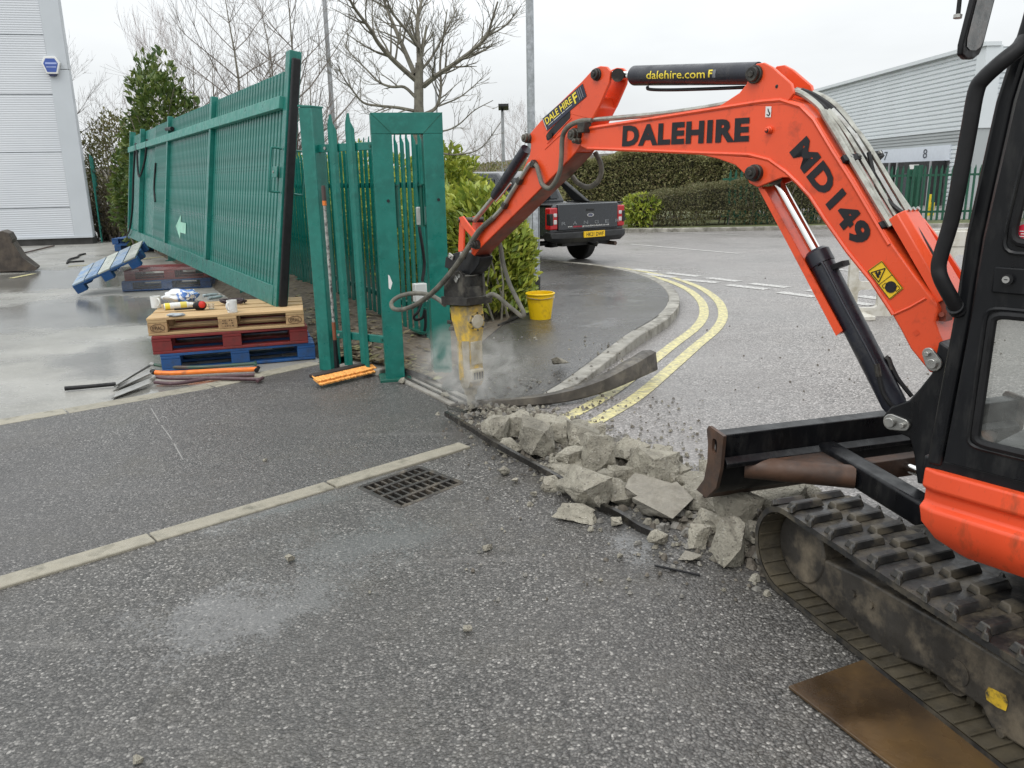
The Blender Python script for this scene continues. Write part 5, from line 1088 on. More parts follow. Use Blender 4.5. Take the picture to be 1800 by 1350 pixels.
for k, (a_, b_, lab) in enumerate([((357, 523), (384, 520), 'silver sealant tube lying farther back on the pine pallet'), ((366, 528), (392, 524), 'pale silver tube lying nearer the cable coil')]):
    a, b = on(*a_)+V((0, 0, .016)), on(*b_)+V((0, 0, .016)); tb = thing('sealant_tube', on(*a_), lab, 'tube'); mb = MB(); mb.tube([a, a.lerp(b, .8), b], [.015, .016, .004], 12); mb.build('body', M('silver_tube', (.45, .5, .52), .35, .4, var=.3, sc=20), tb); mb = MB(); mb.tube([b-(b-a)*.02, b+(b-a)*.12], [.006, .003], 8); mb.build('nozzle', m_white, tb)
p = on(372, 543); mb = MB(); mb.lathe([(.022, 0), (.026, .045), (.024, .045), (.02, .004), (0, .003)], p, 18); top(mb, 'clear_cup', m_cling, 'small clear plastic cup beside the applicator gun', 'cup')
# ================================================================ shovels on the ground
def shovel(name, blade, neck, path, hm, label, r=.016, hd=None):
    t = thing(name, V((path[0].x, path[0].y, .012)), label, 'shovel', 'shovels laid beside the pallet stack')
    mb = MB(); mb.tube(crom(path, 5), r, 10); h = mb.build('handle', hm, t)
    mb = MB(); a = path[-1]; d = (path[-1]-path[-2]).normalized(); s_ = V((-d.y, d.x, 0)); mb.tube([a-s_*.05, a+s_*.05], r*.95, 8); mb.build('end_grip', hd or hm, t, bev=.003)
    # blade: four corners with a dished middle
    n = 6; vs = []; fs = []
    for i in range(n):
        for j in range(n):
            u, v = i/(n-1), j/(n-1); p = blade[0].lerp(blade[1], u).lerp(blade[3].lerp(blade[2], u), v); vs.append(p-V((0, 0, .016*math.sin(math.pi*v))))
    k = len(vs); vs += [p+V((0, 0, .004)) for p in vs]
    for i in range(n-1):
        for j in range(n-1): q = i*n+j; fs += [(q, q+1, q+n+1, q+n), (k+q, k+q+n, k+q+n+1, k+q+1)]
    edge = [i for i in range(n)]+[i*n+n-1 for i in range(1, n)]+[(n-1)*n+j for j in range(n-2, -1, -1)]+[i*n for i in range(n-2, 0, -1)]
    for a_, b_ in zip(edge, edge[1:]+edge[:1]): fs.append((a_, b_, k+b_, k+a_))
    mb = MB(); mb.add(vs, fs); mb.build('blade', m_blade, t)
    mb = MB(); mb.tube([neck, path[0]], [r*1.15, r*1.05], 10); mb.build('socket', m_blade if hd is None else hd, t)
    return t
m_blade = M('worn_steel_blade', (.36, .36, .345), .45, .25, var=.3, sc=9, dirt=(.13, .12, .10), da=.5, dsc=9)
m_greenh = M('green_handle', (.03, .11, .075), .5, var=.2, dirt=(.10, .07, .055), da=.6, dsc=6); m_maroon = M('maroon_handle', (.075, .035, .042), .5, var=.25, sc=20)
gz = lambda x, y, z: G(x, y, z)
shovel('shovel', [gz(200, 680, .05), gz(262, 642, .07), gz(272, 637, .05), gz(205, 672, .03)], gz(266, 640, .06), [gz(272, 641, .06), gz(300, 645, .045), gz(360, 645, .045), gz(449, 639, .04)], m_greenh, 'shovel with dark green handle, nearest the pallets', .014)
shovel('shovel', [gz(198, 688, .04), gz(262, 658, .06), gz(273, 646, .06), gz(208, 678, .03)], gz(268, 653, .05), [gz(273, 655, .05), gz(302, 656, .045), gz(380, 652, .045), gz(452, 649, .04)], m_handle, 'shovel with a thick bright orange handle', .019, m_hoseb)
shovel('shovel', [gz(196, 701, .02), gz(260, 676, .035), gz(272, 662, .05), gz(203, 690, .03)], gz(267, 668, .04), [gz(272, 662, .05), gz(300, 665, .04), gz(380, 665, .035), gz(457, 667, .03)], m_maroon, 'shovel with a slim maroon handle, nearest the tarmac', .0145)
mb = MB(); mb.tube(crom([gz(272, 672, .03), gz(310, 674, .03), gz(390, 662, .03), gz(447, 659, .03)], 5), .014, 10); top(mb, 'pick_handle', m_maroon, 'maroon pole lying between the orange and the maroon shovel', 'pole')
mb = MB(); mb.tube([gz(114, 683, .03), gz(150, 680, .03), gz(203, 675, .035)], [.017, .015, .015], 10); top(mb, 'black_pole', m_hoseb, 'black tool handle pointing left from the shovel blades', 'tool handle')
# ================================================================ pallets farther off, bucket attachment
p = G(225, 442); pallet('pallet', V((p.x+.25, p.y+.45, .012)), rad(8), m_bluewood, m_bluewood, 'lower of the two far blue pallets by the building corner')
pallet('pallet', V((p.x+.2, p.y+.5, .157)), rad(4), m_bluewood, m_bluewood, 'upper of the two far blue pallets by the building corner')
p = G(275, 512); pc0 = V((p.x+.05, p.y+.45, .012)); pallet('pallet', pc0, rad(12), m_bluewood, m_bluewood, 'blue pallet wrapped in clear film under the red pallet in the yard')
pallet('pallet', pc0+V((.03, .03, .145)), rad(14), m_redwood, m_redwood, 'wet dark red pallet lying on the film wrapped blue one')
mb = MB(); c = pc0+V((0, 0, .02)); Rz2 = Matrix.Rotation(rad(12), 3, 'Z')
ring_ = [(-.62, -.43), (-.3, -.45), (0, -.44), (.3, -.46), (.62, -.43), (.64, 0), (.62, .43)]; n_ = len(ring_); vs = []
for h in (.0, .08, .16, .23, .30):
    for i, (x, y) in enumerate(ring_): vs.append(c+Rz2@V((x*(1+.03*noise.noise(V((x*5, h*20, 1)))), y+.04*noise.noise(V((x*7, h*15, 4))), h+.03*noise.noise(V((x*4, y*4, h*8))))))
mb.add(vs, [(r*n_+i, r*n_+i+1, (r+1)*n_+i+1, (r+1)*n_+i) for r in range(4) for i in range(n_-1)]); top(mb, 'stretch_film', m_cling, 'torn clear stretch film hanging round the pallets in the yard', 'plastic film', smooth=80, rc=False)
# tilted blue pallet leaning on the others
a, b = G(175, 522, .05), G(238, 455, .30)
tl = thing('pallet', V((G(190, 515).x, G(190, 515).y, .012)), 'broken worn blue half pallet tipped up against the wrapped pallets', 'pallet', 'timber pallets in the yard')
Q = lambda x, y, z: G(x, y, z)
X0 = Q(127, 504, .14); X1 = X0+V((.86, .12, .36)); ux = (X1-X0).normalized(); uy = V((-.14, 1, .30)); uy = (uy-ux*uy.dot(ux)).normalized(); uz = ux.cross(uy); LT = .96
FTP = (X0, ux, uy, uz)
for k in range(5):
    x0 = LT*k/5+.006; x1 = LT*(k+1)/5-.014; mb = MB(FTP); mb.bb((x0, 0, 0), (x1, .72, .021)); mb.build('board', m_bluewet if k not in (2, 4) else m_wetbrd, tl, bev=.003)
for y0 in (0, .31, .62): mb = MB(FTP); mb.bb((0, y0, -.028), (LT, y0+.1, -.001)); mb.build('stringer', m_bluewood, tl, bev=.003)
for y0 in (0, .31, .62):
    for x0 in (.0, LT*.5-.07, LT-.145): mb = MB(FTP); mb.bb((x0, y0, -.125), (x0+.145, y0+.1, -.0285)); mb.build('block', m_bluewood, tl, bev=.004)
mb = MB(); mb.tube(crom([G(118, 463, .02), G(122, 456, .03), G(135, 452, .03), G(140, 448, .03), G(150, 446, .02)], 5), .02, 6); mb.tube([G(118, 461, .02), G(148, 459, .02)], .02, 6); top(mb, 'black_strap', m_hoseb, 'black strap lying on the yard left of the far blue pallets', 'strap')
# spare digging bucket at the left edge
bq = G(20, 480); dgb = thing('digging_bucket', V((bq.x, bq.y, .012)), 'brown muddy excavator bucket standing in the yard by the wall', 'excavator bucket')
m_bk = M('dark_muddy_bucket', (.045, .034, .027), .6, var=.4, sc=7, bmp=.3, bsc=40, dirt=(.09, .07, .05), da=.5, dsc=6)
def D_(x, y, yy=bq.y): return AT(x, y, yy)
prof = [D_(-40, 418), D_(5, 408), D_(16, 412), D_(23, 424), D_(22, 428), D_(40, 455), D_(65, 474), D_(64, 477), D_(30, 479), D_(-40, 482)]
n_ = len(prof); w = V((-.25, .55, 0)); mb = MB(); mb.add(prof+[p+w for p in prof], [tuple(range(n_)), tuple(range(n_, 2*n_))]+[(i, (i+1) % n_, n_+(i+1) % n_, n_+i) for i in range(n_)]); o = mb.build('shell', m_bk, dgb, bev=.01); 
zmin = min(p.z for p in prof)
for x in (22, 40, 58): pass
mb = MB(); mb.add([D_(58, 468, bq.y-.03), D_(66, 474, bq.y-.03), D_(62, 478, bq.y-.03), D_(40, 478, bq.y-.03), D_(58, 468, bq.y), D_(66, 474, bq.y), D_(62, 478, bq.y), D_(40, 478, bq.y)], [(0, 1, 2, 3), (7, 6, 5, 4), (0, 4, 5, 1), (1, 5, 6, 2), (2, 6, 7, 3), (3, 7, 4, 0)]); mb.build('side_cutter', m_bk, dgb)
dgb.location.z = dgb.location.z; 
for ch in dgb.children: ch.location.z += max(0, .012-zmin)
mb = MB(); mb.tube([G(36, 446, .03), G(95, 432, .04)], .018, 8); top(mb, 'scaffold_bar', m_rust, 'dark metal bar lying against the building plinth', 'bar')
# ================================================================ gully grate
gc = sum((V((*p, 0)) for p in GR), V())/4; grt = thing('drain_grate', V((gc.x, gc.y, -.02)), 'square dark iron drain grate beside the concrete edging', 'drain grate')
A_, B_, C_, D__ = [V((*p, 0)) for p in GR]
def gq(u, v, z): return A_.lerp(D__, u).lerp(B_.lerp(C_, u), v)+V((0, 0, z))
mb = MB(); mb.add([gq(-.05, -.05, -.036), gq(1.05, -.05, -.036), gq(1.05, 1.05, -.036), gq(-.05, 1.05, -.036)], [(0, 1, 2, 3)]); mb.build('gully_dark_floor', M('painted_gully_dark', (.012, .010, .009), .5), grt, smooth=0)  # near-black floor paints in the darkness of a deeper gully
m_iron = M('cast_iron', (.05, .046, .042), .45, .4, var=.3, sc=20, dirt=(.12, .10, .075), da=.4, dsc=14)
for a, b in [((0, 0), (1, 0)), ((0, 1), (1, 1)), ((0, 0), (0, 1)), ((1, 0), (1, 1))]:
    mb = MB(); mb.beam(gq(*a, -.008), gq(*b, -.008), .024, .03); mb.build('frame_bar', m_iron, grt, bev=.003)
for v in (.25, .5, .75): mb = MB(); mb.beam(gq(.02, v, -.006), gq(.98, v, -.006), .02, .026); mb.build('cross_bar', m_iron, grt, bev=.003)
for k in range(1, 9):
    mb = MB(); mb.beam(gq(k/9, .02, -.008), gq(k/9, .98, -.008), .011, .022); mb.build('grate_bar', m_iron, grt, bev=.002)
# ================================================================ broken concrete
def hull(seed, n=15, flat=False):
    rn = random.Random(seed); bm = bmesh.new()
    for k in range(n):
        p = V((rn.uniform(-1, 1), rn.uniform(-1, 1), rn.uniform(-1, 1)))
        mx_ = max(abs(p.x), abs(p.y), abs(p.z)); p = p/mx_*rn.uniform(.78, 1.0)
        if flat: p.z = 1 if p.z > 0 else -1
        bm.verts.new(p)
    r = bmesh.ops.convex_hull(bm, input=bm.verts[:]); bmesh.ops.delete(bm, geom=[g for g in r['geom_interior'] if isinstance(g, bmesh.types.BMVert)], context='VERTS')
    bmesh.ops.triangulate(bm, faces=bm.faces[:])
    bmesh.ops.subdivide_edges(bm, edges=bm.edges[:], cuts=3, use_grid_fill=True)
    bmesh.ops.triangulate(bm, faces=bm.faces[:]); bmesh.ops.subdivide_edges(bm, edges=[e_ for e_ in bm.edges if e_.calc_length() > .28], cuts=1, use_grid_fill=True)
    bmesh.ops.triangulate(bm, faces=bm.faces[:]); bm.normal_update()
    for v in bm.verts:
        q = v.co; d = .10*noise.noise(q*2.1+V((seed, 0, 0)))+.055*noise.noise(q*5.5+V((0, seed, 0)))+.03*noise.noise(q*13+V((0, 0, seed)))
        if flat and q.z > .93: d *= .12
        v.co = q+v.normal*d
    return bm
def chunk(c, d, rz, seed, label, flat=False, tilt=(0, 0), mat=None, name='concrete_chunk', group='broken concrete chunks'):
    bm = hull(seed, 11 if flat else 15, flat); R_ = Matrix.Rotation(rz, 3, 'Z') @ Matrix.Rotation(tilt[0], 3, 'X') @ Matrix.Rotation(tilt[1], 3, 'Y')
    for v in bm.verts: v.co = R_ @ V((v.co.x*d[0]/2, v.co.y*d[1]/2, v.co.z*d[2]/2))
    zm = min(v.co.z for v in bm.verts)
    for v in bm.verts: v.co.z -= zm
    me = bpy.data.meshes.new(name); bm.to_mesh(me); bm.free(); me.materials.append(mat or m_conc)
    me.polygons.foreach_set('use_smooth', [True]*len(me.polygons)); me.set_sharp_from_angle(angle=rad(38))
    o = bpy.data.objects.new(name, me); COL.objects.link(o); o.location = c
    return tag(o, label, 'concrete chunk', group)
CH = [ # px centre, px size, depth factor, lift, label, flat, tilt
 (873, 760, 46, 50, .9, 0, 'tall pale concrete chunk at the breaker end of the heap'), (912, 752, 42, 40, .9, .01, 'rounded concrete chunk second from the breaker'),
 (943, 779, 70, 56, .8, .0, 'blocky concrete chunk right beside the black strip'), (987, 764, 44, 38, .9, .02, 'small dark gapped concrete chunk behind the blocky one'),
 (1030, 772, 64, 46, .9, .02, 'smooth tan concrete chunk at the road side of the heap'), (1057, 808, 58, 66, .8, .03, 'tall egg shaped concrete chunk standing mid heap'),
 (1007, 812, 52, 46, .8, .02, 'rough chunk left of the egg shaped one'), (1013, 836, 64, 36, .9, .0, 'low rough chunk in front of the egg shaped one'),
 (1110, 802, 54, 40, 1, .01, 'low dusty chunk behind the largest boulder'), (1147, 828, 88, 60, .9, .02, 'largest boulder like chunk on top of the heap'),
 (1030, 868, 88, 62, .7, 0, 'big dark sided chunk jutting towards the tarmac'), (980, 851, 48, 30, .7, 0, 'thin pointed chunk at the tarmac edge'),
 (991, 861, 24, 18, 1, 0, 'fist sized lump beside the thin pointed chunk'), (1087, 871, 44, 50, .8, .0, 'wedge chunk left of the smooth slabs'),
 (1212, 854, 34, 26, 1, .0, 'little chunk just left of the blade end plate'), (1247, 882, 62, 44, .9, .02, 'broken topped chunk right of the big slab'),
 (1302, 907, 62, 52, .9, .03, 'crusty pale chunk just behind the track front'), (1257, 922, 48, 44, .9, 0, 'flat faced chunk between big slab and cube'),
 (1229, 947, 27, 44, 1.4, 0, 'narrow upright chunk at the end of the big slab'), (1280, 966, 72, 76, .7, 0, 'large pale cube shaped chunk by the track'),
 (1322, 944, 30, 32, 1, .02, 'small chunk wedged against the track front'), (1355, 892, 100, 54, 1, .0, 'long chunk lying behind the track front'),
 (1300, 868, 66, 40, 1, 0, 'shaded chunk below the dozer blade'), (1370, 860, 56, 30, 1, .03, 'thin chunk under the brace tube'),
 (1425, 880, 60, 44, 1, 0, 'chunk half hidden behind the track top'), (1060, 845, 40, 34, 1, .02, 'angular chunk above the wedge'),
 (1190, 838, 36, 34, 1, .0, 'small chunk right of the largest boulder'), (1095, 838, 46, 40, 1, .02, 'rounded chunk left of the largest boulder'),
 (960, 752, 40, 26, 1, -.01, 'low crumbled chunk under the bent metal channel'), (893, 790, 34, 24, 1, 0, 'low chunk on the strip below the tall pale one')]
CHB = []; CNT = {}
for i, (x, y, w, h, df, lift, lab) in enumerate(CH):
    base = G(x, y+h*.42, lift); CHB.append((base, lab)); dep = (base-CPOS).dot(f0); s_ = dep/FPX; hh = h*s_*1.0
    chunk(V((base.x, base.y+w*s_*df*.3, max(-.01, lift-.012))), (w*s_*1.32, w*s_*df*1.25, max(.06, hh*1.12)), random.uniform(0, 6.3), i*3.7+1.3, lab, tilt=(random.uniform(-.15, .15), random.uniform(-.15, .15)))
for i, (x, y, w, h, rz, tl_, lab) in enumerate([(1133, 879, 82, 50, 35, (.3, -.12), 'smooth topped slab next to the big slab'), (1174, 905, 98, 60, 30, (.3, -.1), 'biggest smooth topped concrete slab tilted over the black strip'),
    (1013, 918, 78, 26, 15, (.05, .05), 'flat concrete flake lying out on the tarmac'), (1217, 990, 38, 16, -30, (.04, 0), 'thin grey flake on the tarmac near the track'), (1157, 961, 38, 26, 20, (.2, .1), 'loose rough lump on the tarmac below the slabs')]):
    base = G(x, y+h*.2, .0); dep = (base-CPOS).dot(f0); s_ = dep/FPX
    chunk(V((base.x, base.y+.03, .006)), (w*s_*1.05, w*s_*.8, [.085, .10, .05, .018, .06][i]), rad(rz), 90.3+i*5.1, lab, flat=i < 4, tilt=tl_, mat=m_conc if i in (2, 4) else m_conct)
for i, (x, y, w, lab) in enumerate([(986, 641, 30, 'pale stone lying alone on the wet footway'), (513, 986, 22, 'small pale stone alone on the tarmac beyond the puddle'), (857, 966, 20, 'small stone on open tarmac left of the heap'), (822, 1109, 18, 'stone alone on the foreground tarmac in the middle'),
    (707, 674, 16, 'stone at the foot of the left portal post'), (242, 1341, 22, 'tan stone at the bottom edge of the picture'), (886, 834, 24, 'flat stone at the end of the front edging'), (948, 828, 20, 'pointed stone standing beside the black strip'), (787, 700, 20, 'dark stone beside the ground rail'), (1083, 922, 26, 'stone against the flat flake'), (466, 811, 9, 'little dark stone on the apron tarmac'), (650, 1043, 7, 'tiny dark stone on the foreground tarmac'), (938, 872, 14, 'small stone just off the heap'), (905, 848, 14, 'small stone near the drain grate'), (1090, 980, 12, 'small stone below the loose lump')]):
    base = G(x, y, .09 if i == 0 else .008); s_ = (base-CPOS).dot(f0)/FPX; chunk(base, (w*s_, w*s_*.8, w*s_*.6), random.uniform(0, 6), 200+i*2.3, lab, name='stone', group='loose stones')
random.seed(77); q0 = 0
for i in range(26):
    u_, v_ = random.random(), random.random(); x = lerp(lerp(915, 1330, u_), lerp(980, 1430, u_), v_); y = lerp(lerp(765, 985, u_), lerp(755, 880, u_), v_); w = random.uniform(30, 66); base = G(x, y, 0); s_ = (base-CPOS).dot(f0)/FPX
    best = min(CHB, key=lambda q: (q[0]-base).length); CNT[best[1]] = CNT.get(best[1], 0)+1; ordn = ['small rubble piece beside the ', 'second small piece near the ', 'third small piece near the ', 'fourth small piece near the ', 'fifth small piece near the '][min(4, CNT[best[1]]-1)]
    chunk(V((base.x, base.y, random.uniform(-.01, .03))), (w*s_, w*s_*random.uniform(.7, 1), w*s_*random.uniform(.55, .9)), random.uniform(0, 6), 400+i*1.7, ordn+best[1], tilt=(random.uniform(-.3, .3), random.uniform(-.3, .3)), group='lesser rubble chunks')
# crumbs and dust of the broken strip
random.seed(11); mbs = [MB(), MB(), MB()]; HL0, HL1 = V((-.36, 4.98, 0)), V((1.02, 2.62, 0)); hd = (HL1-HL0).normalized(); hn = V((hd.y, -hd.x, 0))
def crumb(mb, c, r):
    a = random.uniform(0, 6.3); n = 5; up = r*random.uniform(.5, 1); ring_ = [c+V((math.cos(a+2*math.pi*k/n), math.sin(a+2*math.pi*k/n), 0))*r*random.uniform(.6, 1.1) for k in range(n)]; t_ = [c+V((math.cos(a+2*math.pi*k/n), math.sin(a+2*math.pi*k/n), 0))*r*random.uniform(.2, .6)+V((0, 0, up)) for k in range(n)]
    mb.add(ring_+t_, [(k, (k+1) % n, n+(k+1) % n, n+k) for k in range(n)]+[tuple(range(n, 2*n))])
for k in range(3600):
    t = random.random(); w = random.gauss(0, .2)-.16
    c = HL0.lerp(HL1, t)+hn*w
    crumb(mbs[k % 3], V((c.x, c.y, .006+(.02 if abs(w+.16) < .17 else 0))), random.choice([.003, .004, .006, .008, .012, .018, .028])*random.uniform(.7, 1.2)*(1 if abs(w+.16) < .3 else .7))
for k in range(500):
    p = G(random.uniform(850, 1240), random.uniform(700, 830)); crumb(mbs[k % 3], V((p.x, p.y, .006)), random.choice([.003, .004, .006, .009, .013]))
for k in range(260):
    p = G(random.uniform(830, 1100), random.uniform(600, 715), .05); crumb(mbs[k % 3], V((p.x, p.y, khgt(p)-.002)), random.choice([.004, .007, .011, .016]))
for k in range(160):
    p = G(random.uniform(820, 1340), random.uniform(800, 1060)); crumb(mbs[k % 3], V((p.x, p.y, .008)), random.choice([.003, .005, .008, .012]))
for k in range(90):
    p = G(random.uniform(1240, 1800), random.uniform(480, 720)); crumb(mbs[2], V((p.x, p.y, .003)), random.choice([.005, .008, .012]))
for mb, mt_ in zip(mbs, (m_conc, M('grey_crumbs', (.2, .19, .17), .9, var=.4, sc=30), M('dark_soil_crumbs', (.12, .105, .085), .9, var=.4, sc=30))): tag(mb.build('rubble_crumbs', mt_, smooth=0, rc=False), kind='stuff')
# fine debris bed of the trench
mb = MB(); vs = []; fs = []; NA, NB = 70, 18
for i in range(NA):
    t = i/(NA-1); c = HL0.lerp(HL1+hd*.15, t)
    for j in range(NB):
        w = lerp(-.5, .05, j/(NB-1)); p = c+hn*w; e_ = math.sin(math.pi*j/(NB-1))**.6*min(1, t*5+.12)
        vs.append((p.x, p.y, -.012+e_*(.04+.028*noise.noise(V((p.x*7, p.y*7, 0)))+.016*noise.noise(V((p.x*23, p.y*23, 2))))))
for i in range(NA-1):
    for j in range(NB-1): q = i*NB+j; fs.append((q, q+1, q+NB+1, q+NB))
m_bed = M('crushed_concrete', (.24, .22, .18), .95, var=.4, sc=30, bmp=1, bsc=120, dirt=(.10, .085, .065), da=.5, dsc=8)
tag(mb.add(vs, fs).build('rubble_bed', m_bed, smooth=80), kind='stuff')
# black strip (old gate rail) and bent channel
P = [G(784, 727, .05), G(822, 749, .06), G(862, 775, .06), G(905, 799, .06), G(940, 818, .055), G(990, 846, .05), G(1036, 880, .03), G(1090, 905, .03), G(1130, 930, .02), G(1172, 946, .012)]
mb = MB(); PP = crom(P, 5)
for a, b in zip(PP, PP[1:]): mb.beam(a, b+(b-a)*.1, .022, .03)
top(mb, 'bent_rail_strip', M('black_wet_steel', (.022, .02, .018), .3, .3, var=.4, sc=14, dirt=(.10, .09, .07), da=.3, dsc=12), 'long black steel strip running along the tarmac side of the rubble', 'steel strip')
mb = MB(); mb.tube([G(1151, 994, .012), G(1230, 1011, .012)], .005, 6); top(mb, 'wire_offcut', m_hoseb, 'thin dark wire lying on tarmac by the track', 'wire')
mb = MB(); mb.tube([G(876, 572, .1), G(905, 560, .11), G(925, 552, .13)], .012, 8); top(mb, 'dark_pipe', m_hoseb, 'thin dark pipe lying on the footway beside the bucket', 'pipe')
ch = [V((-.235, 5.0, .025)), V((.05, 4.985, .025)), V((.35, 5.05, .03)), V((.62, 5.2, .05)), V((.86, 5.42, .075)), V((1.06, 5.66, .085))]; CHP = crom(ch, 6); cht = thing('bent_channel', ch[2], 'bent rusty grey steel channel lying across the yellow lines', 'steel channel')
pr_ = lambda k: lerp(.03, .135, k**1.35); vs = []; fs = []; n_ = len(CHP); sec = 6
for i, p in enumerate(CHP):
    t = tang(CHP, i); nl = V((-t.y, t.x, 0)); h = pr_(i/(n_-1)); k = i/(n_-1); lean = nl*(.02+.035*k); wob = .006*noise.noise(p*9)
    vs += [p+nl*(.055), p+nl*.004+V((0, 0, -.004)), p-nl*.004+V((0, 0, .004)), p+lean*.3-nl*(.004+wob)+V((0, 0, h*.93)), p+lean+V((0, 0, h)), p+lean+nl*(.05+.02*k)+V((0, 0, h-.012+wob))]
for i in range(n_-1):
    for j in range(sec-1): a = i*sec+j; fs.append((a, a+1, a+sec+1, a+sec))
mb = MB(); mb.add(vs, fs); o = mb.build('channel', M('rusty_grey_steel', (.085, .075, .063), .5, .35, var=.35, sc=10, dirt=(.16, .14, .105), da=.4, dsc=9), cht, rc=False)
sm = o.modifiers.new('thickness', 'SOLIDIFY'); sm.thickness = .005
# ================================================================ pickup truck
tf = V((-.574, .819, 0)); tl_ = V((-.819, -.574, 0)); TRO = V((.758, 14.49, 0))
trk = thing('pickup_truck', TRO, 'dark grey double cab pickup truck parked at the kerb, tailgate towards us', 'pickup truck')
FR_ = (TRO, tf, tl_, V((0, 0, 1)))
def arch(cx, r, z0, a0=180, a1=0): return [(cx+r*math.cos(rad(a)), .38+r*math.sin(rad(a))) for a in [lerp(a0, a1, k/8) for k in range(9)]]
prof = [(-1.13, .62), (-.46, .55)]+arch(0, .46, 0, 165, 15)+[(.5, .42), (2.7, .42)]+arch(3.22, .46, 0, 170, 10)+[(3.72, .5), (4.1, .5), (4.14, .8), (4.0, 1.0), (2.6, 1.15), (2.4, 1.17), (.6, 1.17), (.55, 1.15), (-1.13, 1.15)]
def fbody(poly, wf, nm, mat, bev=.03):
    mb = MB(FR_); n = len(poly); mb.add([(x, wf(x, z), z) for x, z in poly]+[(x, -wf(x, z), z) for x, z in poly], [tuple(range(n)), tuple(range(n, 2*n))]+[(i, (i+1) % n, n+(i+1) % n, n+i) for i in range(n)]); return mb.build(nm, mat, trk, bev=bev, seg=3)
body = fbody(prof, lambda x, z: .925-(.05 if z > 1.0 else 0)-(.12 if x > 3.9 else 0), 'body', m_carpaint)
cabw = lambda x, z: .87-.24*max(0, (z-1.17)/.63)
cabp = [(.62, 1.16), (.80, 1.68), (.98, 1.79), (1.9, 1.82), (2.1, 1.76), (2.78, 1.16)]
cabo = fbody(cabp, cabw, 'cab', m_carpaint, .04)
def sidequad(pts, nm, mat, lift=.012):
    for s_ in (1, -1):
        mb = MB(FR_); mb.add([(x, s_*(cabw(x, z)+lift), z) for x, z in pts], [tuple(range(len(pts)))]); mb.build(nm, mat, cabo, smooth=0)
sidequad([(.86, 1.24), (1.0, 1.66), (1.45, 1.69), (1.45, 1.24)], 'side_window', m_cglass); sidequad([(1.52, 1.24), (1.52, 1.69), (2.0, 1.70), (2.45, 1.26)], 'side_window', m_cglass)
mb = MB(FR_); mb.add([(.635-.02, .70, 1.24), (.635-.02, -.70, 1.24), (.765-.02, -.62, 1.63), (.765-.02, .62, 1.63)], [(0, 1, 2, 3)]); mb.build('rear_window', m_cglass, cabo, smooth=0)
mb = MB(FR_); mb.add([(2.13, .60, 1.74), (2.13, -.60, 1.74), (2.75, -.78, 1.2), (2.75, .78, 1.2)], [(0, 1, 2, 3)]); o = mb.build('windscreen', m_cglass, cabo, smooth=0); o.location = V((0, 0, .012))+tf*.012
for s_ in (1, -1):
    mb = MB(FR_); mb.box((2.35, s_*1.03, 1.26), (.12, .2, .17)); mb.build('door_mirror', m_cartrim, trk, bev=.03)
# bed interior, sports bar
mb = MB(FR_); mb.bb((-1.06, -.8, 1.10), (.52, .8, 1.156)); mb.build('load_bed', m_cartrim, trk)
for s_ in (1, -1):
    mb = MB(FR_); mb.bb((-1.12, s_*.88-.045, 1.15), (.55, s_*.88+.03, 1.185)); mb.build('bed_rail', m_cartrim, trk, bev=.01)
    mb = MB(FR_); mb.prism([(-.35, 1.18), (.1, 1.18), (.62, 1.62), (.55, 1.70), (.4, 1.66)], s_*.72-.05, s_*.72+.05) if False else mb.add([(-.30, s_*.80, 1.18), (.15, s_*.80, 1.18), (.56, s_*.66, 1.62), (.42, s_*.66, 1.66), (-.30, s_*.70, 1.18), (.15, s_*.70, 1.18), (.56, s_*.56, 1.62), (.42, s_*.56, 1.66)], [(0, 1, 2, 3), (7, 6, 5, 4), (0, 4, 5, 1), (1, 5, 6, 2), (2, 6, 7, 3), (3, 7, 4, 0)]); mb.build('sports_bar', m_cartrim, trk, bev=.03)
mb = MB(FR_); mb.bb((.42, -.66, 1.60), (.56, .66, 1.67)); mb.build('sports_bar_hoop', m_cartrim, trk, bev=.03)
# tailgate
mb = MB(FR_); mb.bb((-1.165, -.745, .70), (-1.09, .745, 1.185)); tg = mb.build('tailgate', m_carpaint, trk, bev=.018, seg=3)
XR = -1.168
def tgq(y0, z0, y1, z1): # seen from behind: left of picture = vehicle left
    bl = TRO+tf*XR+tl_*y0+V((0, 0, z0)); br = TRO+tf*XR+tl_*y1+V((0, 0, z0)); return quadmap(bl, br, bl+V((0, 0, z1-z0)), br+V((0, 0, z1-z0)))
mb = MB(FR_); mb.bb((-1.172, -.13, 1.04), (-1.15, .07, 1.09)); hnd = mb.build('tailgate_handle', m_cartrim, tg, bev=.01)
mb = MB(FR_); ov = [(XR, -.03+.085*math.cos(a), .965+.035*math.sin(a)) for a in [k*math.pi/12 for k in range(24)]]; mb.add(ov+[(x-.012, y, z) for x, y, z in ov], [tuple(range(24)), tuple(range(24, 48))]+[(i, (i+1) % 24, 24+(i+1) % 24, 24+i) for i in range(24)]); em = mb.build('oval_emblem', m_chrome, tg)
mb = MB(FR_); mb.add([(XR-.0135, -.03+.07*math.cos(a), .965+.026*math.sin(a)) for a in [k*math.pi/12 for k in range(24)]], [tuple(range(24))]); mb.build('emblem_face', M('navy_emblem', (.02, .03, .09), .3), em, smooth=0)
f = tgq(.03, .953, -.09, .977); letter('Ford', lambda u, v: f(u, v)-tf*.016, m_chrome, em)
for s_, txt in zip((.68, .41, .14, -.13, -.40, -.67), 'RANGER'):
    f = tgq(s_-.01, .80, s_-.115, .86); letter(txt, lambda u, v, f=f: f(u, v)-tf*.002, M('tailgate_letter_'+txt, (.2, .21, .22), .4), tg)
f = tgq(.52, .755, .40, .775); letter('www.', lambda u, v: f(u, v)-tf*.002, m_white, tg, bold=.01)
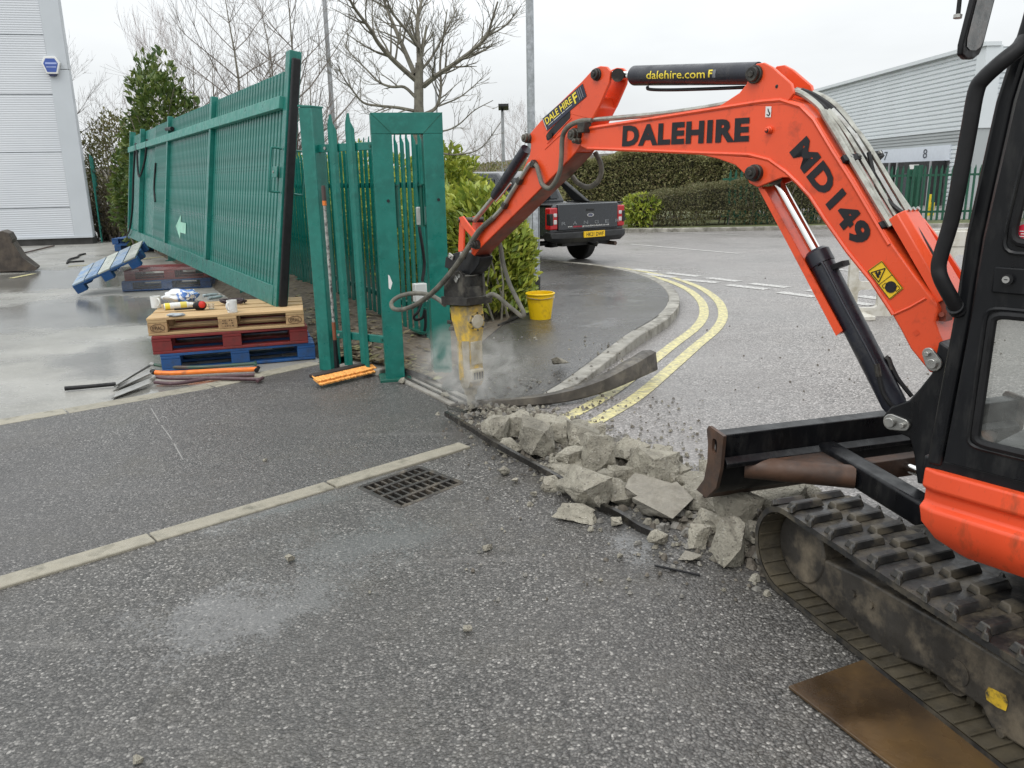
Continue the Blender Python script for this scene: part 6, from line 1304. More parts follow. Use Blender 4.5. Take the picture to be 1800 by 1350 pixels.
f = tgq(.39, .742, .17, .78); letter('sussex', lambda u, v: f(u, v)-tf*.002, M('dark_red_print', (.42, .03, .05), .5), tg, bold=.012) if False else None
mb = MB()
for k in range(6): q = tgq(.385-k*.036, .748, .385-k*.036-.028, .776); mb.add([q(0, 0)-tf*.002, q(1, 0)-tf*.002, q(1, 1)-tf*.002, q(0, 1)-tf*.002], [(0, 1, 2, 3)])
mb.build('red_print', M('dark_red_print', (.36, .03, .05), .5), tg, smooth=0)
f = tgq(.165, .742, -.52, .782); letter('groundworksltd.co.uk', lambda u, v: f(u, v)-tf*.002, m_white, tg, bold=.01)
# lamps, bumper, plate
for s_ in (1, -1):
    mb = MB(FR_); mb.bb((-1.16, s_*.75, .72), (-1.0, s_*.935, 1.125)); lamp = mb.build('tail_lamp', m_redlens, trk, bev=.025, seg=3)
    for z0, z1, mt_ in ((.955, 1.02, m_clearlens), (.82, .90, m_clearlens)):
        mb = MB(FR_); mb.bb((-1.168, s_*.775, z0), (-1.12, s_*.85, z1)); mb.build('clear_lens', mt_, lamp, bev=.008)
    mb = MB(FR_); mb.bb((-1.165, s_*.86, .80), (-1.05, s_*.938, 1.02)); mb.build('smoked_lens', m_cartrim, lamp, bev=.012)
mb = MB(FR_); mb.prism([(-1.30, .48), (-1.33, .60), (-1.30, .68), (-1.12, .70), (-1.05, .5), (-1.15, .44)], -.2, .2) if False else None
mb = MB(FR_); y = .93; pp = [(-1.24, .47), (-1.29, .56), (-1.27, .665), (-1.10, .69), (-1.0, .6), (-1.08, .47)]; n_ = 6
vs = [(x+(.10 if abs(k) == 1 else 0), k*y, z+(.05 if abs(k) == 1 and z < .5 else 0)) for k in (-1, -.8, -.35, -.3, .3, .35, .8, 1) for x, z in pp]
mb.add(vs, [(r*n_+i, r*n_+(i+1) % n_, (r+1)*n_+(i+1) % n_, (r+1)*n_+i) for r in range(7) for i in range(n_)]+[tuple(range(n_)), tuple(7*n_+i for i in range(n_))]); mb.build('rear_bumper', m_cartrim, trk, bev=.012)
mb = MB(FR_); mb.bb((-1.305, -.29, .555), (-1.28, .23, .67)); np_ = mb.build('number_plate', m_plateY, trk, bev=.003)
f0_ = TRO+tf*-1.3065; f = lambda u, v: f0_+tl_*(.175-.43*u)+V((0, 0, .575+.073*v)); letter('HK21 DWF', f, m_blk, np_, bold=.012)
mb = MB(FR_); mb.bb((-1.1, -.6, .40), (-.95, .6, .50)); mb.build('tow_frame', m_cartrim, trk)
mb = MB(FR_); mb.tube([(-1.1, -.06, .42), (-1.32, -.06, .40), (-1.34, -.06, .46)], .028, 10); mb.build('tow_ball', m_cartrim, trk)
mb = MB(FR_); mb.tube([(-.6, -.55, .42), (-1.25, -.62, .40)], .04, 12); mb.build('exhaust_pipe', m_rust, trk)
mb = MB(FR_); mb.cyl((0, -.7, .38), (0, .7, .38), .05, 10); mb.lathe([(.01, 0), (.14, .02), (.14, .18), (.01, .2)], (0, 0, .28), 12); mb.build('rear_axle', m_cartrim, trk)
for x in (0, 3.22):
    for s_ in (1, -1):
        w = thing('wheel', TRO+tf*x+tl_*s_*.78, None, None); w.parent = trk; w.matrix_basis = wm(trk).inverted() @ Matrix.Translation(TRO+tf*x+tl_*s_*.78)
        c = TRO+tf*x+tl_*s_*.78+V((0, 0, .385)); t_ = MB((c, tf, V((0, 0, 1)), tl_)); t_.tube([(0, 0, -.13), (0, 0, -.11), (0, 0, -.08), (0, 0, .08), (0, 0, .11), (0, 0, .13)], [.27, .36, .385, .385, .36, .27], 32); t_.build('tyre', m_tyre, w)
        t_ = MB((c, tf, V((0, 0, 1)), tl_)); t_.cyl((0, 0, s_*.06), (0, 0, s_*.134), .25, 24); t_.build('rim', m_galvs, w)
trk.scale = (.88, .88, .88)
# ================================================================ white plastic barrier
b0, b1 = G(1483, 562), G(1572, 568); bdir = V((1, -.03, 0)).normalized(); b0 = G(1486, 556); FBr = (b0, bdir, V((0, 0, 1)), V((0, -1, 0)))
bar = thing('plastic_barrier', b0+bdir*1.0, 'white plastic road barrier standing behind the excavator boom', 'barrier')
W2, H2 = 2.0, .88
holes = []
for i in range(6):
    x0 = .09+i*.315
    holes.append(rrect(x0, .36, x0+.23, .62, .05)); holes.append(rrect(x0+.01, .09, x0+.22, .28, .04))
vs, fs = holed(rrect(0, 0, W2, H2, .04), holes, .05); mb = MB(FBr); mb.add(vs, fs); mb.build('panel', m_dirtyw, bar, bev=.006)
mb = MB(FBr); mb.bb((0, .70, -.035), (W2, .86, .035)); mb.build('top_board', m_dirtyw, bar, bev=.01)
for x in (.12, 1.88): mb = MB(FBr); mb.bb((x-.06, .0, -.3), (x+.06, .05, .3)); mb.build('foot', m_dirtyw, bar, bev=.01)
# ================================================================ warehouse on the left
BC = G(166, 429); bdv = V((-.975, -.20, 0)).normalized(); bnv = V((bdv.y, -bdv.x, 0)); bnv = bnv if bnv.y > 0 else -bnv      # along the wall to the left / into the building
def mk_panel():
    mt, n, b = newmat('micro_rib_cladding'); t_ = nd(n, 'ShaderNodeTexCoord'); s2 = nd(n, 'ShaderNodeSeparateXYZ', {0: t_.outputs['Object']})
    wv = mth(n, 'SINE', mth(n, 'MULTIPLY', s2.outputs[2], 2*math.pi/.055)); v = coords(n)
    c = ramp(n, nse(n, v, .5, 4), [(.3, (.56, .585, .62)), (.7, (.62, .64, .67))]); c = mixc(n, ramp(n, wv, [(.1, .12), (.5, 0)]), c, (.40, .42, .45)); n.links.new(c, b.inputs['Base Color'])
    b.inputs['Roughness'].default_value = .45; n.links.new(bump(n, wv, .5, .006), b.inputs['Normal']); return mt
m_panel = mk_panel(); m_flash = M('grey_flashing', (.50, .53, .56), .4, var=.05, sc=1)
wh = thing('grey_warehouse', BC, 'pale grey metal clad warehouse at the left edge', 'building')
lev = [.22, .97, 2.36, 3.76, 5.16, 6.56, 7.96]
for z0, z1 in zip(lev, lev[1:]):
    mb = MB((BC, bdv, V((0, 0, 1)), bnv)); mb.bb((.46, z0+.012, 0), (9, z1-.012, .1)); mb.build('cladding_panel', m_panel, wh)
mb = MB((BC, bdv, V((0, 0, 1)), bnv)); mb.bb((.40, .2, .02), (9.2, 8.0, .3)); mb.build('wall_core', M('dark_joint', (.28, .30, .32), .6), wh)
mb = MB((BC, bdv, V((0, 0, 1)), bnv)); q_ = [(.2, .3), (9.2, .3), (9.2, 16), (9.0, 16)]; mb.add([(x, z, y) for z in (.0, 7.9) for x, y in q_], [(0, 1, 2, 3), (4, 5, 6, 7), (0, 1, 5, 4), (1, 2, 6, 5), (2, 3, 7, 6), (3, 0, 4, 7)]); mb.build('rear_block', bpy.data.materials['dark_joint'], wh)
for z0, z1 in ((.2, 4.35), (4.36, 8.0)):
    mb = MB((BC, bdv, V((0, 0, 1)), bnv)); mb.bb((0, z0, -.02), (.455, z1, .2)); mb.build('corner_flashing', m_flash, wh, bev=.01)
mb = MB((BC, bdv, V((0, 0, 1)), bnv)); mb.bb((.05, 0, .06), (9.2, .2, .5)); mb.build('plinth', M('dark_plinth', (.07, .068, .065), .7, var=.3, sc=3), wh)
mb = MB((BC, bdv, V((0, 0, 1)), bnv)); mb.bb((0, .18, -.06), (9.2, .235, .1)); mb.build('drip_flashing', m_flash, wh)
ac = PL(92, 116, BC, bnv)-bnv*.02; al = thing('alarm_box', ac-V((0, 0, .25)), 'blue and white hexagonal alarm box on the warehouse wall', 'alarm box')
FA = (ac, -bdv, V((0, 0, 1)), -bnv)
hx = [(-.13, .21), (.13, .21), (.215, .06), (.13, -.20), (-.13, -.20), (-.215, .06)]
MB(FA).prism(hx, 0, .09).build('white_case', m_white, al, bev=.012)
MB(FA).prism([(x*.78, y*.78) for x, y in hx], .09, .096).build('blue_face', m_bluesign, al)
mb = MB(FA); mb.bb((-.12, .03, .097), (.14, .07, .099)); mb.bb((-.11, -.05, .097), (.12, -.025, .099)); mb.build('white_print', M('pale_blue_print', (.35, .42, .7), .5), al)
MB(FA).prism([(-.1, -.2), (.1, -.2), (.06, -.25), (-.06, -.25)], .0, .08).build('strobe', M('navy_lens', (.01, .015, .06), .2), al)
# green fence running back along the warehouse corner
ff = thing('corner_fence', BC+V((.1, .2, 0)), 'narrow run of green palisade seen edge on past the warehouse corner', 'fence')
fd2 = V((-.47, 1, 0)).normalized(); pm3 = pale_mesh(2.3, .07, m_green)
for k in range(30): put(pm3, 'pale', ff, BC+V((.12, .15, .02))+fd2*k*.152, math.atan2(fd2.y, fd2.x))
for zz in (.4, 1.9): mb = MB(); mb.beam(BC+V((.12, .2, zz)), BC+V((.12, .2, zz))+fd2*4.5, .04, .05); mb.build('rail', m_green2, ff)
# ================================================================ warehouse on the right with loading docks
YB = 31.0; RC = AT(1697, 380, YB); RC = V((RC.x, RC.y, 0)); zt = AT(1697, 83, YB).z; zb1 = AT(1690, 226, YB).z; zb2 = AT(1690, 252, YB).z
rw = thing('dock_warehouse', RC, 'white ribbed warehouse with numbered loading docks at the right', 'building')
m_clad = M('white_ribbed_cladding', (.62, .66, .68), .45, var=.04, sc=.4); m_clad2 = M('grey_ribbed_cladding', (.36, .385, .39), .45, var=.05, sc=.4); m_band = M('white_dock_band', (.60, .64, .70), .5, var=.04)
def ribs(nm, o, dx, dn, L, z0, z1, pitch, dep, mat):
    mb = MB((o, dx, V((0, 0, 1)), dn)); n = round((z1-z0)/pitch); vs = []; pr2 = []
    for k in range(n): z = z0+(z1-z0)*k/n; p_ = (z1-z0)/n; pr2 += [(z, 0), (z+p_*.55, 0), (z+p_*.7, -dep), (z+p_*.9, -dep)]
    pr2.append((z1, 0)); m_ = len(pr2)
    for x in (0, L): vs += [(x, z, -d) for z, d in [(a, b) for a, b in pr2]]
    mb.add(vs, [(i, i+1, m_+i+1, m_+i) for i in range(m_-1)]); return mb.build(nm, mat, rw, smooth=0, rc=False)
wd = V((-.02, 1, 0)).normalized(); wn_ = V((1, .02, 0)); fd_ = V((1, -.01, 0)); fn_ = V((0, 1, 0))
mb = MB((RC, wd, V((0, 0, 1)), wn_)); mb.bb((.1, 0, .1), (21, zt-.02, 40)); mb.build('core', M('wall_core_grey', (.35, .36, .37), .7), rw)
ribs('upper_cladding', RC-wn_*.02, wd, wn_, 21, zb1, zt, .18, .045, m_clad); ribs('upper_cladding', RC-fn_*.02, fd_, fn_, 40, zb1, zt, .18, .045, m_clad)
ribs('lower_cladding', RC-wn_*.0, wd, wn_, 21, zb2, zb1, .15, .04, m_clad2); ribs('lower_cladding', RC-fn_*.0, fd_, fn_, 40, zb2-.55, zb1, .15, .04, m_clad2)
mb = MB((RC, wd, V((0, 0, 1)), wn_)); mb.bb((-.25, zb1, -.1), (.3, zt+.03, .5)); mb.build('corner_trim', m_clad, rw); mb = MB((RC, wd, V((0, 0, 1)), wn_)); mb.bb((-.2, 0, -.08), (.28, zb1, .5)); mb.build('corner_post', m_clad2, rw)
mb = MB((RC, wd, V((0, 0, 1)), wn_)); mb.bb((-.3, zt, -.2), (21, zt+.14, .4)); mb.build('eaves_trim', m_clad, rw)
ribs('lower_cladding', RC+wd*.3, wd, wn_, 1.2, 0, zb2, .16, .04, m_clad)
zz0 = AT(1667, 282, YB+1.5).z
mb = MB((RC, wd, V((0, 0, 1)), wn_)); mb.bb((1.5, zz0, -.06), (21, zb2, .2)); mb.build('dock_band', m_band, rw)
m_dock = M('black_dock_shelter', (.02, .02, .021), .7); 
for k in range(5):
    x0 = 1.75+k*3.4
    mb = MB((RC, wd, V((0, 0, 1)), wn_)); mb.bb((x0, 0, -.55), (x0+2.85, zz0, -.05)); d_ = mb.build('dock_shelter', m_dock, rw, bev=.02)
    mb = MB((RC, wd, V((0, 0, 1)), wn_)); mb.bb((x0+.55, .1, -.57), (x0+2.2, zz0-.45, -.56)); mb.build('dock_door', M('dark_dock_door', (.035, .04, .05), .5) if k == 0 else bpy.data.materials['dark_dock_door'], d_)
    mb = MB((RC, wd, V((0, 0, 1)), wn_)); mb.bb((x0+1.0, zz0-.3, -.575), (x0+1.75, zz0-.12, -.56)); mb.build('dock_sign', m_white, d_)
    for xx in (x0+.05, x0+2.75): mb = MB((RC, wd, V((0, 0, 1)), wn_)); mb.bb((xx, 0, -.6), (xx+.08, zz0, -.55)); mb.build('edge_strip', m_galvs, d_)
    if k < 2:
        num = '8' if k == 0 else '7'; o_ = RC+wd*(x0+1.7)-wn_*.075; zc = lerp(zz0, zb2, .22); hN = (zb2-zz0)*.62
        letter(num, lambda u, v, o_=o_, zc=zc, hN=hN: o_-wd*u*hN*.55*1.6+V((0, 0, zc+v*hN)), M('dark_number_'+num, (.06, .07, .09), .5), rw)
mb = MB((RC, fd_, V((0, 0, 1)), fn_)); mb.bb((1.0, 0, -.1), (14, zb2-.55, .1)); mb.build('white_door', m_band, rw)
sheet('dock_yard', [(9.2, 23.4), (60, 22.4), (60, 60), (9.2, 60)], .095, m_road)
# palisade along the far side of the road
rf = thing('roadside_fence', V((11, 22.9, .09)), 'dark green palisade fence across the road in front of the loading docks', 'fence')
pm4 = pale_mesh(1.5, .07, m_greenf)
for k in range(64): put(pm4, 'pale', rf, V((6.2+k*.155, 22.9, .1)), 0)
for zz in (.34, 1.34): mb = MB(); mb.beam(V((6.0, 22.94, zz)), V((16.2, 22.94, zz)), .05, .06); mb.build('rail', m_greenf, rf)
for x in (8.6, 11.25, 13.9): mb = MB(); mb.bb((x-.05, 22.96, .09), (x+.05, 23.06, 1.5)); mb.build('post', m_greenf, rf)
p = AT(1608, 345, 23.3); mb = MB(); mb.bb((p.x-.11, 23.2, .09), (p.x+.11, 23.3, 1.62)); mb.build('gate_panel', m_greenf, rf)
for px in (1634, 1641):
    p = AT(px, 345, 25.5); mb = MB(); mb.tube([V((p.x, p.y, .1)), V((p.x, p.y, .75 if px == 1634 else .5))], .06, 10); top(mb, 'bollard', M('yellow_bollard_%d' % px, (.65, .5, .02), .5), 'yellow bollard beyond the far fence, %s of the two' % ('left' if px == 1634 else 'right'), 'bollard')
# ================================================================ vegetation
def leaf(mb, c, d, nrm, L, w):
    s_ = d.cross(nrm)
    if s_.length < 1e-4: return
    s_ = s_.normalized()*w; up = nrm*w*.35
    mb.v += [c-d*L*.5, c+s_+up, c+d*L*.5-nrm*L*.12, c-s_+up]; n = len(mb.v)-4; mb.f += [(n, n+1, n+2), (n, n+2, n+3)]
def rdir(): 
    while True:
        v = V((random.uniform(-1, 1), random.uniform(-1, 1), random.uniform(-1, 1)))
        if .1 < v.length < 1: return v.normalized()
def leaves(mb, pts, L, w=.42, up=.5):
    for c in pts:
        d = rdir(); d.z = d.z*.6+random.uniform(-.1, .3); d.normalize(); n = rdir(); n.z = abs(n.z)+up; n = (n-d*n.dot(d)).normalized(); l = L*random.uniform(.6, 1.25); leaf(mb, c, d, n, l, l*w*.5)
# ---- near laurel hedge along the fence
random.seed(21)
hp = crom([(-.22, 8.0, 0), (-.5, 8.9, 0), (-1.05, 10.2, 0), (-1.8, 11.7, 0), (-2.8, 13.5, 0), (-4.2, 15.8, 0)], 10)
lh = thing('laurel_hedge', hp[8], 'yellow green laurel hedge along the palisade behind the breaker', 'hedge')
mb = MB(); big = []; st = MB()
def hpt(t): k = t*(len(hp)-1); i = min(int(k), len(hp)-2); return hp[i].lerp(hp[i+1], k-i), tang(hp, i)
for k in range(20000):
    t = random.random()**1.5; p, tg_ = hpt(t); nl = V((tg_.y, -tg_.x, 0)); hgt = 1.22+.22*noise.noise(V((p.x*1.2, p.y*1.2, 0)))+(.35 if t > .5 else 0)
    a = random.uniform(-.25, math.pi); rr = 1-.35*random.random()**2; ww = .50+.09*noise.noise(V((p.x*2, p.y*2, a)))
    c = p+nl*math.cos(a)*ww*rr+V((0, 0, .12+hgt*(.5+.5*math.sin(a))*rr*random.uniform(.75, 1.05) if a > 0 and random.random() < .8 else random.uniform(.1, .7)))
    c.z = max(.16, c.z+.10*noise.noise(c*3)); c += rdir()*.05
    d = nl*math.cos(a)+V((0, 0, .55+.5*math.sin(a)))+rdir()*.8; d.normalize(); n = (rdir()+V((0, 0, .9))+nl*.4); n = (n-d*n.dot(d)).normalized()
    L = random.uniform(.07, .135)
    if t < .16 and len(big) < 220 and math.cos(a) > .1 and random.random() < .35: big.append((c, d, n, L))
    else: leaf(mb, c, d, n, L, L*.22)
for k in range(160):
    p, tg_ = hpt(random.random()); p = p+rdir()*.25; p.z = .05; q = p+V((random.uniform(-.3, .3), random.uniform(-.3, .3), random.uniform(.6, 1.1))); st.tube([p, p.lerp(q, .5)+rdir()*.05, q], [.012, .009, .004], 5)
tag(st.build('stems', m_bark, lh, rc=False), kind='stuff'); tag(mb.build('foliage', m_laurel, lh, smooth=0, rc=False), kind='stuff')
lm_ = MB(); leaf(lm_, V(), V((1, 0, 0)), V((0, 0, 1)), 1, .23); lme = lm_.mesh('leaf', None, 0)
m_laurelb = bpy.data.materials.new('laurel_leaf'); m_laurelb = M('laurel_leaf', (.34, .39, .06), .4, var=.15, rnd=.45); lme.materials.append(m_laurelb)
inv = wm(lh).inverted()
for c, d, n, L in big:
    o = bpy.data.objects.new('leaf', lme); COL.objects.link(o); o.parent = lh; R_ = Matrix((d, n.cross(d), n)).transposed().to_4x4(); R_.translation = c; o.matrix_basis = inv @ R_ @ Matrix.Diagonal((L, L, L, 1))
# ---- leafy masses built from a field of clumps
def bush(name, c, d, n, L, mat, label, cat='shrub', group=None, seed=1, amp=.3, f=1.6, stems=20, flat=False, sm=m_twig):
    random.seed(seed); t = thing(name, V((c[0], c[1], c[2])), label, cat, group); mb = MB(); C = V(c)
    for k in range(n):
        v = rdir(); 
        if flat: mxx = max(abs(v.x), abs(v.y), abs(v.z)); v = v/mxx
        r = (1-.4*random.random()**2.2)*(1+amp*noise.noise(v*f+V((seed, 0, 0)))+amp*.5*noise.noise(v*f*3+V((0, seed, 0))))
        p = C+V((v.x*d[0]/2*r, v.y*d[1]/2*r, max(.02, d[2]/2+v.z*d[2]/2*r)))
        dd_ = (v+rdir()*.9+V((0, 0, .3))).normalized(); nn = rdir()+V((0, 0, .7)); nn = (nn-dd_*nn.dot(dd_)); 
        if nn.length < .05: continue
        l = L*random.uniform(.6, 1.3); leaf(mb, p, dd_, nn.normalized(), l, l*.24)
    tag(mb.build('foliage', mat, t, smooth=0, rc=False), kind='stuff')
    st = MB()
    for k in range(stems):
        p = C+V((random.uniform(-.3, .3)*d[0], random.uniform(-.3, .3)*d[1], 0)); q = C+V((random.uniform(-.42, .42)*d[0], random.uniform(-.4, .4)*d[1], d[2]*random.uniform(.5, .98))); st.tube([p, p.lerp(q, .5)+rdir()*.08*d[2], q], [.02, .014, .004], 5)
    if stems: tag(st.build('stems', sm, t, rc=False), kind='stuff')
    return t
p = AT(292, 300, 17.3); bush('laurel_tree', (p.x, p.y, .1), (1.5, 1.5, 3.75), 4400, .16, m_dlaurel, 'tall dark green laurel rising above the middle of the gate', 'tree', seed=4, amp=.35)
p = AT(222, 320, 18.6); bush('dark_laurel', (p.x+.3, p.y, .1), (1.1, 1.5, 2.35), 2800, .15, m_dlaurel, 'dark laurel bush beside the far end of the gate', seed=5)
p = AT(176, 300, 24); bush('wild_bush', (p.x+.1, p.y+1.2, .0), (2.6, 2.4, 3.5), 5000, .12, m_bush, 'olive coloured wild bush next to the warehouse corner', seed=6, amp=.4, stems=60)
p = AT(200, 380, 23); bush('bramble', (p.x, p.y, .0), (1.7, 1.6, 1.5), 3000, .1, m_brush, 'brown dead bramble heap at the end of the yard', seed=7, amp=.4, stems=90)
p = AT(345, 300, 18.5); bush('laurel_shrub', (p.x, p.y, .1), (3.4, 2.0, 2.7), 4200, .15, m_dlaurel, 'broad dark laurel behind the middle of the gate', seed=8)
p = AT(470, 300, 15); bush('laurel_shrub', (p.x, p.y, .1), (3.0, 1.8, 2.0), 3800, .14, m_laurel, 'lighter laurel behind the near half of the gate', seed=9)
p = AT(800, 320, 13.2); bush('laurel_shrub', (p.x-.15, p.y, .1), (1.3, 1.5, 1.9), 2600, .15, m_laurel, 'tall yellow green laurel just right of the portal', seed=10)
p = AT(815, 310, 20); bush('clipped_bush', (p.x+.5, p.y+1.2, .1), (4.0, 1.8, 1.75), 6500, .08, m_bush, 'small leaved green hedge beyond the front of the pickup', 'hedge', seed=12, amp=.12, flat=True)
p = AT(650, 320, 17); bush('laurel_shrub', (p.x, p.y, .1), (3.4, 1.8, 2.0), 3600, .15, m_laurel, 'laurel seen through the palisade pales', seed=13)
# ---- clipped hedge across the road
def hedge_row(name, x0, x1, y0, y1, zf, n, L, mat, label, seed, amp=.12, core=True, sden=9):
    random.seed(seed); t = thing(name, V(((x0+x1)/2, (y0+y1)/2, .09)), label, 'hedge'); mb = MB()
    for k in range(n):
        x = random.uniform(x0, x1); u = random.random(); h = zf(x)
        h = h+amp*noise.noise(V((x*1.3, 0, seed)))
        if u < .55: y = y0+random.uniform(0, .22)+.2*noise.noise(V((x*1.5, seed, 0))); z = .12+(h-.12)*random.random(); out_ = V((0, -1, .3))
        else: y = random.uniform(y0, y1); z = h-random.uniform(0, .18)+.08*noise.noise(V((x*3, y*3, seed))); out_ = V((0, -.4, 1))
        if z < .6 and noise.noise(V((x*1.1, z, seed+3))) > .12+z*.6: continue
        dd_ = (out_+rdir()*1.1).normalized(); nn = rdir()+V((0, -.4, .5)); nn = nn-dd_*nn.dot(dd_)
        if nn.length < .05: continue
        l = L*random.uniform(.6, 1.3); leaf(mb, V((x, y, z)), dd_, nn.normalized(), l, l*.27)
    tag(mb.build('foliage', mat, t, smooth=0, rc=False), kind='stuff'); st = MB()
    for k in range(int((x1-x0)*sden)):
        p = V((random.uniform(x0, x1), random.uniform(y0+.15, y1-.1), .08)); q = p+V((random.uniform(-.4, .4), random.uniform(-.3, .2), (zf(p.x)-.1)*random.uniform(.6, 1))); st.tube([p, p.lerp(q, .5)+rdir()*.06, q], [.02, .014, .005], 4)
    tag(st.build('stems', m_twig, t, rc=False), kind='stuff'); mb = MB(); N_ = 14
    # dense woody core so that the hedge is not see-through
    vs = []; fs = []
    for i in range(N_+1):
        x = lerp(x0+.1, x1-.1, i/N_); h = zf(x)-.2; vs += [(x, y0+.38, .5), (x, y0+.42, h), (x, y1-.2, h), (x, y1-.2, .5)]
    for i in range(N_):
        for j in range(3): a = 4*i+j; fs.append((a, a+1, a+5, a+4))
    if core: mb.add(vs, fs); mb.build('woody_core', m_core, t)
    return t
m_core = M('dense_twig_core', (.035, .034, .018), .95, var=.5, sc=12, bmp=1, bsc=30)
hedge_row('clipped_hedge', 3.5, 8.0, 22.5, 24.0, lambda x: .95+.36*min(1, max(0, (x-3.6)/2.2)), 13000, .062, m_hedge, 'clipped olive hedge across the road right of the pickup', 31)
hedge_row('clipped_hedge', 7.6, 9.4, 22.45, 23.9, lambda x: 1.5, 5600, .062, m_hedge, 'clipped hedge behind the boom in front of the green fence', 32)
hedge_row('wild_hedge', 1.2, 7.0, 25.6, 27.5, lambda x: 2.25+.2*math.sin(x*1.7), 22000, .085, m_bush, 'taller reddish topped wild hedge behind the clipped hedge, pickup side', 33, .5, True, 9)
hedge_row('wild_hedge', 6.6, 10.6, 25.2, 27.5, lambda x: 2.1+.25*math.sin(x*1.3+1), 20000, .085, m_bush, 'taller wild hedge behind the clipped hedge, dock side', 34, .5, True, 9)
hedge_row('roadside_scrub', -10, 1.0, 27.5, 29.5, lambda x: 1.7+.3*math.sin(x*.9), 11000, .1, m_bush, 'low scrub along the far road behind the laurel hedge', 35, .35)
p = AT(1128, 372, 22.7); bush('golden_shrub', (p.x, p.y, .09), (1.1, .7, .95), 1100, .14, m_laurel, 'small golden leaved shrub right of the pickup tailgate', seed=14, amp=.4)
# ---- bare trees
def grow(mb, p, d, L, r, lev, rn, up=.15, spread=.7, nseg=4, kids=(3, 5), minr=.004, curl=.12):
    pts = [p]; rs = [r]; q = p; dd_ = d.normalized()
    for i in range(nseg):
        dd_ = (dd_+V((rn.gauss(0, curl), rn.gauss(0, curl), rn.gauss(0, curl*.7)+up*.25))).normalized(); q = q+dd_*L/nseg; pts.append(q); rs.append(max(minr*.7, r*(1-.72*(i+1)/nseg)))
    mb.tube(pts, rs, 5 if lev > 2 else (4 if lev > 1 else 3), cap=False)
    if lev <= 0: return
    for k in range(rn.randint(*kids)):
        t = rn.uniform(.3, 1.0); i = min(nseg-1, int(t*nseg)); b = pts[i].lerp(pts[i+1], t*nseg-i); ax = (pts[i+1]-pts[i]).normalized()
        s_ = V((rn.gauss(0, 1), rn.gauss(0, 1), rn.gauss(0, .6))); s_ = (s_-ax*s_.dot(ax)).normalized(); nd_ = (ax+s_*spread*rn.uniform(.7, 1.3)+V((0, 0, up))).normalized()
        grow(mb, b, nd_, L*rn.uniform(.42, .68), max(minr, rs[i]*.58), lev-1, rn, up, spread, max(2, nseg-1), kids, minr, curl)
def bare_mesh(seed, H, r, lev, kids, spread, up, minr, mats, trunk=.35, curl=.1):
    rn = random.Random(seed); tk = MB(); cr = MB(); pts = [V((0, 0, 0))]; d = V((rn.gauss(0, .05), rn.gauss(0, .05), 1))
    n = 9; rs = [r]
    for i in range(n): d = (d+V((rn.gauss(0, .06), rn.gauss(0, .06), .25))).normalized(); pts.append(pts[-1]+d*H*.9/n); rs.append(r*(1-.88*(i+1)/n))
    tk.tube(pts, rs, 7, cap=False)
    for i in range(2, n+1):
        for k in range(rn.randint(2, 4)):
            if i/n < trunk: continue
            a = rn.uniform(0, 6.28); nd_ = V((math.cos(a)*spread, math.sin(a)*spread, up+.35)); grow(cr, pts[i], nd_, H*(.42-.22*i/n)*rn.uniform(.7, 1.2), max(minr, rs[i]*.6), lev, rn, up, spread, 4, kids, minr, curl)
    a = tk.mesh('trunk', None, 60); b = cr.mesh('crown', None, 0); a.materials.append(mats[0]); b.materials.append(mats[1]); return a, b
KIND = [bare_mesh(1, 7.5, .08, 2, (3, 5), .75, .25, .0042, (m_bark, m_twig), .2), bare_mesh(2, 8.5, .07, 2, (4, 6), .5, .45, .0042, (m_bark, m_twigp), .18), bare_mesh(3, 6.5, .07, 2, (3, 5), .9, .2, .0045, (m_bark, m_twig), .12)]
def bare_tree(k, x, y, s_, rz, label, group='bare winter trees'):
    t = thing('bare_tree', V((x, y, 0)), label, 'tree', group, rz=rz); t.scale = (s_, s_, s_)
    for me, nm in zip(KIND[k], ('trunk', 'crown')): o = bpy.data.objects.new(nm, me); COL.objects.link(o); o.parent = t
    return t
def bt(k, px, Yd, topy, rz, label):
    b = AT(px, 330, Yd); H = AT(px, topy, Yd).z; bare_tree(k, b.x, b.y, H/(7.5, 8.5, 6.5)[k], rz, label)
bt(0, 150, 27, 120, .3, 'bare tree leaning out from behind the warehouse corner'); bt(2, 205, 30, 165, 2.0, 'low bare tree behind the wild bush')
bt(1, 268, 34, 75, 1.2, 'pinkish birch left of the tall laurel'); bt(1, 300, 36, 95, 2.9, 'pinkish birch just behind the tall laurel')
bt(0, 360, 30, 60, 4.1, 'bare tree above the middle of the gate'); bt(0, 435, 24, -60, .9, 'tall dark bare tree over the near half of the gate'); bt(2, 480, 26, -20, 5.2, 'spreading bare tree left of the gate end post')
bt(0, 525, 25, -70, 3.0, 'tall bare tree right behind the gate end'); bt(2, 560, 22, 95, 1.1, 'bare tree beside the tall plain lamp column'); bt(2, 610, 21, 140, 2.6, 'low bare tree behind the palisade infill')
bt(2, 495, 21, 60, 3.9, 'bushy bare tree directly behind the gate end'); bt(0, 400, 33, 70, 5.5, 'thin bare tree above the gate between two taller ones')
for i, (px, Yd, ty, k) in enumerate([(835, 46, 225, 1), (862, 50, 215, 0), (905, 48, 205, 1), (925, 52, 200, 0), (800, 50, 240, 2), (955, 50, 225, 1)]): bt(k, px, Yd, ty, i*1.3, 'distant bare tree %s' % ['left of the floodlight column', 'just left of the floodlight column', 'just right of the floodlight column', 'behind the galvanised lamp column', 'at the right edge of the portal', 'hidden mostly by the excavator arm'][i])
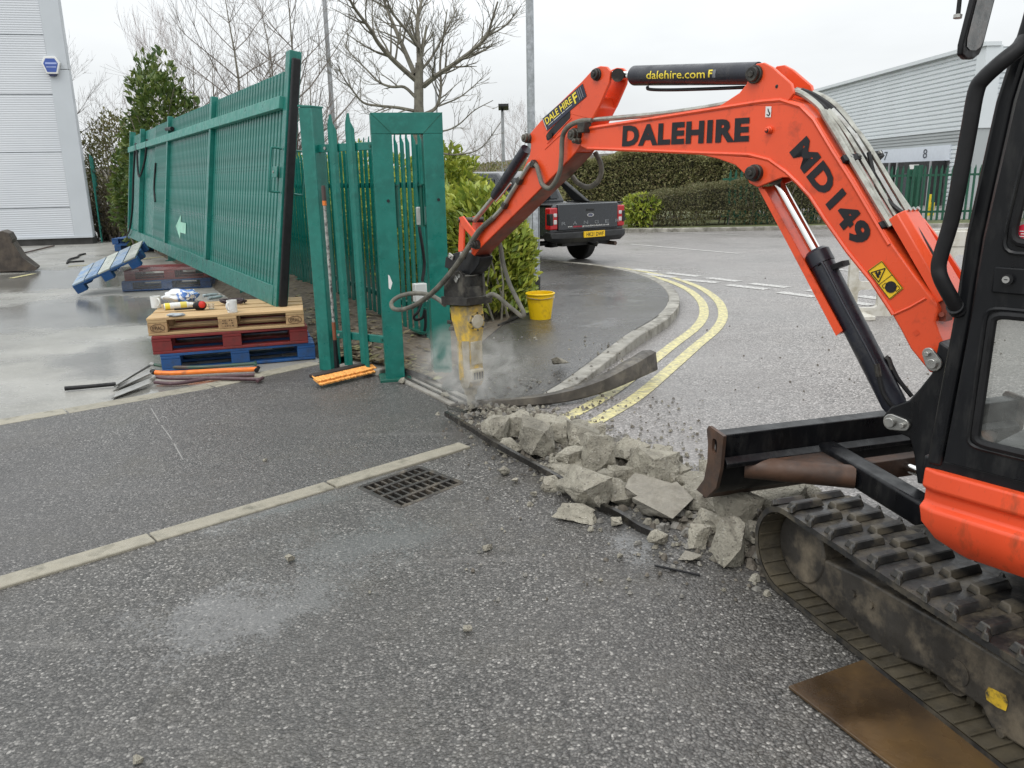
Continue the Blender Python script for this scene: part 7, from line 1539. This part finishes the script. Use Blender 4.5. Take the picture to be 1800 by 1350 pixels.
for i, (px, Yd, ty, k) in enumerate([(1075, 44, 240, 2), (1120, 40, 262, 0), (1160, 46, 250, 1), (1210, 44, 262, 2), (1255, 48, 258, 0), (1300, 46, 265, 1)]): bt(k, px, Yd, ty, i*1.7+.5, 'bare tree under the boom, %s from the left' % ['first', 'second', 'third', 'fourth', 'fifth', 'sixth'][i])
# ---- the near bare tree
random.seed(5); rn = random.Random(5); YT = 12.6; tb = AT(737, 330, YT); nt_ = thing('bare_tree', V((tb.x, tb.y, .05)), 'nearest bare tree with forked grey limbs above the portal', 'tree', 'bare winter trees')
def zp(x, y, dy=0): return AT(500+x/3.6, y/3.6, YT+dy)
tk = MB(); tk.tube(crom([V((tb.x+.03, tb.y, .0)), zp(848, 1000), zp(850, 720), zp(850, 520), zp(855, 400)], 4), [.085]*5+[.08]*4+[.07]*4+[.062]*4, 10, cap=False); tk.build('trunk', m_bark, nt_)
cr = MB()
def limb(pts, r0_, r1_, dep=0, kids=9, L=.55, lev=2):
    P = crom([zp(x, y, dep*(i/(len(pts)-1))) for i, (x, y) in enumerate(pts)], 4); n = len(P); cr.tube(P, [lerp(r0_, r1_, i/(n-1)) for i in range(n)], 7, cap=False)
    for k in range(kids):
        t = rn.uniform(.12, 1); i = min(n-2, int(t*(n-1))); ax = (P[i+1]-P[i]).normalized(); s_ = V((rn.gauss(0, 1), rn.gauss(0, .8), rn.gauss(0, .8))); s_ = (s_-ax*s_.dot(ax)).normalized()
        grow(cr, P[i], (ax*.8+s_*.8+V((0, 0, .25))).normalized(), L*rn.uniform(.6, 1.3)*(1.15-.5*t), max(.006, lerp(r0_, r1_, t)*.5), lev, rn, .2, .7, 4, (2, 4), .0034, .14)
limb([(835, 510), (700, 390), (600, 280), (540, 180), (450, 60), (400, -30)], .04, .016, -.8, 16, .6)
limb([(825, 470), (760, 320), (700, 180), (650, 60), (610, -60)], .04, .016, .5, 14, .6)
limb([(855, 400), (880, 280), (900, 160)], .03, .016, .2, 8, .5)
limb([(855, 410), (850, 300), (840, 180), (850, 80), (880, -40)], .045, .02, .6, 14, .6)
limb([(850, 300), (780, 200), (690, 90), (640, -20)], .026, .012, -.4, 11, .5)
limb([(878, 545), (960, 480), (1080, 400), (1200, 310), (1280, 230), (1310, 140), (1350, 10)], .042, .012, -.6, 20, .6)
limb([(1275, 235), (1400, 160), (1495, 40)], .016, .006, -.2, 9, .4, 1)
limb([(870, 730), (960, 680), (990, 560), (985, 400), (1010, 200), (1030, 60)], .03, .008, .3, 14, .5)
limb([(975, 672), (1100, 620), (1180, 560), (1245, 500)], .014, .005, .2, 8, .35, 1)
limb([(835, 705), (720, 682), (600, 670), (500, 650), (430, 570), (380, 500), (330, 400)], .026, .006, -.5, 15, .5)
limb([(835, 620), (760, 552), (680, 550), (600, 520), (520, 440), (430, 350), (380, 280)], .026, .006, .5, 14, .5)
limb([(860, 820), (1000, 830), (1100, 790), (1200, 700), (1320, 635)], .016, .005, -.3, 9, .35, 1)
limb([(855, 900), (1000, 970), (1130, 975), (1250, 930), (1370, 770)], .018, .005, -.4, 11, .4, 1)
limb([(860, 450), (940, 350), (1030, 180), (1090, 60)], .022, .007, .3, 12, .45)
cr.build('crown', m_bark, nt_, rc=False)
# distant wooded rise
mb = MB(); vs = []; fs = []; N_ = 60
for i in range(N_):
    x = lerp(-160, 220, i/(N_-1)); h = 5.2+2.2*noise.noise(V((x*.02, 0, 0)))+.5*noise.noise(V((x*.3, 1, 0))); vs += [(x, 170, 0), (x, 172, h), (x, 260, h*1.3)]
for i in range(N_-1):
    for j in range(2): a = 3*i+j; fs.append((a, a+3, a+4, a+1))
tag(mb.add(vs, fs).build('hill', M('distant_scrub', (.16, .15, .13), .95, var=.3, sc=.4), smooth=0), kind='structure')
# ---- stone dust thrown up by the breaker
c = V((-.26, 5.06, .28)); mb = blob(V((c.x, c.y, .02)), (.46, .34, .36), 17, 3, 0, .18); o = mb.build('dust_cloud', None or m_white, smooth=80); o.data.materials.clear()
mt, n, b = newmat('stone_dust'); n.nodes.remove(b); pv = nd(n, 'ShaderNodeVolumePrincipled', {'Color': (.93, .92, .9, 1), 'Anisotropy': .1}); t_ = nd(n, 'ShaderNodeTexCoord'); v = t_.outputs['Object']
ln = nd(n, 'ShaderNodeVectorMath', {0: nd(n, 'ShaderNodeMapping', {'Vector': v, 'Location': (c.x, c.y, .24), 'Scale': (.46, .34, .36)}, vector_type='TEXTURE').outputs[0]}, operation='LENGTH').outputs['Value']
den = mth(n, 'MULTIPLY', mth(n, 'MAXIMUM', mth(n, 'SUBTRACT', 1, ln), 0), mth(n, 'MAXIMUM', mth(n, 'SUBTRACT', nd(n, 'ShaderNodeTexNoise', {'Vector': v, 'Scale': 6.5, 'Detail': 4.0, 'Distortion': 1.2}).outputs[0], .43), 0)); n.links.new(mth(n, 'MULTIPLY', den, 38), pv.inputs['Density'])
n.links.new(pv.outputs[0], n.nodes['Material Output'].inputs['Volume']); o.data.materials.append(mt); tag(o, kind='stuff')
